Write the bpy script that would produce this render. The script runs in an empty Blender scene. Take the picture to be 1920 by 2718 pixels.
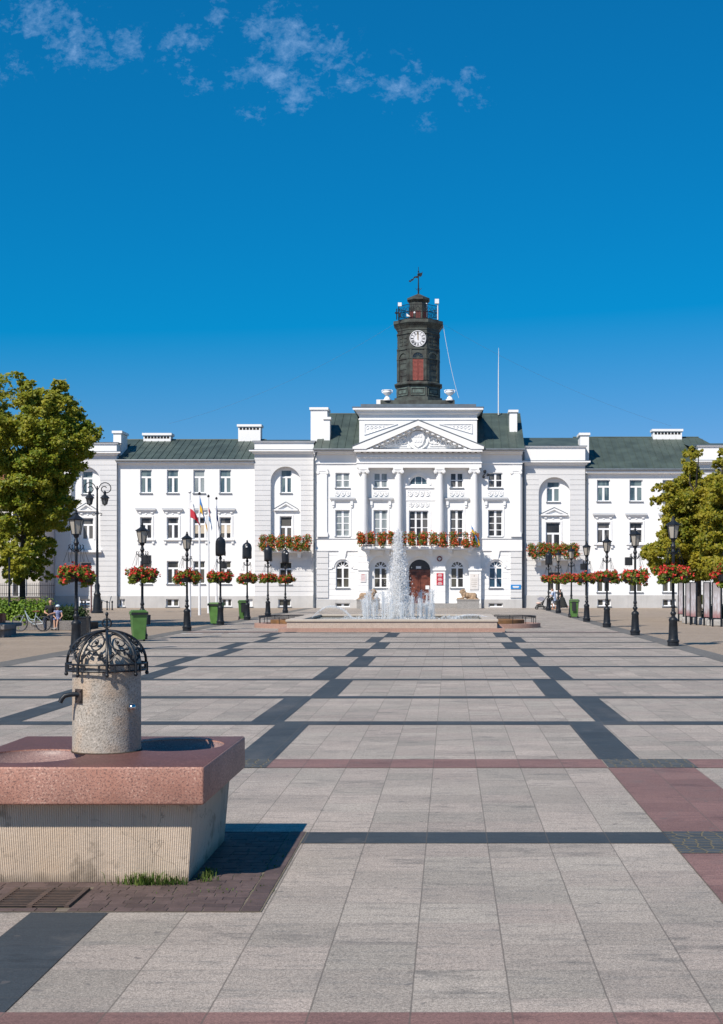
import bpy, math, random
import numpy as np
from mathutils import Vector, Matrix
random.seed(7)
PI = math.pi
SC = bpy.context.scene
COL = SC.collection
H, F = 2.1, 3050.0          # eye height (m) and focal length in photo pixels
VX, VY = 1010.0, 1306.0     # vanishing point used when measuring the photograph
def X(px, Y): return (px - VX) * Y / F
def Z(py, Y): return H - (py - VY) * Y / F
def R(d): return math.radians(d)

# ------------------------------------------------------------------ materials
MATS = {}
def nodes_of(name):
    m = bpy.data.materials.new(name); m.use_nodes = True
    nt = m.node_tree; b = nt.nodes['Principled BSDF']
    return m, nt, b
def N(nt, t, **kw):
    n = nt.nodes.new(t)
    for k, v in kw.items():
        if k in n.inputs: n.inputs[k].default_value = v
        else: setattr(n, k, v)
    return n
def MIX(nt, fac, a, b, mode='MIX'):
    n = nt.nodes.new('ShaderNodeMix'); n.data_type = 'RGBA'; n.blend_type = mode
    for sock, v in ((n.inputs[0], fac), (n.inputs[6], a), (n.inputs[7], b)):
        if hasattr(v, 'is_output'): nt.links.new(v, sock)
        elif isinstance(v, (int, float)): sock.default_value = v
        else: sock.default_value = (*v[:3], 1)
    return n.outputs[2]
def MATH(nt, op, a, b=None, clamp=False):
    n = nt.nodes.new('ShaderNodeMath'); n.operation = op; n.use_clamp = clamp
    for i, v in enumerate((a, b)):
        if v is None: continue
        if hasattr(v, 'is_output'): nt.links.new(v, n.inputs[i])
        else: n.inputs[i].default_value = v
    return n.outputs[0]
def RAMP(nt, fac, stops):
    n = nt.nodes.new('ShaderNodeValToRGB'); e = n.color_ramp.elements
    while len(e) < len(stops): e.new(0.5)
    for i, (p, c) in enumerate(stops):
        e[i].position = p
        e[i].color = (c, c, c, 1) if isinstance(c, (int, float)) else (*c[:3], 1)
    nt.links.new(fac, n.inputs[0]); return n.outputs[0]
def NOISE(nt, vec, scale, detail=4, rough=.55, out=0):
    n = N(nt, 'ShaderNodeTexNoise'); n.inputs['Scale'].default_value = scale
    n.inputs['Detail'].default_value = detail; n.inputs['Roughness'].default_value = rough
    if vec is not None: nt.links.new(vec, n.inputs['Vector'])
    return n.outputs[out]
def MAP(nt, vec, scale=(1, 1, 1), loc=(0, 0, 0), rot=(0, 0, 0)):
    n = N(nt, 'ShaderNodeMapping'); n.inputs['Scale'].default_value = scale
    n.inputs['Location'].default_value = loc; n.inputs['Rotation'].default_value = rot
    nt.links.new(vec, n.inputs['Vector']); return n.outputs[0]
def BUMP(nt, b, h, strength, dist=.01):
    n = N(nt, 'ShaderNodeBump'); n.inputs['Strength'].default_value = strength
    n.inputs['Distance'].default_value = dist
    nt.links.new(h, n.inputs['Height']); nt.links.new(n.outputs[0], b.inputs['Normal'])
def COORD(nt): return N(nt, 'ShaderNodeTexCoord').outputs['Object']

def mat(name, col, rough=.6, var=.12, scale=3, bump=0, bscale=40, col2=None, metal=0, spec=.5, stain=0, island=0, coat=0):
    if name in MATS: return MATS[name]
    m, nt, b = nodes_of(name); co = COORD(nt)
    f = NOISE(nt, co, scale, 6)
    c2 = col2 or tuple(max(0, c * (1 - 2 * var)) for c in col)
    c1 = tuple(min(1, c * (1 + var)) for c in col) if not col2 else col
    c = MIX(nt, RAMP(nt, f, [(.32, 0), (.68, 1)]), c2, c1)
    if stain:
        s = NOISE(nt, MAP(nt, co, (2.2, 2.2, .25)), 1.3, 7, .65)
        c = MIX(nt, MATH(nt, 'MULTIPLY', RAMP(nt, s, [(.5, 0), (.75, 1)]), stain), c, tuple(k * .55 for k in col))
    if island:
        g = N(nt, 'ShaderNodeNewGeometry').outputs['Random Per Island']
        c = MIX(nt, 1.0, c, RAMP(nt, g, [(0, 1 - island), (1, 1)]), 'MULTIPLY')
    nt.links.new(c, b.inputs['Base Color'])
    b.inputs['Roughness'].default_value = rough; b.inputs['Metallic'].default_value = metal
    b.inputs['Specular IOR Level'].default_value = spec
    if coat: b.inputs['Coat Weight'].default_value = coat
    if bump: BUMP(nt, b, NOISE(nt, co, bscale, 5), bump)
    MATS[name] = m; return m

def granite(name, base, dark, light, scale=90, rough=.55, bump=.15, zone=None, spec=.5, zscale=1.6, speck=1.0):
    m, nt, b = nodes_of(name); co = COORD(nt)
    n1 = NOISE(nt, co, scale, 3, .7); n2 = NOISE(nt, MAP(nt, co, loc=(7, 3, 1)), scale * .8, 2, .6)
    c = MIX(nt, RAMP(nt, n1, [(.50, 0), (.62, speck)]), base, dark)
    c = MIX(nt, RAMP(nt, n2, [(.55, 0), (.68, speck)]), c, light)
    z = NOISE(nt, co, zscale, 4, .6)
    if zone: c = MIX(nt, RAMP(nt, z, [(.45, 0), (.6, .75)]), c, MIX(nt, RAMP(nt, n1, [(.50, 0), (.65, 1)]), zone, dark))
    w = NOISE(nt, co, 5, 6, .6)
    c = MIX(nt, RAMP(nt, w, [(.35, .25), (.6, 0)]), c, dark)
    nt.links.new(c, b.inputs['Base Color']); b.inputs['Roughness'].default_value = rough
    b.inputs['Specular IOR Level'].default_value = spec
    if bump: BUMP(nt, b, n1, bump, .006)
    MATS[name] = m; return m

white = mat('white_plaster', (.82, .815, .80), .85, .02, .6, .08, 60, stain=.10)
rust_white = mat('grey_white_plaster', (.66, .655, .65), .85, .025, .6, .08, 60, stain=.10)
trim = mat('white_trim', (.82, .82, .815), .7, .015, 2, 0, stain=.08)
relief_m = mat('relief_plaster', (.78, .78, .775), .8, .02, 3)
plinth_m = mat('plinth_plaster', (.50, .49, .475), .9, .05, 1.2, .1, 50, stain=.25)
roof_m = mat('green_metal_roof', (.066, .088, .073), .5, .16, .8, .05, 8, spec=.4)
cap_m = mat('grey_metal_flashing', (.13, .16, .19), .45, .12, 2)
copper = mat('dark_patinated_copper', (.080, .095, .080), .6, .3, 1.6, .35, 30, col2=(.022, .017, .013), stain=.5)
copper_g = mat('green_patinated_copper', (.13, .18, .155), .6, .25, 3, .2, 30, col2=(.05, .06, .05))
iron = mat('black_iron', (.014, .017, .022), .45, .25, 12, .1, 80, spec=.35)
pipe_m = mat('grey_zinc_pipe', (.13, .15, .17), .4, .1, 3)
frame_m = mat('white_window_paint', (.82, .82, .82), .35, .01, 5)
bag_m = mat('black_plastic_sheet', (.014, .016, .02), .38, .2, 6, .5, 14)
bin_green = mat('green_plastic', (.085, .19, .047), .42, .1, 4)
black_pl = mat('black_plastic', (.015, .016, .018), .5, .15, 10)
red_sh = mat('red_brown_shutter', (.27, .055, .04), .6, .15, 6)
door_m = mat('brown_wood_door', (.16, .045, .025), .45, .3, 3, .1, 20)
brick_red = mat('red_clay', (.30, .10, .065), .8, .2, 6, .2, 20)
lilac_shade = mat('mauve_shade_plaster', (.46, .43, .43), .9, .04, .8, stain=.2)
stone_g = granite('grey_stone', (.33, .315, .295), (.16, .15, .145), (.46, .44, .41), 40, .8)
sandst = mat('sandstone', (.36, .25, .16), .9, .2, 5, .4, 30)
skin_m = mat('skin', (.55, .31, .21), .55, .05, 20)
chrome = mat('polished_steel', (.55, .55, .56), .18, .05, 5, metal=1)
bark = mat('bark', (.055, .045, .035), .9, .3, 6, .6, 18)
white_p = mat('white_painted_metal', (.75, .75, .75), .4, .03, 4)

def glass(name, col, rough=.06, spec=.5, curtain=None):
    m, nt, b = nodes_of(name); co = COORD(nt)
    f = NOISE(nt, MAP(nt, co, (1.3, 1, .9)), .9, 3)
    c = MIX(nt, RAMP(nt, f, [(.4, 0), (.62, 1)]), tuple(k * .55 for k in col), col)
    if curtain:
        w = N(nt, 'ShaderNodeTexWave'); w.inputs['Scale'].default_value = 9; w.inputs['Distortion'].default_value = 2.5
        nt.links.new(co, w.inputs['Vector'])
        c = MIX(nt, MATH(nt, 'MULTIPLY', RAMP(nt, NOISE(nt, MAP(nt, co, (1.4, 1, .35)), 1.1, 2), [(.46, 0), (.54, 1)]), .8), c,
                MIX(nt, w.outputs[0], tuple(k * .7 for k in curtain), curtain))
    nt.links.new(c, b.inputs['Base Color']); b.inputs['Roughness'].default_value = rough
    b.inputs['Specular IOR Level'].default_value = spec; MATS[name] = m; return m
g_sky = glass('upper_window_glass', (.075, .125, .155), curtain=(.20, .26, .26))  # blue-grey base colour stands in for sky mirrored in the upper panes
g_mid = glass('middle_window_glass', (.035, .035, .037), curtain=(.16, .155, .145))
g_low = glass('lower_window_glass', (.045, .045, .042), curtain=(.13, .125, .10))
g_drape = glass('draped_window_glass', (.26, .30, .31), curtain=(.36, .40, .40))
g_blue = glass('blue_window_glass', (.035, .10, .16))
blind_m = mat('beige_roller_blind', (.50, .43, .33), .7, .05, 4)

def lantern_glass():
    m, nt, b = nodes_of('milky_lantern_glass')
    co = COORD(nt)
    c = MIX(nt, NOISE(nt, co, 4), (.41, .37, .315), (.49, .45, .385))
    nt.links.new(c, b.inputs['Base Color']); b.inputs['Roughness'].default_value = .25
    b.inputs['Transmission Weight'].default_value = .25
    MATS['lantern'] = m; return m
lant_m = lantern_glass()

def leafmat(name, dark, mid, tip, scale=.5, trans=.3):
    m, nt, b = nodes_of(name); co = COORD(nt)
    g = N(nt, 'ShaderNodeNewGeometry').outputs['Random Per Island']
    c = RAMP(nt, g, [(0, dark), (.55, mid), (1, tip)])
    n = NOISE(nt, co, scale, 3, .6)
    c = MIX(nt, RAMP(nt, n, [(.42, 0), (.66, .75)]), c, tip)
    nt.links.new(c, b.inputs['Base Color']); b.inputs['Roughness'].default_value = .5
    b.inputs['Specular IOR Level'].default_value = .35
    t = N(nt, 'ShaderNodeBsdfTranslucent'); nt.links.new(MIX(nt, .5, c, tip), t.inputs[0])
    ms = N(nt, 'ShaderNodeMixShader'); ms.inputs[0].default_value = trans
    nt.links.new(b.outputs[0], ms.inputs[1]); nt.links.new(t.outputs[0], ms.inputs[2])
    nt.links.new(ms.outputs[0], nt.nodes['Material Output'].inputs[0])
    MATS[name] = m; return m
leaf_l = leafmat('maple_leaves', (.085, .165, .015), (.20, .275, .022), (.42, .38, .04), .5, .5)
leaf_r = leafmat('yellowing_leaves', (.10, .15, .013), (.235, .255, .020), (.44, .365, .035), .6, .5)
leaf_h = leafmat('hedge_leaves', (.05, .11, .012), (.12, .22, .02), (.22, .32, .04), 1.2)
leaf_d = leafmat('dark_hedge_leaves', (.012, .03, .008), (.03, .06, .012), (.05, .09, .02), 1)
leaf_f = leafmat('geranium_leaves', (.05, .10, .012), (.11, .18, .02), (.22, .24, .03), 3)
bloom = leafmat('red_blossoms', (.50, .022, .018), (.72, .040, .032), (.80, .10, .07), 5, .25)
bloom_o = leafmat('orange_red_blossoms', (.55, .05, .022), (.74, .095, .038), (.78, .18, .07), 5, .25)
grass_m = leafmat('grass_blades', (.05, .11, .02), (.10, .19, .03), (.20, .24, .06), 3)

# ------------------------------------------------------------------ mesh builder
def wloc(o):
    v = Vector((0, 0, 0))
    while o is not None:
        v = v + o.location; o = o.parent
    return v
class MB:
    def __init__(s): s.v, s.f, s.m = [], [], []
    def add(s, verts, faces, mi=0):
        k = len(s.v); s.v.extend(verts)
        s.f.extend([tuple(i + k for i in f) for f in faces]); s.m.extend([mi] * len(faces)); return s
    def box(s, x0, x1, y0, y1, z0, z1, mi=0):
        if x1 < x0: x0, x1 = x1, x0
        if y1 < y0: y0, y1 = y1, y0
        if z1 < z0: z0, z1 = z1, z0
        v = [(x, y, z) for z in (z0, z1) for y in (y0, y1) for x in (x0, x1)]
        return s.add(v, [(0, 2, 3, 1), (4, 5, 7, 6), (0, 1, 5, 4), (2, 6, 7, 3), (0, 4, 6, 2), (1, 3, 7, 5)], mi)
    def quad(s, a, b, c, d, mi=0): return s.add([a, b, c, d], [(0, 1, 2, 3)], mi)
    def prism(s, poly, y0, y1, mi=0):            # polygon in x,z, clockwise or not, extruded along y
        ar = sum(poly[i - 1][0] * poly[i][1] - poly[i][0] * poly[i - 1][1] for i in range(len(poly)))
        if ar < 0: poly = poly[::-1]
        n = len(poly)
        v = [(p[0], y0, p[1]) for p in poly] + [(p[0], y1, p[1]) for p in poly]
        return s.add(v, [tuple(range(n)), tuple(range(2 * n - 1, n - 1, -1))] +
                     [((i + 1) % n, i, n + i, n + (i + 1) % n) for i in range(n)], mi)
    def vprism(s, poly, z0, z1, mi=0):           # polygon in x,y extruded up
        ar = sum(poly[i - 1][0] * poly[i][1] - poly[i][0] * poly[i - 1][1] for i in range(len(poly)))
        if ar < 0: poly = poly[::-1]
        n = len(poly)
        v = [(p[0], p[1], z0) for p in poly] + [(p[0], p[1], z1) for p in poly]
        return s.add(v, [tuple(range(n - 1, -1, -1)), tuple(range(n, 2 * n))] +
                     [(i, (i + 1) % n, n + (i + 1) % n, n + i) for i in range(n)], mi)
    def lathe(s, prof, c=(0, 0, 0), n=16, mi=0, rot=0, caps=True):
        k = len(s.v); cx, cy, cz = c
        for r, z in prof:
            for i in range(n):
                a = rot + 2 * PI * i / n
                s.v.append((cx + r * math.cos(a), cy + r * math.sin(a), cz + z))
        fs = []
        for j in range(len(prof) - 1):
            for i in range(n):
                a, b = k + j * n + i, k + j * n + (i + 1) % n
                fs.append((a, b, b + n, a + n))
        if caps:
            fs.append(tuple(k + i for i in range(n - 1, -1, -1)))
            e = k + (len(prof) - 1) * n
            fs.append(tuple(e + i for i in range(n)))
        s.f.extend(fs); s.m.extend([mi] * len(fs)); return s
    def tube(s, pts, r, n=6, mi=0, closed=False):
        pts = [Vector(p) for p in pts]; m = len(pts); k = len(s.v)
        rs = r if isinstance(r, (list, tuple)) else [r] * m
        up = None
        for i, p in enumerate(pts):
            if closed: t = pts[(i + 1) % m] - pts[i - 1]
            else: t = pts[min(i + 1, m - 1)] - pts[max(i - 1, 0)]
            t.normalize()
            if up is None:
                up = Vector((0, 0, 1)) if abs(t.z) < .9 else Vector((0, 1, 0))
            a = t.cross(up)
            if a.length < 1e-5: a = t.cross(Vector((1, 0, 0)))
            a.normalize(); b = a.cross(t).normalized(); up = b
            for j in range(n):
                an = 2 * PI * j / n
                s.v.append(tuple(p + (a * math.cos(an) + b * math.sin(an)) * rs[i]))
        fs = []
        for i in range(m if closed else m - 1):
            for j in range(n):
                a0, b0 = k + i * n + j, k + i * n + (j + 1) % n
                i2 = (i + 1) % m
                a1, b1 = k + i2 * n + j, k + i2 * n + (j + 1) % n
                fs.append((a0, a1, b1, b0))
        if not closed:
            fs.append(tuple(k + j for j in range(n))); e = k + (m - 1) * n
            fs.append(tuple(e + j for j in range(n - 1, -1, -1)))
        s.f.extend(fs); s.m.extend([mi] * len(fs)); return s
    def ball(s, c, r, n=10, mi=0):
        if isinstance(r, (int, float)): r = (r, r, r)
        k = len(s.v); rows = n // 2 + 1
        s.v.append((c[0], c[1], c[2] - r[2]))
        for j in range(1, rows):
            ph = -PI / 2 + PI * j / rows
            for i in range(n):
                a = 2 * PI * i / n
                s.v.append((c[0] + r[0] * math.cos(ph) * math.cos(a), c[1] + r[1] * math.cos(ph) * math.sin(a), c[2] + r[2] * math.sin(ph)))
        s.v.append((c[0], c[1], c[2] + r[2])); top = len(s.v) - 1
        fs = [(k, k + 1 + (i + 1) % n, k + 1 + i) for i in range(n)]
        for j in range(rows - 2):
            for i in range(n):
                a, b = k + 1 + j * n + i, k + 1 + j * n + (i + 1) % n
                fs.append((a, b, b + n, a + n))
        e = k + 1 + (rows - 2) * n
        fs += [(e + i, e + (i + 1) % n, top) for i in range(n)]
        s.f.extend(fs); s.m.extend([mi] * len(fs)); return s
    def capsule(s, a, b, ra, rb, n=8, mi=0):
        s.tube([a, b], [ra, rb], n, mi); s.ball(a, ra, n, mi); s.ball(b, rb, n, mi); return s
    def torus(s, c, R_, r, ax='z', n=24, m=6, mi=0):
        pts = []
        for i in range(n):
            a = 2 * PI * i / n; u, w = R_ * math.cos(a), R_ * math.sin(a)
            pts.append({'z': (c[0] + u, c[1] + w, c[2]), 'y': (c[0] + u, c[1], c[2] + w), 'x': (c[0], c[1] + u, c[2] + w)}[ax])
        return s.tube(pts, r, m, mi, True)
    def build(s, name, mats, parent=None, smooth=False, bevel=0, angle=40):
        me = bpy.data.meshes.new(name)
        off = wloc(parent)
        me.from_pydata([(v[0] - off.x, v[1] - off.y, v[2] - off.z) for v in s.v], [], s.f)
        if not isinstance(mats, (list, tuple)): mats = [mats]
        for m in mats: me.materials.append(m)
        if len(mats) > 1: me.polygons.foreach_set('material_index', s.m)
        if smooth:
            me.polygons.foreach_set('use_smooth', [True] * len(me.polygons))
            try: me.set_sharp_from_angle(angle=R(angle))
            except Exception: pass
        me.update()
        o = bpy.data.objects.new(name, me); COL.objects.link(o)
        if parent is not None: o.parent = parent
        if bevel:
            bv = o.modifiers.new('bevel', 'BEVEL'); bv.width = bevel; bv.segments = 2; bv.limit_method = 'ANGLE'
        return o

def tag(o, label=None, cat=None, group=None, kind=None):
    if label: o['label'] = label
    if cat: o['category'] = cat
    if group: o['group'] = group
    if kind: o['kind'] = kind
    return o
def thing(name, label, cat, loc=(0, 0, 0), rz=0, group=None):
    o = bpy.data.objects.new(name, None); COL.objects.link(o); o.location = loc
    o.rotation_euler = (0, 0, rz); o.empty_display_size = .2
    return tag(o, label, cat, group)
def copy_tree(o, parent=None):
    c = o.copy(); COL.objects.link(c)
    if parent is not None: c.parent = parent
    for ch in list(o.children): copy_tree(ch, c)
    return c
def place(proto, loc, rz=0, label=None, first=[None]):
    """the first placement uses the object itself, later ones are copies"""
    if proto.get('_used') is None:
        proto['_used'] = 1; c = proto
    else:
        c = copy_tree(proto)
    c.location = loc; c.rotation_euler = (0, 0, rz)
    if label: c['label'] = label
    return c
def struct(o): o['kind'] = 'structure'; return o

def leaf_mesh(name, mats, pos, nrm, size, parent, mi=None, aspect=.62):
    """many small leaf-shaped faces: numpy arrays of centres, normals, sizes"""
    n = len(pos); off = np.array(wloc(parent)); pos = pos - off
    nrm = nrm / (np.linalg.norm(nrm, axis=1, keepdims=True) + 1e-9)
    rnd = np.random.default_rng(n).normal(size=(n, 3))
    t = np.cross(nrm, rnd); t /= np.linalg.norm(t, axis=1, keepdims=True) + 1e-9
    b = np.cross(nrm, t); s = size[:, None]
    v = np.empty((n, 4, 3))
    v[:, 0] = pos - t * s * .5; v[:, 1] = pos + b * s * .5 * aspect + nrm * s * .10
    v[:, 2] = pos + t * s * .5; v[:, 3] = pos - b * s * .5 * aspect + nrm * s * .10
    me = bpy.data.meshes.new(name)
    me.vertices.add(n * 4); me.vertices.foreach_set('co', v.reshape(-1))
    me.loops.add(n * 4); me.loops.foreach_set('vertex_index', np.arange(n * 4, dtype=np.int32))
    me.polygons.add(n); me.polygons.foreach_set('loop_start', np.arange(0, n * 4, 4, dtype=np.int32))
    if not isinstance(mats, (list, tuple)): mats = [mats]
    for m in mats: me.materials.append(m)
    if mi is not None: me.polygons.foreach_set('material_index', mi.astype(np.int32))
    me.update(calc_edges=True)
    o = bpy.data.objects.new(name, me); COL.objects.link(o)
    if parent is not None: o.parent = parent
    return o
def clump_points(rng, cl, n, shell=(.55, 1.05), jit=.10):
    """cl: array of cx,cy,cz,rx,ry,rz -> points, normals"""
    w = (cl[:, 3] * cl[:, 5]); idx = rng.choice(len(cl), n, p=w / w.sum())
    d = rng.normal(size=(n, 3)); d /= np.linalg.norm(d, axis=1, keepdims=True)
    rr = rng.uniform(shell[0], shell[1], n) * (1 + jit * rng.normal(size=n))
    p = cl[idx, :3] + d * cl[idx, 3:6] * rr[:, None]
    return p, d
# ------------------------------------------------------------------ camera, sun, sky
cam = bpy.data.cameras.new('camera'); co_ = bpy.data.objects.new('camera', cam); COL.objects.link(co_)
co_.location = (0, 0, H); co_.rotation_euler = (R(90), 0, 0)
cam.sensor_fit = 'VERTICAL'; cam.sensor_height = 36; cam.sensor_width = 36
cam.lens = 36 * F / 2296; cam.shift_x = -(VX - 811) / 2296; cam.shift_y = (VY - 1148) / 2296
cam.clip_start = .1; cam.clip_end = 3000
SC.camera = co_
SUN_R, SUN_B = .54, .80                       # shadow of a 1 m post falls this far right and back
sun = bpy.data.lights.new('sun', 'SUN'); so = bpy.data.objects.new('sun', sun); COL.objects.link(so)
sd = Vector((-SUN_R, -SUN_B, 1)).normalized()
so.rotation_euler = sd.to_track_quat('Z', 'Y').to_euler(); so.location = (-20, -30, 40)
sun.energy = 5.0; sun.angle = R(.53); sun.color = (1, .925, .835)
SKY_TINT = (.88, .665, 1.045)
W = bpy.data.worlds.new('World'); SC.world = W; W.use_nodes = True
nt = W.node_tree; bg = nt.nodes['Background']
sky = nt.nodes.new('ShaderNodeTexSky'); sky.sky_type = 'NISHITA'; sky.sun_disc = False
sky.sun_elevation = math.asin(sd.z); sky.sun_rotation = math.atan2(sd.x, sd.y)
sky.air_density = 1.0; sky.dust_density = .15; sky.ozone_density = 4.0; sky.altitude = 100
hs = nt.nodes.new('ShaderNodeHueSaturation'); hs.inputs['Saturation'].default_value = 1.10; hs.inputs['Value'].default_value = 1.0
hs.inputs['Hue'].default_value = .5
nt.links.new(sky.outputs[0], hs.inputs['Color'])
tc = nt.nodes.new('ShaderNodeTexCoord'); sp = nt.nodes.new('ShaderNodeSeparateXYZ'); nt.links.new(tc.outputs['Generated'], sp.inputs[0])
yy = MATH(nt, 'MAXIMUM', sp.outputs[1], .05)
az = MATH(nt, 'DIVIDE', sp.outputs[0], yy); el = MATH(nt, 'DIVIDE', sp.outputs[2], yy)
cv = nt.nodes.new('ShaderNodeCombineXYZ'); nt.links.new(az, cv.inputs[0]); nt.links.new(el, cv.inputs[1])
mask = None
for px, py, rx, ry, s in ((655, 90, 70, 75, .95), (590, 50, 75, 55, .7), (610, 170, 110, 45, .9), (665, 215, 60, 45, .95), (745, 120, 75, 65, .75), (90, 40, 130, 55, .85), (190, 110, 120, 60, .85), (290, 110, 60, 50, .8), (410, 95, 75, 55, .78), (20, 160, 55, 40, .7), (915, 190, 90, 70, .72),
                          (1060, 195, 65, 60, .62), (800, 180, 75, 40, .75), (570, 255, 60, 30, .5), (945, 265, 45, 30, .55), (485, 40, 35, 60, .75), (430, 190, 60, 40, .6)):
    dx = MATH(nt, 'DIVIDE', MATH(nt, 'SUBTRACT', az, (px - VX) / F), rx / F)
    dy = MATH(nt, 'DIVIDE', MATH(nt, 'SUBTRACT', el, (VY - py) / F), ry / F)
    g = MATH(nt, 'MULTIPLY', MATH(nt, 'EXPONENT', MATH(nt, 'MULTIPLY', MATH(nt, 'ADD', MATH(nt, 'MULTIPLY', dx, dx), MATH(nt, 'MULTIPLY', dy, dy)), -1.0)), s)
    mask = g if mask is None else MATH(nt, 'MAXIMUM', mask, g)
wv = MIX(nt, .012, cv.outputs[0], NOISE(nt, cv.outputs[0], 40, 4, .6, 1), 'LINEAR_LIGHT')
n1 = NOISE(nt, MAP(nt, wv, (1, 1.3, 1)), 52, 10, .68)
n2 = NOISE(nt, MAP(nt, cv.outputs[0], (1, 1.2, 1), (3, 1, 0)), 150, 8, .65)
nz = MATH(nt, 'ADD', MATH(nt, 'MULTIPLY', n1, .66), MATH(nt, 'MULTIPLY', n2, .34))
dens = RAMP(nt, MATH(nt, 'ADD', MATH(nt, 'MULTIPLY', mask, .25), MATH(nt, 'SUBTRACT', nz, .40)), [(.215, 0), (.32, .36), (.45, .95)])
gam = nt.nodes.new('ShaderNodeGamma'); gam.inputs[1].default_value = .75; nt.links.new(hs.outputs[0], gam.inputs[0])
tm = nt.nodes.new('ShaderNodeVectorMath'); tm.operation = 'MULTIPLY_ADD'; nt.links.new(gam.outputs[0], tm.inputs[0]); tm.inputs[1].default_value = SKY_TINT; tm.inputs[2].default_value = (-1.47, 0, 0)
tx_ = nt.nodes.new('ShaderNodeVectorMath'); tx_.operation = 'MAXIMUM'; nt.links.new(tm.outputs[0], tx_.inputs[0]); tx_.inputs[1].default_value = (.02, .02, .02); tint = tx_.outputs[0]
dens = MATH(nt, 'MULTIPLY', dens, RAMP(nt, mask, [(.10, 0), (.34, 1)]))
skyc = MIX(nt, MATH(nt, 'MULTIPLY', dens, .55), tint, (2.25, 3.6, 5.8))
nt.links.new(skyc, bg.inputs[0]); bg.inputs[1].default_value = .13
SC.view_settings.view_transform = 'Standard'; SC.view_settings.look = 'None'
SC.view_settings.exposure = .20; SC.view_settings.gamma = 1
SC.cycles.max_bounces = 6; SC.cycles.transparent_max_bounces = 12; SC.cycles.use_denoising = True
SC.cycles.sample_clamp_indirect = 6

# ------------------------------------------------------------------ ground and paving
def sett_mat(name, a, b_, joint, scale=7.5, jw=.06, bump=.5):
    m, nt, b = nodes_of(name); co = COORD(nt)
    dco = MIX(nt, .03, co, N(nt, 'ShaderNodeTexNoise', Scale=3.0).outputs['Color'], 'LINEAR_LIGHT')
    v1 = N(nt, 'ShaderNodeTexVoronoi'); v1.inputs['Scale'].default_value = scale; nt.links.new(dco, v1.inputs['Vector'])
    v1.voronoi_dimensions = '2D'
    v2 = N(nt, 'ShaderNodeTexVoronoi'); v2.feature = 'DISTANCE_TO_EDGE'; v2.voronoi_dimensions = '2D'
    v2.inputs['Scale'].default_value = scale; nt.links.new(dco, v2.inputs['Vector'])
    for v in (v1, v2): v.inputs['Randomness'].default_value = .55
    sc = N(nt, 'ShaderNodeSeparateColor'); nt.links.new(v1.outputs['Color'], sc.inputs[0])
    c = MIX(nt, sc.outputs[0], a, b_)
    c = MIX(nt, RAMP(nt, NOISE(nt, co, .35, 5), [(.4, .3), (.65, 0)]), c, tuple(k * .6 for k in a))
    j = RAMP(nt, v2.outputs[0], [(jw * .4, 0), (jw * 1.6, 1)])
    c = MIX(nt, j, joint, c)
    c = MIX(nt, RAMP(nt, NOISE(nt, co, 60, 3), [(.4, .22), (.6, 0)]), c, tuple(k * .6 for k in a))
    nt.links.new(c, b.inputs['Base Color']); b.inputs['Roughness'].default_value = .85
    BUMP(nt, b, MATH(nt, 'ADD', j, MATH(nt, 'MULTIPLY', NOISE(nt, co, 40, 3), .4)), bump, .02)
    return m
beige_sett = sett_mat('beige_setts', (.31, .245, .185), (.405, .32, .245), (.205, .16, .11), bump=.35)
grey_sett = sett_mat('dark_grey_setts', (.14, .135, .128), (.18, .172, .16), (.10, .09, .07), 8, bump=.3)
dark_sett = sett_mat('black_setts', (.045, .056, .066), (.075, .088, .10), (.16, .13, .07), 9)

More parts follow.
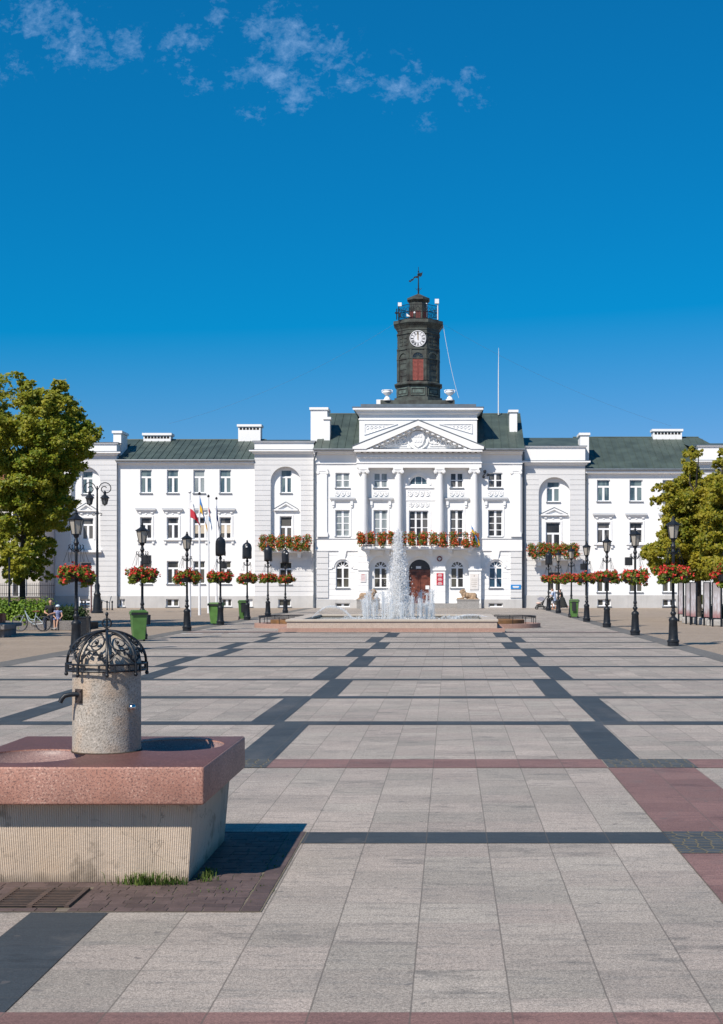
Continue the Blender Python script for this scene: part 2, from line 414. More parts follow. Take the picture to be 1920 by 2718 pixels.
def paving_mat(name, a, b_, vein, grain=1.0, joints=True, rough=.72):
    m, nt, b = nodes_of(name); co = COORD(nt)
    s = N(nt, 'ShaderNodeSeparateXYZ'); nt.links.new(co, s.inputs[0])
    u = MATH(nt, 'DIVIDE', MATH(nt, 'SUBTRACT', s.outputs[0], .30), .4935)
    v = MATH(nt, 'DIVIDE', MATH(nt, 'SUBTRACT', s.outputs[1], 6.35), .50556)
    fu, fv = MATH(nt, 'FLOOR', u), MATH(nt, 'FLOOR', v)
    cc = N(nt, 'ShaderNodeCombineXYZ'); nt.links.new(fu, cc.inputs[0]); nt.links.new(fv, cc.inputs[1])
    wn = N(nt, 'ShaderNodeTexWhiteNoise'); wn.noise_dimensions = '2D'; nt.links.new(cc.outputs[0], wn.inputs['Vector'])
    sc = N(nt, 'ShaderNodeSeparateColor'); nt.links.new(wn.outputs['Color'], sc.inputs[0])
    c = MIX(nt, sc.outputs[0], a, b_)
    c = MIX(nt, 1.0, c, RAMP(nt, sc.outputs[1], [(0, .84), (1, 1.07)]), 'MULTIPLY')
    # per-slab offset so that the veins stop at the joints
    ofs = N(nt, 'ShaderNodeVectorMath'); ofs.operation = 'MULTIPLY_ADD'
    nt.links.new(wn.outputs['Color'], ofs.inputs[0]); ofs.inputs[1].default_value = (23, 17, 0); nt.links.new(co, ofs.inputs[2])
    pv = ofs.outputs[0]
    st = NOISE(nt, MAP(nt, pv, (2.0, 11, 1), rot=(0, 0, .07)), 1.3, 8, .62)
    c = MIX(nt, RAMP(nt, st, [(.50, 0), (.68, .75)]), c, vein)
    st2 = NOISE(nt, MAP(nt, pv, (1.5, 4, 1), rot=(0, 0, -.12)), 1.0, 8, .7)
    bl = MATH(nt, 'MULTIPLY', RAMP(nt, st2, [(.52, 0), (.66, .72)]), RAMP(nt, sc.outputs[2], [(.45, 0), (.75, 1)]))
    c = MIX(nt, bl, c, tuple(k * .64 for k in vein))
    st3 = NOISE(nt, MAP(nt, pv, (3, 16, 1), (5, 2, 0)), 1.6, 5, .6)
    c = MIX(nt, RAMP(nt, st3, [(.62, 0), (.74, .6)]), c, tuple(min(1, k * 1.35) for k in b_))
    g1 = NOISE(nt, co, 75, 3, .75); g2 = NOISE(nt, MAP(nt, co, (1, 1, 1), (4, 9, 0)), 190, 2, .6)
    c = MIX(nt, 1.0, c, RAMP(nt, g1, [(.30, 1 - .34 * grain), (.52, 1.0), (.72, 1 + .22 * grain)]), 'MULTIPLY')
    c = MIX(nt, 1.0, c, RAMP(nt, g2, [(.32, 1 - .30 * grain), (.66, 1 + .2 * grain)]), 'MULTIPLY')
    spk = NOISE(nt, MAP(nt, co, (1, 3.2, 1)), 26, 1, .4)
    c = MIX(nt, RAMP(nt, spk, [(.735, 0), (.77, .7)]), c, tuple(min(.6, k * 1.5) for k in b_))
    big = NOISE(nt, co, .28, 6, .6)
    c = MIX(nt, 1.0, c, RAMP(nt, big, [(.3, .86), (.7, 1.08)]), 'MULTIPLY')
    dirt = NOISE(nt, co, 1.7, 7, .68)
    c = MIX(nt, RAMP(nt, dirt, [(.57, 0), (.74, .42)]), c, (.14, .13, .12))
    gum = NOISE(nt, MAP(nt, co, (1, 1, 1), (9, 2, 0)), 8.5, 1, .3)
    c = MIX(nt, RAMP(nt, gum, [(.745, 0), (.76, .55)]), c, (.11, .10, .095))
    worn = NOISE(nt, MAP(nt, co, (.55, .16, 1)), 1.0, 5, .65)
    c = MIX(nt, RAMP(nt, worn, [(.55, 0), (.72, .32)]), c, (.17, .155, .145))
    if joints:
        wob = MATH(nt, 'MULTIPLY', MATH(nt, 'SUBTRACT', NOISE(nt, co, 6, 2), .5), .012)
        du = MATH(nt, 'ABSOLUTE', MATH(nt, 'SUBTRACT', MATH(nt, 'FRACT', MATH(nt, 'ADD', u, wob)), .5))
        dv = MATH(nt, 'ABSOLUTE', MATH(nt, 'SUBTRACT', MATH(nt, 'FRACT', MATH(nt, 'ADD', v, wob)), .5))
        ju = RAMP(nt, du, [(.4885, 0), (.4935, 1)])
        jv = MATH(nt, 'MULTIPLY', RAMP(nt, dv, [(.487, 0), (.493, 1)]), RAMP(nt, sc.outputs[1], [(.25, .05), (.85, .7)]))
        jj = MATH(nt, 'MAXIMUM', MATH(nt, 'MULTIPLY', ju, .70), MATH(nt, 'MULTIPLY', jv, .5))
        c = MIX(nt, jj, c, (.10, .085, .07))
    nt.links.new(c, b.inputs['Base Color']); b.inputs['Roughness'].default_value = rough
    b.inputs['Specular IOR Level'].default_value = .4
    BUMP(nt, b, MATH(nt, 'ADD', g1, MATH(nt, 'MULTIPLY', NOISE(nt, co, 3, 4), 1.5)), .12, .006)
    return m
pave_m = paving_mat('pale_granite_paving', (.372, .330, .278), (.430, .362, .308), (.24, .22, .195), 1.5)
dark_m = paving_mat('dark_slate_paving', (.043, .054, .063), (.053, .064, .072), (.032, .040, .046), .7)
red_m = paving_mat('red_porphyry_paving', (.225, .128, .112), (.25, .145, .125), (.16, .09, .082), 1.0)

def sheet(name, rects, z, m):
    b = MB()
    for x0, x1, y0, y1 in rects: b.quad((x0, y0, z), (x1, y0, z), (x1, y1, z), (x0, y1, z))
    return struct(b.build(name, m))
PX0, PX1 = -11.1, 7.15
sheet('ground', [(-900, 900, -300, 2600)], 0, beige_sett)
sheet('plaza_paving', [(PX0, PX1, -6, 111.2)], .004, pave_m)
sheet('paving_border', [(PX0 - .75, PX0, -6, 111.2), (PX1, PX1 + .72, -6, 111.2)], .006, grey_sett)
def band(k): return 6.35 + 4.55 * k
dark_r, red_r, cob_r = [], [], []
for k in range(3, 12): dark_r.append((PX0, PX1, band(k), band(k) + (.50 if k < 5 else .46)))
dark_r.append((-1.2, 1.78, 10.92, 11.40)); dark_r.append((2.76, PX1, 10.92, 11.40)); dark_r.append((PX0, -3.97, 10.92, 11.40))
red_r.append((PX0, PX1, 6.05, 6.62))
red_r += [(-2.08, 1.78, 15.36, 16.1), (2.80, PX1, 15.36, 16.1), (PX0, -2.58, 15.36, 16.1)]
cob_r += [(1.78, 2.76, 10.50, 11.42), (1.79, 2.80, 15.36, 16.1), (-2.58, -2.08, 15.36, 16.1)]
red_r += [(1.78, 2.76, 6.62, 10.50), (1.78, 2.76, 11.42, 15.36)]
dark_r.append((-2.66, -2.17, 6.62, 8.62))
panels = []
for k in range(2, 12):
    y0 = 16.1 if k == 2 else band(k) + .5
    y1 = band(k + 1)
    if k == 11: y1 = 58
    if k % 2 == 0:
        panels += [(-2.57, -2.08, y0, y1), (1.755, 2.245, y0, y1), (-7.43, -6.95, y0, y1)]
    else:
        panels += [(-3.0, -2.51, y0, y1), (2.19, 2.68, y0, y1), (-6.95, -6.47, y0, y1)]
sheet('dark_paving_bands', dark_r + panels, .008, dark_m)
sheet('red_paving_bands', red_r + [(PX0, -7.2, 57.2, 57.9), (2.4, PX1, 57.2, 57.7)], .0085, red_m)
sheet('black_setts', cob_r, .011, dark_sett)
sheet('worn_paint_marks', [(-11.0, -10.1, 55.3, 55.9), (-9.7, -9.3, 55.4, 55.8), (-9.1, -8.2, 55.5, 56.0), (-8.0, -7.75, 55.6, 55.9)], .012, mat('worn_white_paint', (.62, .61, .58), .8, .2, 3, col2=(.36, .33, .29)))

# setts laid round the drinking fountain
WX, WY = -2.585, 10.24
prng = random.Random(3)
sett_purple = mat('purple_setts', (.13, .088, .08), .75, .2, 9, .5, 45, col2=(.095, .064, .058), island=.4)
sheet('sett_bedding', [(-3.97, -1.2, 8.64, 11.41)], .0085, mat('earthy_joint', (.17, .135, .105), .95, .3, 14, .4, 60, col2=(.12, .105, .065)))
GR = (-2.96, -2.45, 8.74, 9.26)
sb = MB()
def sett(x0, x1, y0, y1):
    g = .012
    if x1 > GR[0] - g and x0 < GR[1] + g and y1 > GR[2] - g and y0 < GR[3] + g:      # cut to fit round the grate
        if x0 < GR[0] - .04: x1 = GR[0] - g
        elif x1 > GR[1] + .04: x0 = GR[1] + g
        elif y0 < GR[2] - .03: y1 = GR[2] - g
        elif y1 > GR[3] + .03: y0 = GR[3] + g
        else: return
    if x0 > WX - .70 and x1 < WX + .70 and y0 > 9.55 and y1 < 10.93: return
    h = .0095 + prng.uniform(0, .003); j = lambda: prng.uniform(-.003, .003); i = .003
    b0 = [(x0 + j(), y0 + j()), (x1 + j(), y0 + j()), (x1 + j(), y1 + j()), (x0 + j(), y1 + j())]
    cx, cy = (x0 + x1) / 2, (y0 + y1) / 2
    sh = lambda p: (p[0] + (i if p[0] < cx else -i), p[1] + (i if p[1] < cy else -i))
    v = [(p[0], p[1], .0045) for p in b0] + [(p[0], p[1], h) for p in b0] + [(*sh(p), h + .0014 + j() * .35) for p in b0]
    f = []
    for o in (0, 4): f += [(o + q, o + (q + 1) % 4, o + 4 + (q + 1) % 4, o + 4 + q) for q in range(4)]
    sb.add(v, f + [(8, 9, 10, 11)])
y = 8.65
while y < 11.39:
    d = prng.uniform(.085, .105); x = -3.96 + prng.uniform(0, .08)
    while x < -1.36:
        w = prng.uniform(.085, .15); sett(x, min(x + w, -1.345), y, min(y + d, 11.40)); x += w + .005
    y += d + .005
y = 8.65
while y < 11.35:
    d = prng.uniform(.13, .19); sett(-1.335, -1.212, y, y + d); y += d + .005
struct(sb.build('cobbles', sett_purple))

# ------------------------------------------------------------------ drinking fountain in the foreground
gran_red = granite('red_granite', (.41, .21, .158), (.15, .078, .064), (.60, .39, .30), 75, .62, .35, zone=(.36, .165, .115))
gran_pol = granite('polished_red_granite', (.125, .06, .052), (.075, .042, .038), (.26, .14, .125), 80, .46, .02, zone=(.16, .075, .065), speck=.6, spec=.12)
gran_bowl = granite('worn_bowl_granite', (.26, .165, .145), (.16, .10, .095), (.34, .245, .215), 80, .5, .1)
gran_col = granite('pale_granite', (.42, .38, .325), (.20, .175, .145), (.56, .50, .43), 78, .8, .8, zone=(.47, .325, .21), zscale=2.6)
rib_m = mat('ribbed_concrete', (.60, .495, .39), .9, .2, 1.6, .35, 45, col2=(.54, .425, .31), stain=.85)
wl = thing('drinking_fountain', 'stone drinking fountain with red granite slab, granite column and iron dome in the foreground', 'drinking fountain', (WX, WY, 0))
def ring_profile(hx, hy, pitch, dep):
    pts = []
    def side(a, b, nrm):
        L = math.dist(a, b); n = max(1, round(L / pitch))
        for i in range(n):
            for q, t in enumerate((.0, .5, .62, .88)):
                f = (i + t) / n; d = dep if q > 1 else 0
                pts.append((a[0] + (b[0] - a[0]) * f - nrm[0] * d, a[1] + (b[1] - a[1]) * f - nrm[1] * d))
    c = [(-hx, -hy), (hx, -hy), (hx, hy), (-hx, hy)]
    for i, nr in enumerate(((0, -1), (1, 0), (0, 1), (-1, 0))): side(c[i], c[(i + 1) % 4], nr)
    return pts
def spots(m):                                 # damp blotches, hairline cracks and grime along the foot
    nt = m.node_tree; bs = nt.nodes['Principled BSDF']; src = bs.inputs['Base Color'].links[0].from_socket; co = COORD(nt)
    c = MIX(nt, RAMP(nt, NOISE(nt, co, 4.5, 5, .62), [(.57, 0), (.66, .55)]), src, (.20, .155, .11))
    v = N(nt, 'ShaderNodeTexVoronoi'); v.feature = 'DISTANCE_TO_EDGE'; v.inputs['Scale'].default_value = 2.2
    nt.links.new(MIX(nt, .12, co, NOISE(nt, co, 5, 4, .6, 1), 'LINEAR_LIGHT'), v.inputs['Vector'])
    c = MIX(nt, MATH(nt, 'MULTIPLY', RAMP(nt, v.outputs[0], [(.002, .55), (.007, 0)]), RAMP(nt, NOISE(nt, co, 1.1, 2), [(.48, 0), (.56, 1)])), c, (.10, .08, .06))
    s = N(nt, 'ShaderNodeSeparateXYZ'); nt.links.new(co, s.inputs[0])
    g = MATH(nt, 'MULTIPLY', RAMP(nt, MATH(nt, 'ADD', s.outputs[2], MATH(nt, 'MULTIPLY', NOISE(nt, co, 7, 4), .12)), [(.05, .75), (.15, 0)]), 1.0)
    c = MIX(nt, g, c, (.12, .095, .07)); nt.links.new(c, bs.inputs['Base Color']); return m
b = MB(); pr = ring_profile(.80, .80, .0155, .0045); n = len(pr)
zt = .575
b.v = [(WX + p[0] * .945, WY + p[1] * .945, 0.0) for p in pr] + [(WX + p[0], WY + p[1], zt) for p in pr]
b.f = [(i, (i + 1) % n, n + (i + 1) % n, n + i) for i in range(n)] + [tuple(range(n, 2 * n))]; b.m = [0] * len(b.f)
b.build('pedestal', spots(rib_m), wl)
def evaluated(o, name, mats, parent):
    dg = bpy.context.evaluated_depsgraph_get(); dg.update()
    me = bpy.data.meshes.new_from_object(o.evaluated_get(dg)); me.name = name
    n = bpy.data.objects.new(name, me); COL.objects.link(n)
    if parent is not None: n.parent = parent
    me.materials.clear()
    for m in (mats if isinstance(mats, (list, tuple)) else [mats]): me.materials.append(m)
    return n
def drop(*os):
    for o in os:
        me = o.data; bpy.data.objects.remove(o, do_unlink=True)
        if me is not None and me.users == 0: bpy.data.meshes.remove(me)
sl = MB().box(WX - .90, WX + .90, WY - .935, WY + .935, .575, .838).build('tmp', gran_red, wl)
bv = sl.modifiers.new('b', 'BEVEL'); bv.width = .017; bv.segments = 3
cut = MB()
for sx in (1, -1): cut.ball((WX + sx * .455, WY + sx * .33, .838), (.37, .40, .14), 40)
cu = cut.build('tmp2', gran_red, wl, True)
bo = sl.modifiers.new('c', 'BOOLEAN'); bo.operation = 'DIFFERENCE'; bo.object = cu; bo.solver = 'EXACT'
slab = evaluated(sl, 'basin_slab', [gran_red, gran_pol, gran_bowl], wl); drop(sl, cu)
for p in slab.data.polygons:
    c, nn = p.center, p.normal
    inb = any(((c.x - sx * .455) / .375) ** 2 + ((c.y - sx * .33) / .405) ** 2 < 1 for sx in (1, -1)) and c.z < .8375
    p.material_index = 2 if inb and nn.z > .05 and c.z > .6 else (1 if nn.z > .85 and c.z > .8 else 0)
    p.use_smooth = True
slab.data.set_sharp_from_angle(angle=R(35))
for sx in (1, -1): MB().lathe([(.001, .006), (.05, .006), (.052, .0)], (WX + sx * .455, WY + sx * .33, .705), 20).build('drain', chrome, wl)
CR = .252
prof = [(CR, 0), (CR, .60), (.256, .635)] + [(.256 * max(.004, math.cos(a)) ** .92, .645 + .235 * math.sin(a)) for a in np.linspace(.03, PI / 2 - .002, 12)]
MB().lathe(prof, (WX, WY, .832), 64).build('column', gran_col, wl, True)
# the wrought iron dome
ROT = R(14.2); DR, DH, DZ = .288, .235, 1.481
def dome(th, t):                              # t 0 at the ring .. 1 at the top
    a = t * PI / 2
    r = DR * (math.cos(a) ** .92 if a < PI / 2 - .001 else 0)
    return (WX + r * math.cos(th), WY + r * math.sin(th), DZ + DH * math.sin(a) + .02)
b = MB()
for zz in (DZ - .035, DZ + .013): b.torus((WX, WY, zz), DR, .0085, 'z', 56, 6)
for i in range(16):
    a = 2 * PI * (i + .5) / 16 + ROT; p = (WX + DR * math.cos(a), WY + DR * math.sin(a))
    b.box(p[0] - .007, p[0] + .007, p[1] - .007, p[1] + .007, DZ - .045, DZ + .012)
for i in range(8):
    a = 2 * PI * i / 8 + ROT; p = (WX + (DR + .006) * math.cos(a), WY + (DR + .006) * math.sin(a))
    b.ball((p[0], p[1], DZ - .062), .0155, 10); b.tube([(p[0], p[1], DZ - .06), (p[0], p[1], DZ + .02)], .011, 6)
b.build('crown_ring', iron, wl, True)
b = MB(); NS = 8
for i in range(NS):
    th = 2 * PI * i / NS - PI / 2 + ROT
    b.tube([dome(th, j / 14) for j in range(15)], .0105, 6)
b.build('crown_rib', iron, wl, True)
b = MB()
for i in range(NS):                           # one big C-scroll in every panel, mirrored from panel to panel
    w = 2 * PI / NS; thc = 2 * PI * (i + .5) / NS - PI / 2 + ROT; sg = 1 if i % 2 else -1
    D = lambda u, t: dome(thc + sg * w * u, min(.95, max(.02, t)))
    def curl(cu, ct, ru, rt, a0, turns, r0, r1, n=44, p=.8):
        pts, rs = [], []
        for j in range(n):
            f = j / (n - 1); k = 1 - (1 - .22) * f ** p; a = a0 + turns * 2 * PI * f
            pts.append(D(cu + ru * k * math.cos(a), ct + rt * k * math.sin(a))); rs.append(r0 + (r1 - r0) * f)
        b.tube(pts, rs, 6)
    curl(.0, .50, .40, .235, -2.3, 1.45, .0065, .005, p=2.2)
    for q in (-1, 1):
        b.tube([D(q * (.46 - .34 * t), .04 + .22 * t ** 1.3) for t in np.linspace(0, 1, 10)], [.0075 - .0025 * t for t in np.linspace(0, 1, 10)], 6)
        curl(q * .33, .17, q * .085, .075, 1.5, 1.3, .0050, .0036, 22)
        b.ball(D(q * .33, .17), .010, 6)
    b.ball(D(.05, .46), .013, 8); b.ball(D(-.27, .30), .012, 8)
for i in range(NS):                           # forged acanthus leaves
    th = 2 * PI * i / NS - PI / 2 + ROT; w = 2 * PI / NS
    for sgn in (1, -1):
        for (u0, t0, u1, t1, ww) in ((.10, .06, .28, .20, .020), (.34, .26, .44, .16, .018)):
            A = Vector(dome(th + sgn * w * u0, t0)); B = Vector(dome(th + sgn * w * u1, t1)); M_ = (A + B) / 2
            o_ = (M_ - Vector((WX, WY, DZ))).normalized(); s_ = (B - A).cross(o_).normalized() * ww
            k = len(b.v); q = o_ * .012
            b.add([tuple(A), tuple(M_ + s_ + q), tuple(B + q * .6), tuple(M_ - s_ + q), tuple(M_ + q * .2)], [(0, 1, 4), (1, 2, 4), (2, 3, 4), (3, 0, 4)])
b.build('crown_scroll', iron, wl, True)
MB().torus((WX, WY, .839), CR + .004, .007, 'z', 48, 5).build('joint', mat('dirty_joint', (.06, .04, .025), .9, .3, 30), wl, True)
tz = DZ + DH + .02
b = MB().lathe([(.018, -.01), (.022, .008), (.009, .018), (.007, .11), (.011, .118), (.013, .128), (.008, .138), (.001, .144)], (WX, WY, tz), 12)
b.torus((WX, WY, tz + .058), .033, .0065, 'y', 28, 8); b.build('finial', iron, wl, True)
# tap, push button
ta = R(-127); tx, ty = math.cos(ta), math.sin(ta)
tapz = 1.262
b = MB(); px_, py_ = WX + CR * tx, WY + CR * ty
sx_, sy_ = -ty, tx
for du, dv in ((-1, -1), (1, -1), (1, 1), (-1, 1)):
    b.ball((px_ + sx_ * .025 * du + tx * .014, py_ + sy_ * .025 * du + ty * .014, tapz + dv * .038), .008, 8)
pl = []
for d in (-.012, .012):
    for du, dv in ((-1, -1), (1, -1), (1, 1), (-1, 1)):
        pl.append((px_ + tx * d + sx_ * .036 * du, py_ + ty * d + sy_ * .036 * du, tapz + dv * .052))
b.add(pl, [(0, 3, 2, 1), (4, 5, 6, 7), (0, 1, 5, 4), (1, 2, 6, 5), (2, 3, 7, 6), (3, 0, 4, 7)])
b.build('tap_plate', mat('rusty_iron', (.05, .035, .03), .6, .3, 20, .3, 60), wl)
dv_ = (-.96, -.28)
pts = [(px_ + dv_[0] * d, py_ + dv_[1] * d, tapz + h_) for d, h_ in ((-.02, .01), (.03, .014), (.07, .012), (.105, .004), (.125, -.018), (.138, -.045))]
MB().tube(pts, [.019, .018, .0175, .0175, .0175, .0185], 12).build('tap', iron, wl, True)
ba = R(-34); b = MB(); bx, by = math.cos(ba), math.sin(ba)
b.tube([(WX + (CR - .01) * bx, WY + (CR - .01) * by, 1.175), (WX + (CR + .018) * bx, WY + (CR + .018) * by, 1.175)], .03, 16)
b.ball((WX + (CR + .022) * bx, WY + (CR + .022) * by, 1.175), .026, 14); b.build('button', chrome, wl, True)

# drain grate in the setts
gt = thing('drain_grate', 'rusty slotted drain grate set into the cobbles before the drinking fountain', 'drain grate', ((GR[0] + GR[1]) / 2, (GR[2] + GR[3]) / 2, 0))
rust = mat('rusty_cast_iron', (.10, .062, .045), .8, .3, 16, .4, 60, col2=(.055, .04, .035))
b = MB(); x0, x1, y0, y1 = GR; z0, z1 = .009, .026
for e in ((x0, x0 + .03), (x1 - .03, x1), ((x0 + x1) / 2 - .018, (x0 + x1) / 2 + .018)): b.box(e[0], e[1], y0, y1, z0, z1)
for i in range(12):
    yy_ = y0 + (y1 - y0 - .018) * i / 11
    for e in ((x0 + .03, (x0 + x1) / 2 - .018), ((x0 + x1) / 2 + .018, x1 - .03)): b.box(e[0], e[1], yy_, yy_ + .017, z1 - .005, z1 - .002)
b.build('grate', rust, gt); MB().box(x0 + .01, x1 - .01, y0 + .01, y1 - .01, .009, .0098).build('sump_shade', mat('sump_shade_black', (.008, .007, .006), .9), gt)  # black sheet close under the bars stands in for the shaded depth
rg = np.random.default_rng(5)
def blades(name, spots, label):
    b = MB()
    for (cx, cy, sx, sy, n, h) in spots:
        for _ in range(n):
            x, y = cx + rg.normal() * sx, cy + rg.normal() * sy; a = rg.uniform(0, 2 * PI); hh = h * rg.uniform(.4, 1.1)
            l = hh * rg.uniform(.3, 1.1); w = .004; d = Vector((math.cos(a), math.sin(a) - .3, 0)); s = Vector((-d.y, d.x, 0)) * w
            p0 = Vector((x, y, .012)); p1 = p0 + d * l * .35 + Vector((0, 0, hh * .7)); p2 = p0 + d * l + Vector((0, 0, hh * .85))
            b.add([tuple(p0 - s), tuple(p0 + s), tuple(p1 + s * .8), tuple(p1 - s * .8), tuple(p2)], [(0, 1, 2, 3), (3, 2, 4)])
    o = b.build(name, grass_m); tag(o, label, 'grass', kind='stuff')
blades('grass', [(-2.10, 9.40, .10, .018, 190, .10), (-1.93, 9.42, .05, .02, 60, .06), (-1.72, 9.66, .03, .08, 60, .07), (-1.70, 9.50, .03, .02, 30, .04), (-1.55, 9.2, .2, .05, 30, .018), (-1.3, 10.2, .03, .5, 40, .02)],
       'green grass tufts growing at the foot of the drinking fountain')
# ------------------------------------------------------------------ town hall
YW, YP, YC, YG = 112.1, 111.75, 111.2, 110.7     # wing, pavilion, centre and ground-floor projection wall planes
hall = thing('town_hall', 'white neoclassical town hall with dark clock tower, pediment and flower balconies behind the fountain', 'town hall', (X(938, YC), YC, 0))
def relief_wall(name, m, x0, x1, z0, z1, y, holes=(), grooves=(), gd=.03, gh=.035, T=.5, depth=.30, arch=()):
    """front wall as a height field: holes (x0,x1,z0,z1) go back by depth, grooves are thin recessed courses;
    arch: (cx, spring z, radius) gives the curved head of the hole of that width"""
    xs = sorted({x0, x1, *[h[0] for h in holes], *[h[1] for h in holes]})
    zs = {z0, z1, *[h[2] for h in holes], *[h[3] for h in holes]}
    gs = [g for g in grooves if z0 + .05 < g < z1 - .05]
    for g in gs: zs |= {g, g + gh}
    xs = [x for x in xs if x0 <= x <= x1]; zs = sorted(z for z in zs if z0 <= z <= z1)
    nx, nz = len(xs) - 1, len(zs) - 1
    D = {}
    for i in range(nx):
        for j in range(nz):
            cx, cz = (xs[i] + xs[i + 1]) / 2, (zs[j] + zs[j + 1]) / 2
            d = 0
            if any(g < cz < g + gh for g in gs): d = gd
            if any(h[0] < cx < h[1] and h[2] < cz < h[3] for h in holes): d = None
            D[i, j] = d
    b = MB()
    for i in range(nx):
        for j in range(nz):
            a, c, e, f = xs[i], xs[i + 1], zs[j], zs[j + 1]; d = D[i, j]
            if d is not None: b.quad((a, y + d, e), (c, y + d, e), (c, y + d, f), (a, y + d, f))
            dd = depth if d is None else d
            r = D.get((i + 1, j), 'o'); rr = T if r == 'o' else (depth if r is None else r)
            if rr != dd: b.quad((c, y + dd, e), (c, y + rr, e), (c, y + rr, f), (c, y + dd, f))
            if i == 0: b.quad((a, y + dd, e), (a, y + T, e), (a, y + T, f), (a, y + dd, f))
            u = D.get((i, j + 1), 'o'); uu = T if u == 'o' else (depth if u is None else u)
            if uu != dd: b.quad((a, y + dd, f), (c, y + dd, f), (c, y + uu, f), (a, y + uu, f))
            if j == 0: b.quad((a, y + dd, e), (c, y + dd, e), (c, y + T, e), (a, y + T, e))
    for cx, zs_, r in arch:
        n = 18; p = [(cx + r * math.cos(PI * k / n), zs_ + r * math.sin(PI * k / n)) for k in range(n + 1)]
        for k in range(n):
            (xa, za), (xb, zb) = p[k], p[k + 1]; t = zs_ + r
            b.quad((xb, y + .001, zb), (xa, y + .001, za), (xa, y + .001, t), (xb, y + .001, t))
            b.quad((xa, y + .001, za), (xb, y + .001, zb), (xb, y + depth, zb), (xa, y + depth, za))
    return b.build(name, m, hall)
def arch_ring(b, cx, zs_, r0, r1, y0, y1, n=18, a0=0, a1=PI):
    for k in range(n):
        t0, t1 = a0 + (a1 - a0) * k / n, a0 + (a1 - a0) * (k + 1) / n
        q = [(cx + r * math.cos(t), zs_ + r * math.sin(t)) for r, t in ((r0, t0), (r1, t0), (r1, t1), (r0, t1))]
        v = [(p[0], y0, p[1]) for p in q] + [(p[0], y1, p[1]) for p in q]
        b.add(v, [(0, 1, 2, 3), (7, 6, 5, 4), (1, 5, 6, 2), (3, 7, 4, 0)])
grey_sill = mat('grey_sill', (.20, .22, .24), .5, .08, 4)
def window(x0, x1, z0, z1, y, kind='T', g=None, sill=True, blind=0, dep=.13, name='window'):
    b = MB(); f = .075; y0, y1 = y + dep, y + dep + .09; m0, m1 = y0 + .012, y1 - .008
    cx = (x0 + x1) / 2; w = x1 - x0; ar = kind in ('A', 'L', 'D')
    zt = z1 - w / 2 if ar else z1
    if kind != 'L':
        b.box(x0, x0 + f, y0, y1, z0, zt); b.box(x1 - f, x1, y0, y1, z0, zt)
    b.box(x0 + f, x1 - f, y0, y1, z0, z0 + f)
    if ar: arch_ring(b, cx, zt, w / 2 - f, w / 2, y0, y1, 20)
    else: b.box(x0 + f, x1 - f, y0, y1, z1 - f, z1)
    i0, i1 = x0 + f, x1 - f
    def hb(z, t=.045, a=None, c=None): b.box(a or i0, c or i1, m0, m1, z - t, z + t)
    def vb(x, za, zb, t=.04): b.box(x - t, x + t, m0 + .003, m1 - .003, za, zb)
    if kind == 'T':
        zz = z0 + (z1 - z0) * .68; hb(zz, .075); vb(cx, z0 + f, zz - .075, .09)
    elif kind == 'Q':
        hb(z0 + (z1 - z0) * .5, .035); vb(cx, z0 + f, z1 - f, .085)
    elif kind == 'M':
        vb(cx, z0 + f, z1 - f, .09)
        for q in (.25, .5, .75): hb(z0 + (z1 - z0) * q, .03)
    elif kind == 'W':
        for q in (.345, .655): vb(x0 + w * q, z0 + f, z1 - f, .075)
        for q in (.28, .53, .77): hb(z0 + (z1 - z0) * q, .03)
    elif kind == 'B':
        vb(cx, z0 + f, z1 - f, .10)
    elif kind == 'A':
        hb(zt, .07); hb(z0 + (zt - z0) * .47, .03); vb(cx, z0 + f, zt - .07, .075)
        for a in (36, 72, 108, 144):
            ca, sa = math.cos(R(a)), math.sin(R(a)); r = w / 2 - f * .5; t = .028
            b.prism([(cx + ca * .12 - sa * t, zt + sa * .12 + ca * t), (cx + ca * .12 + sa * t, zt + sa * .12 - ca * t),
                     (cx + ca * r + sa * t, zt + sa * r - ca * t), (cx + ca * r - sa * t, zt + sa * r + ca * t)], m0 + .004, m1 - .004)
        arch_ring(b, cx, zt + .06, .0, .15, m0, m1, 8)
    elif kind == 'L':
        for q in (.33, .67):
            x = x0 + w * q; zz = zt + math.sqrt(max(0, (w / 2 - f * .5) ** 2 - (x - cx) ** 2)); vb(x, zt + f, zz, .03)
    o = b.build(name, frame_m, hall)
    p = MB(); pr = .012; yp = y0 + .045
    if ar:
        n = 16; r = w / 2 - .02
        poly = [(cx + r * math.cos(PI * k / n), zt + r * math.sin(PI * k / n)) for k in range(n + 1)]
        poly = ([(x1 - .02, z0 + .02)] if kind != 'L' else []) + poly + ([(x0 + .02, z0 + .02)] if kind != 'L' else [])
        p.prism(poly, yp, yp + .01)
    else: p.box(x0 + .02, x1 - .02, yp, yp + .01, z0 + .02, z1 - .02)
    p.build('pane', g or g_mid, o)
    if blind:
        zz = z0 + (z1 - z0) * .655
        MB().box(i0, i1, yp - .012, yp - .004, zz - (zz - z0) * blind, zz).build('blind', blind_m, o)
    if sill:
        MB().box(x0 - .06, x1 + .06, y - .10, y + dep - .005, z0 - .07, z0 - .004).build('sill', grey_sill, o)
    return o
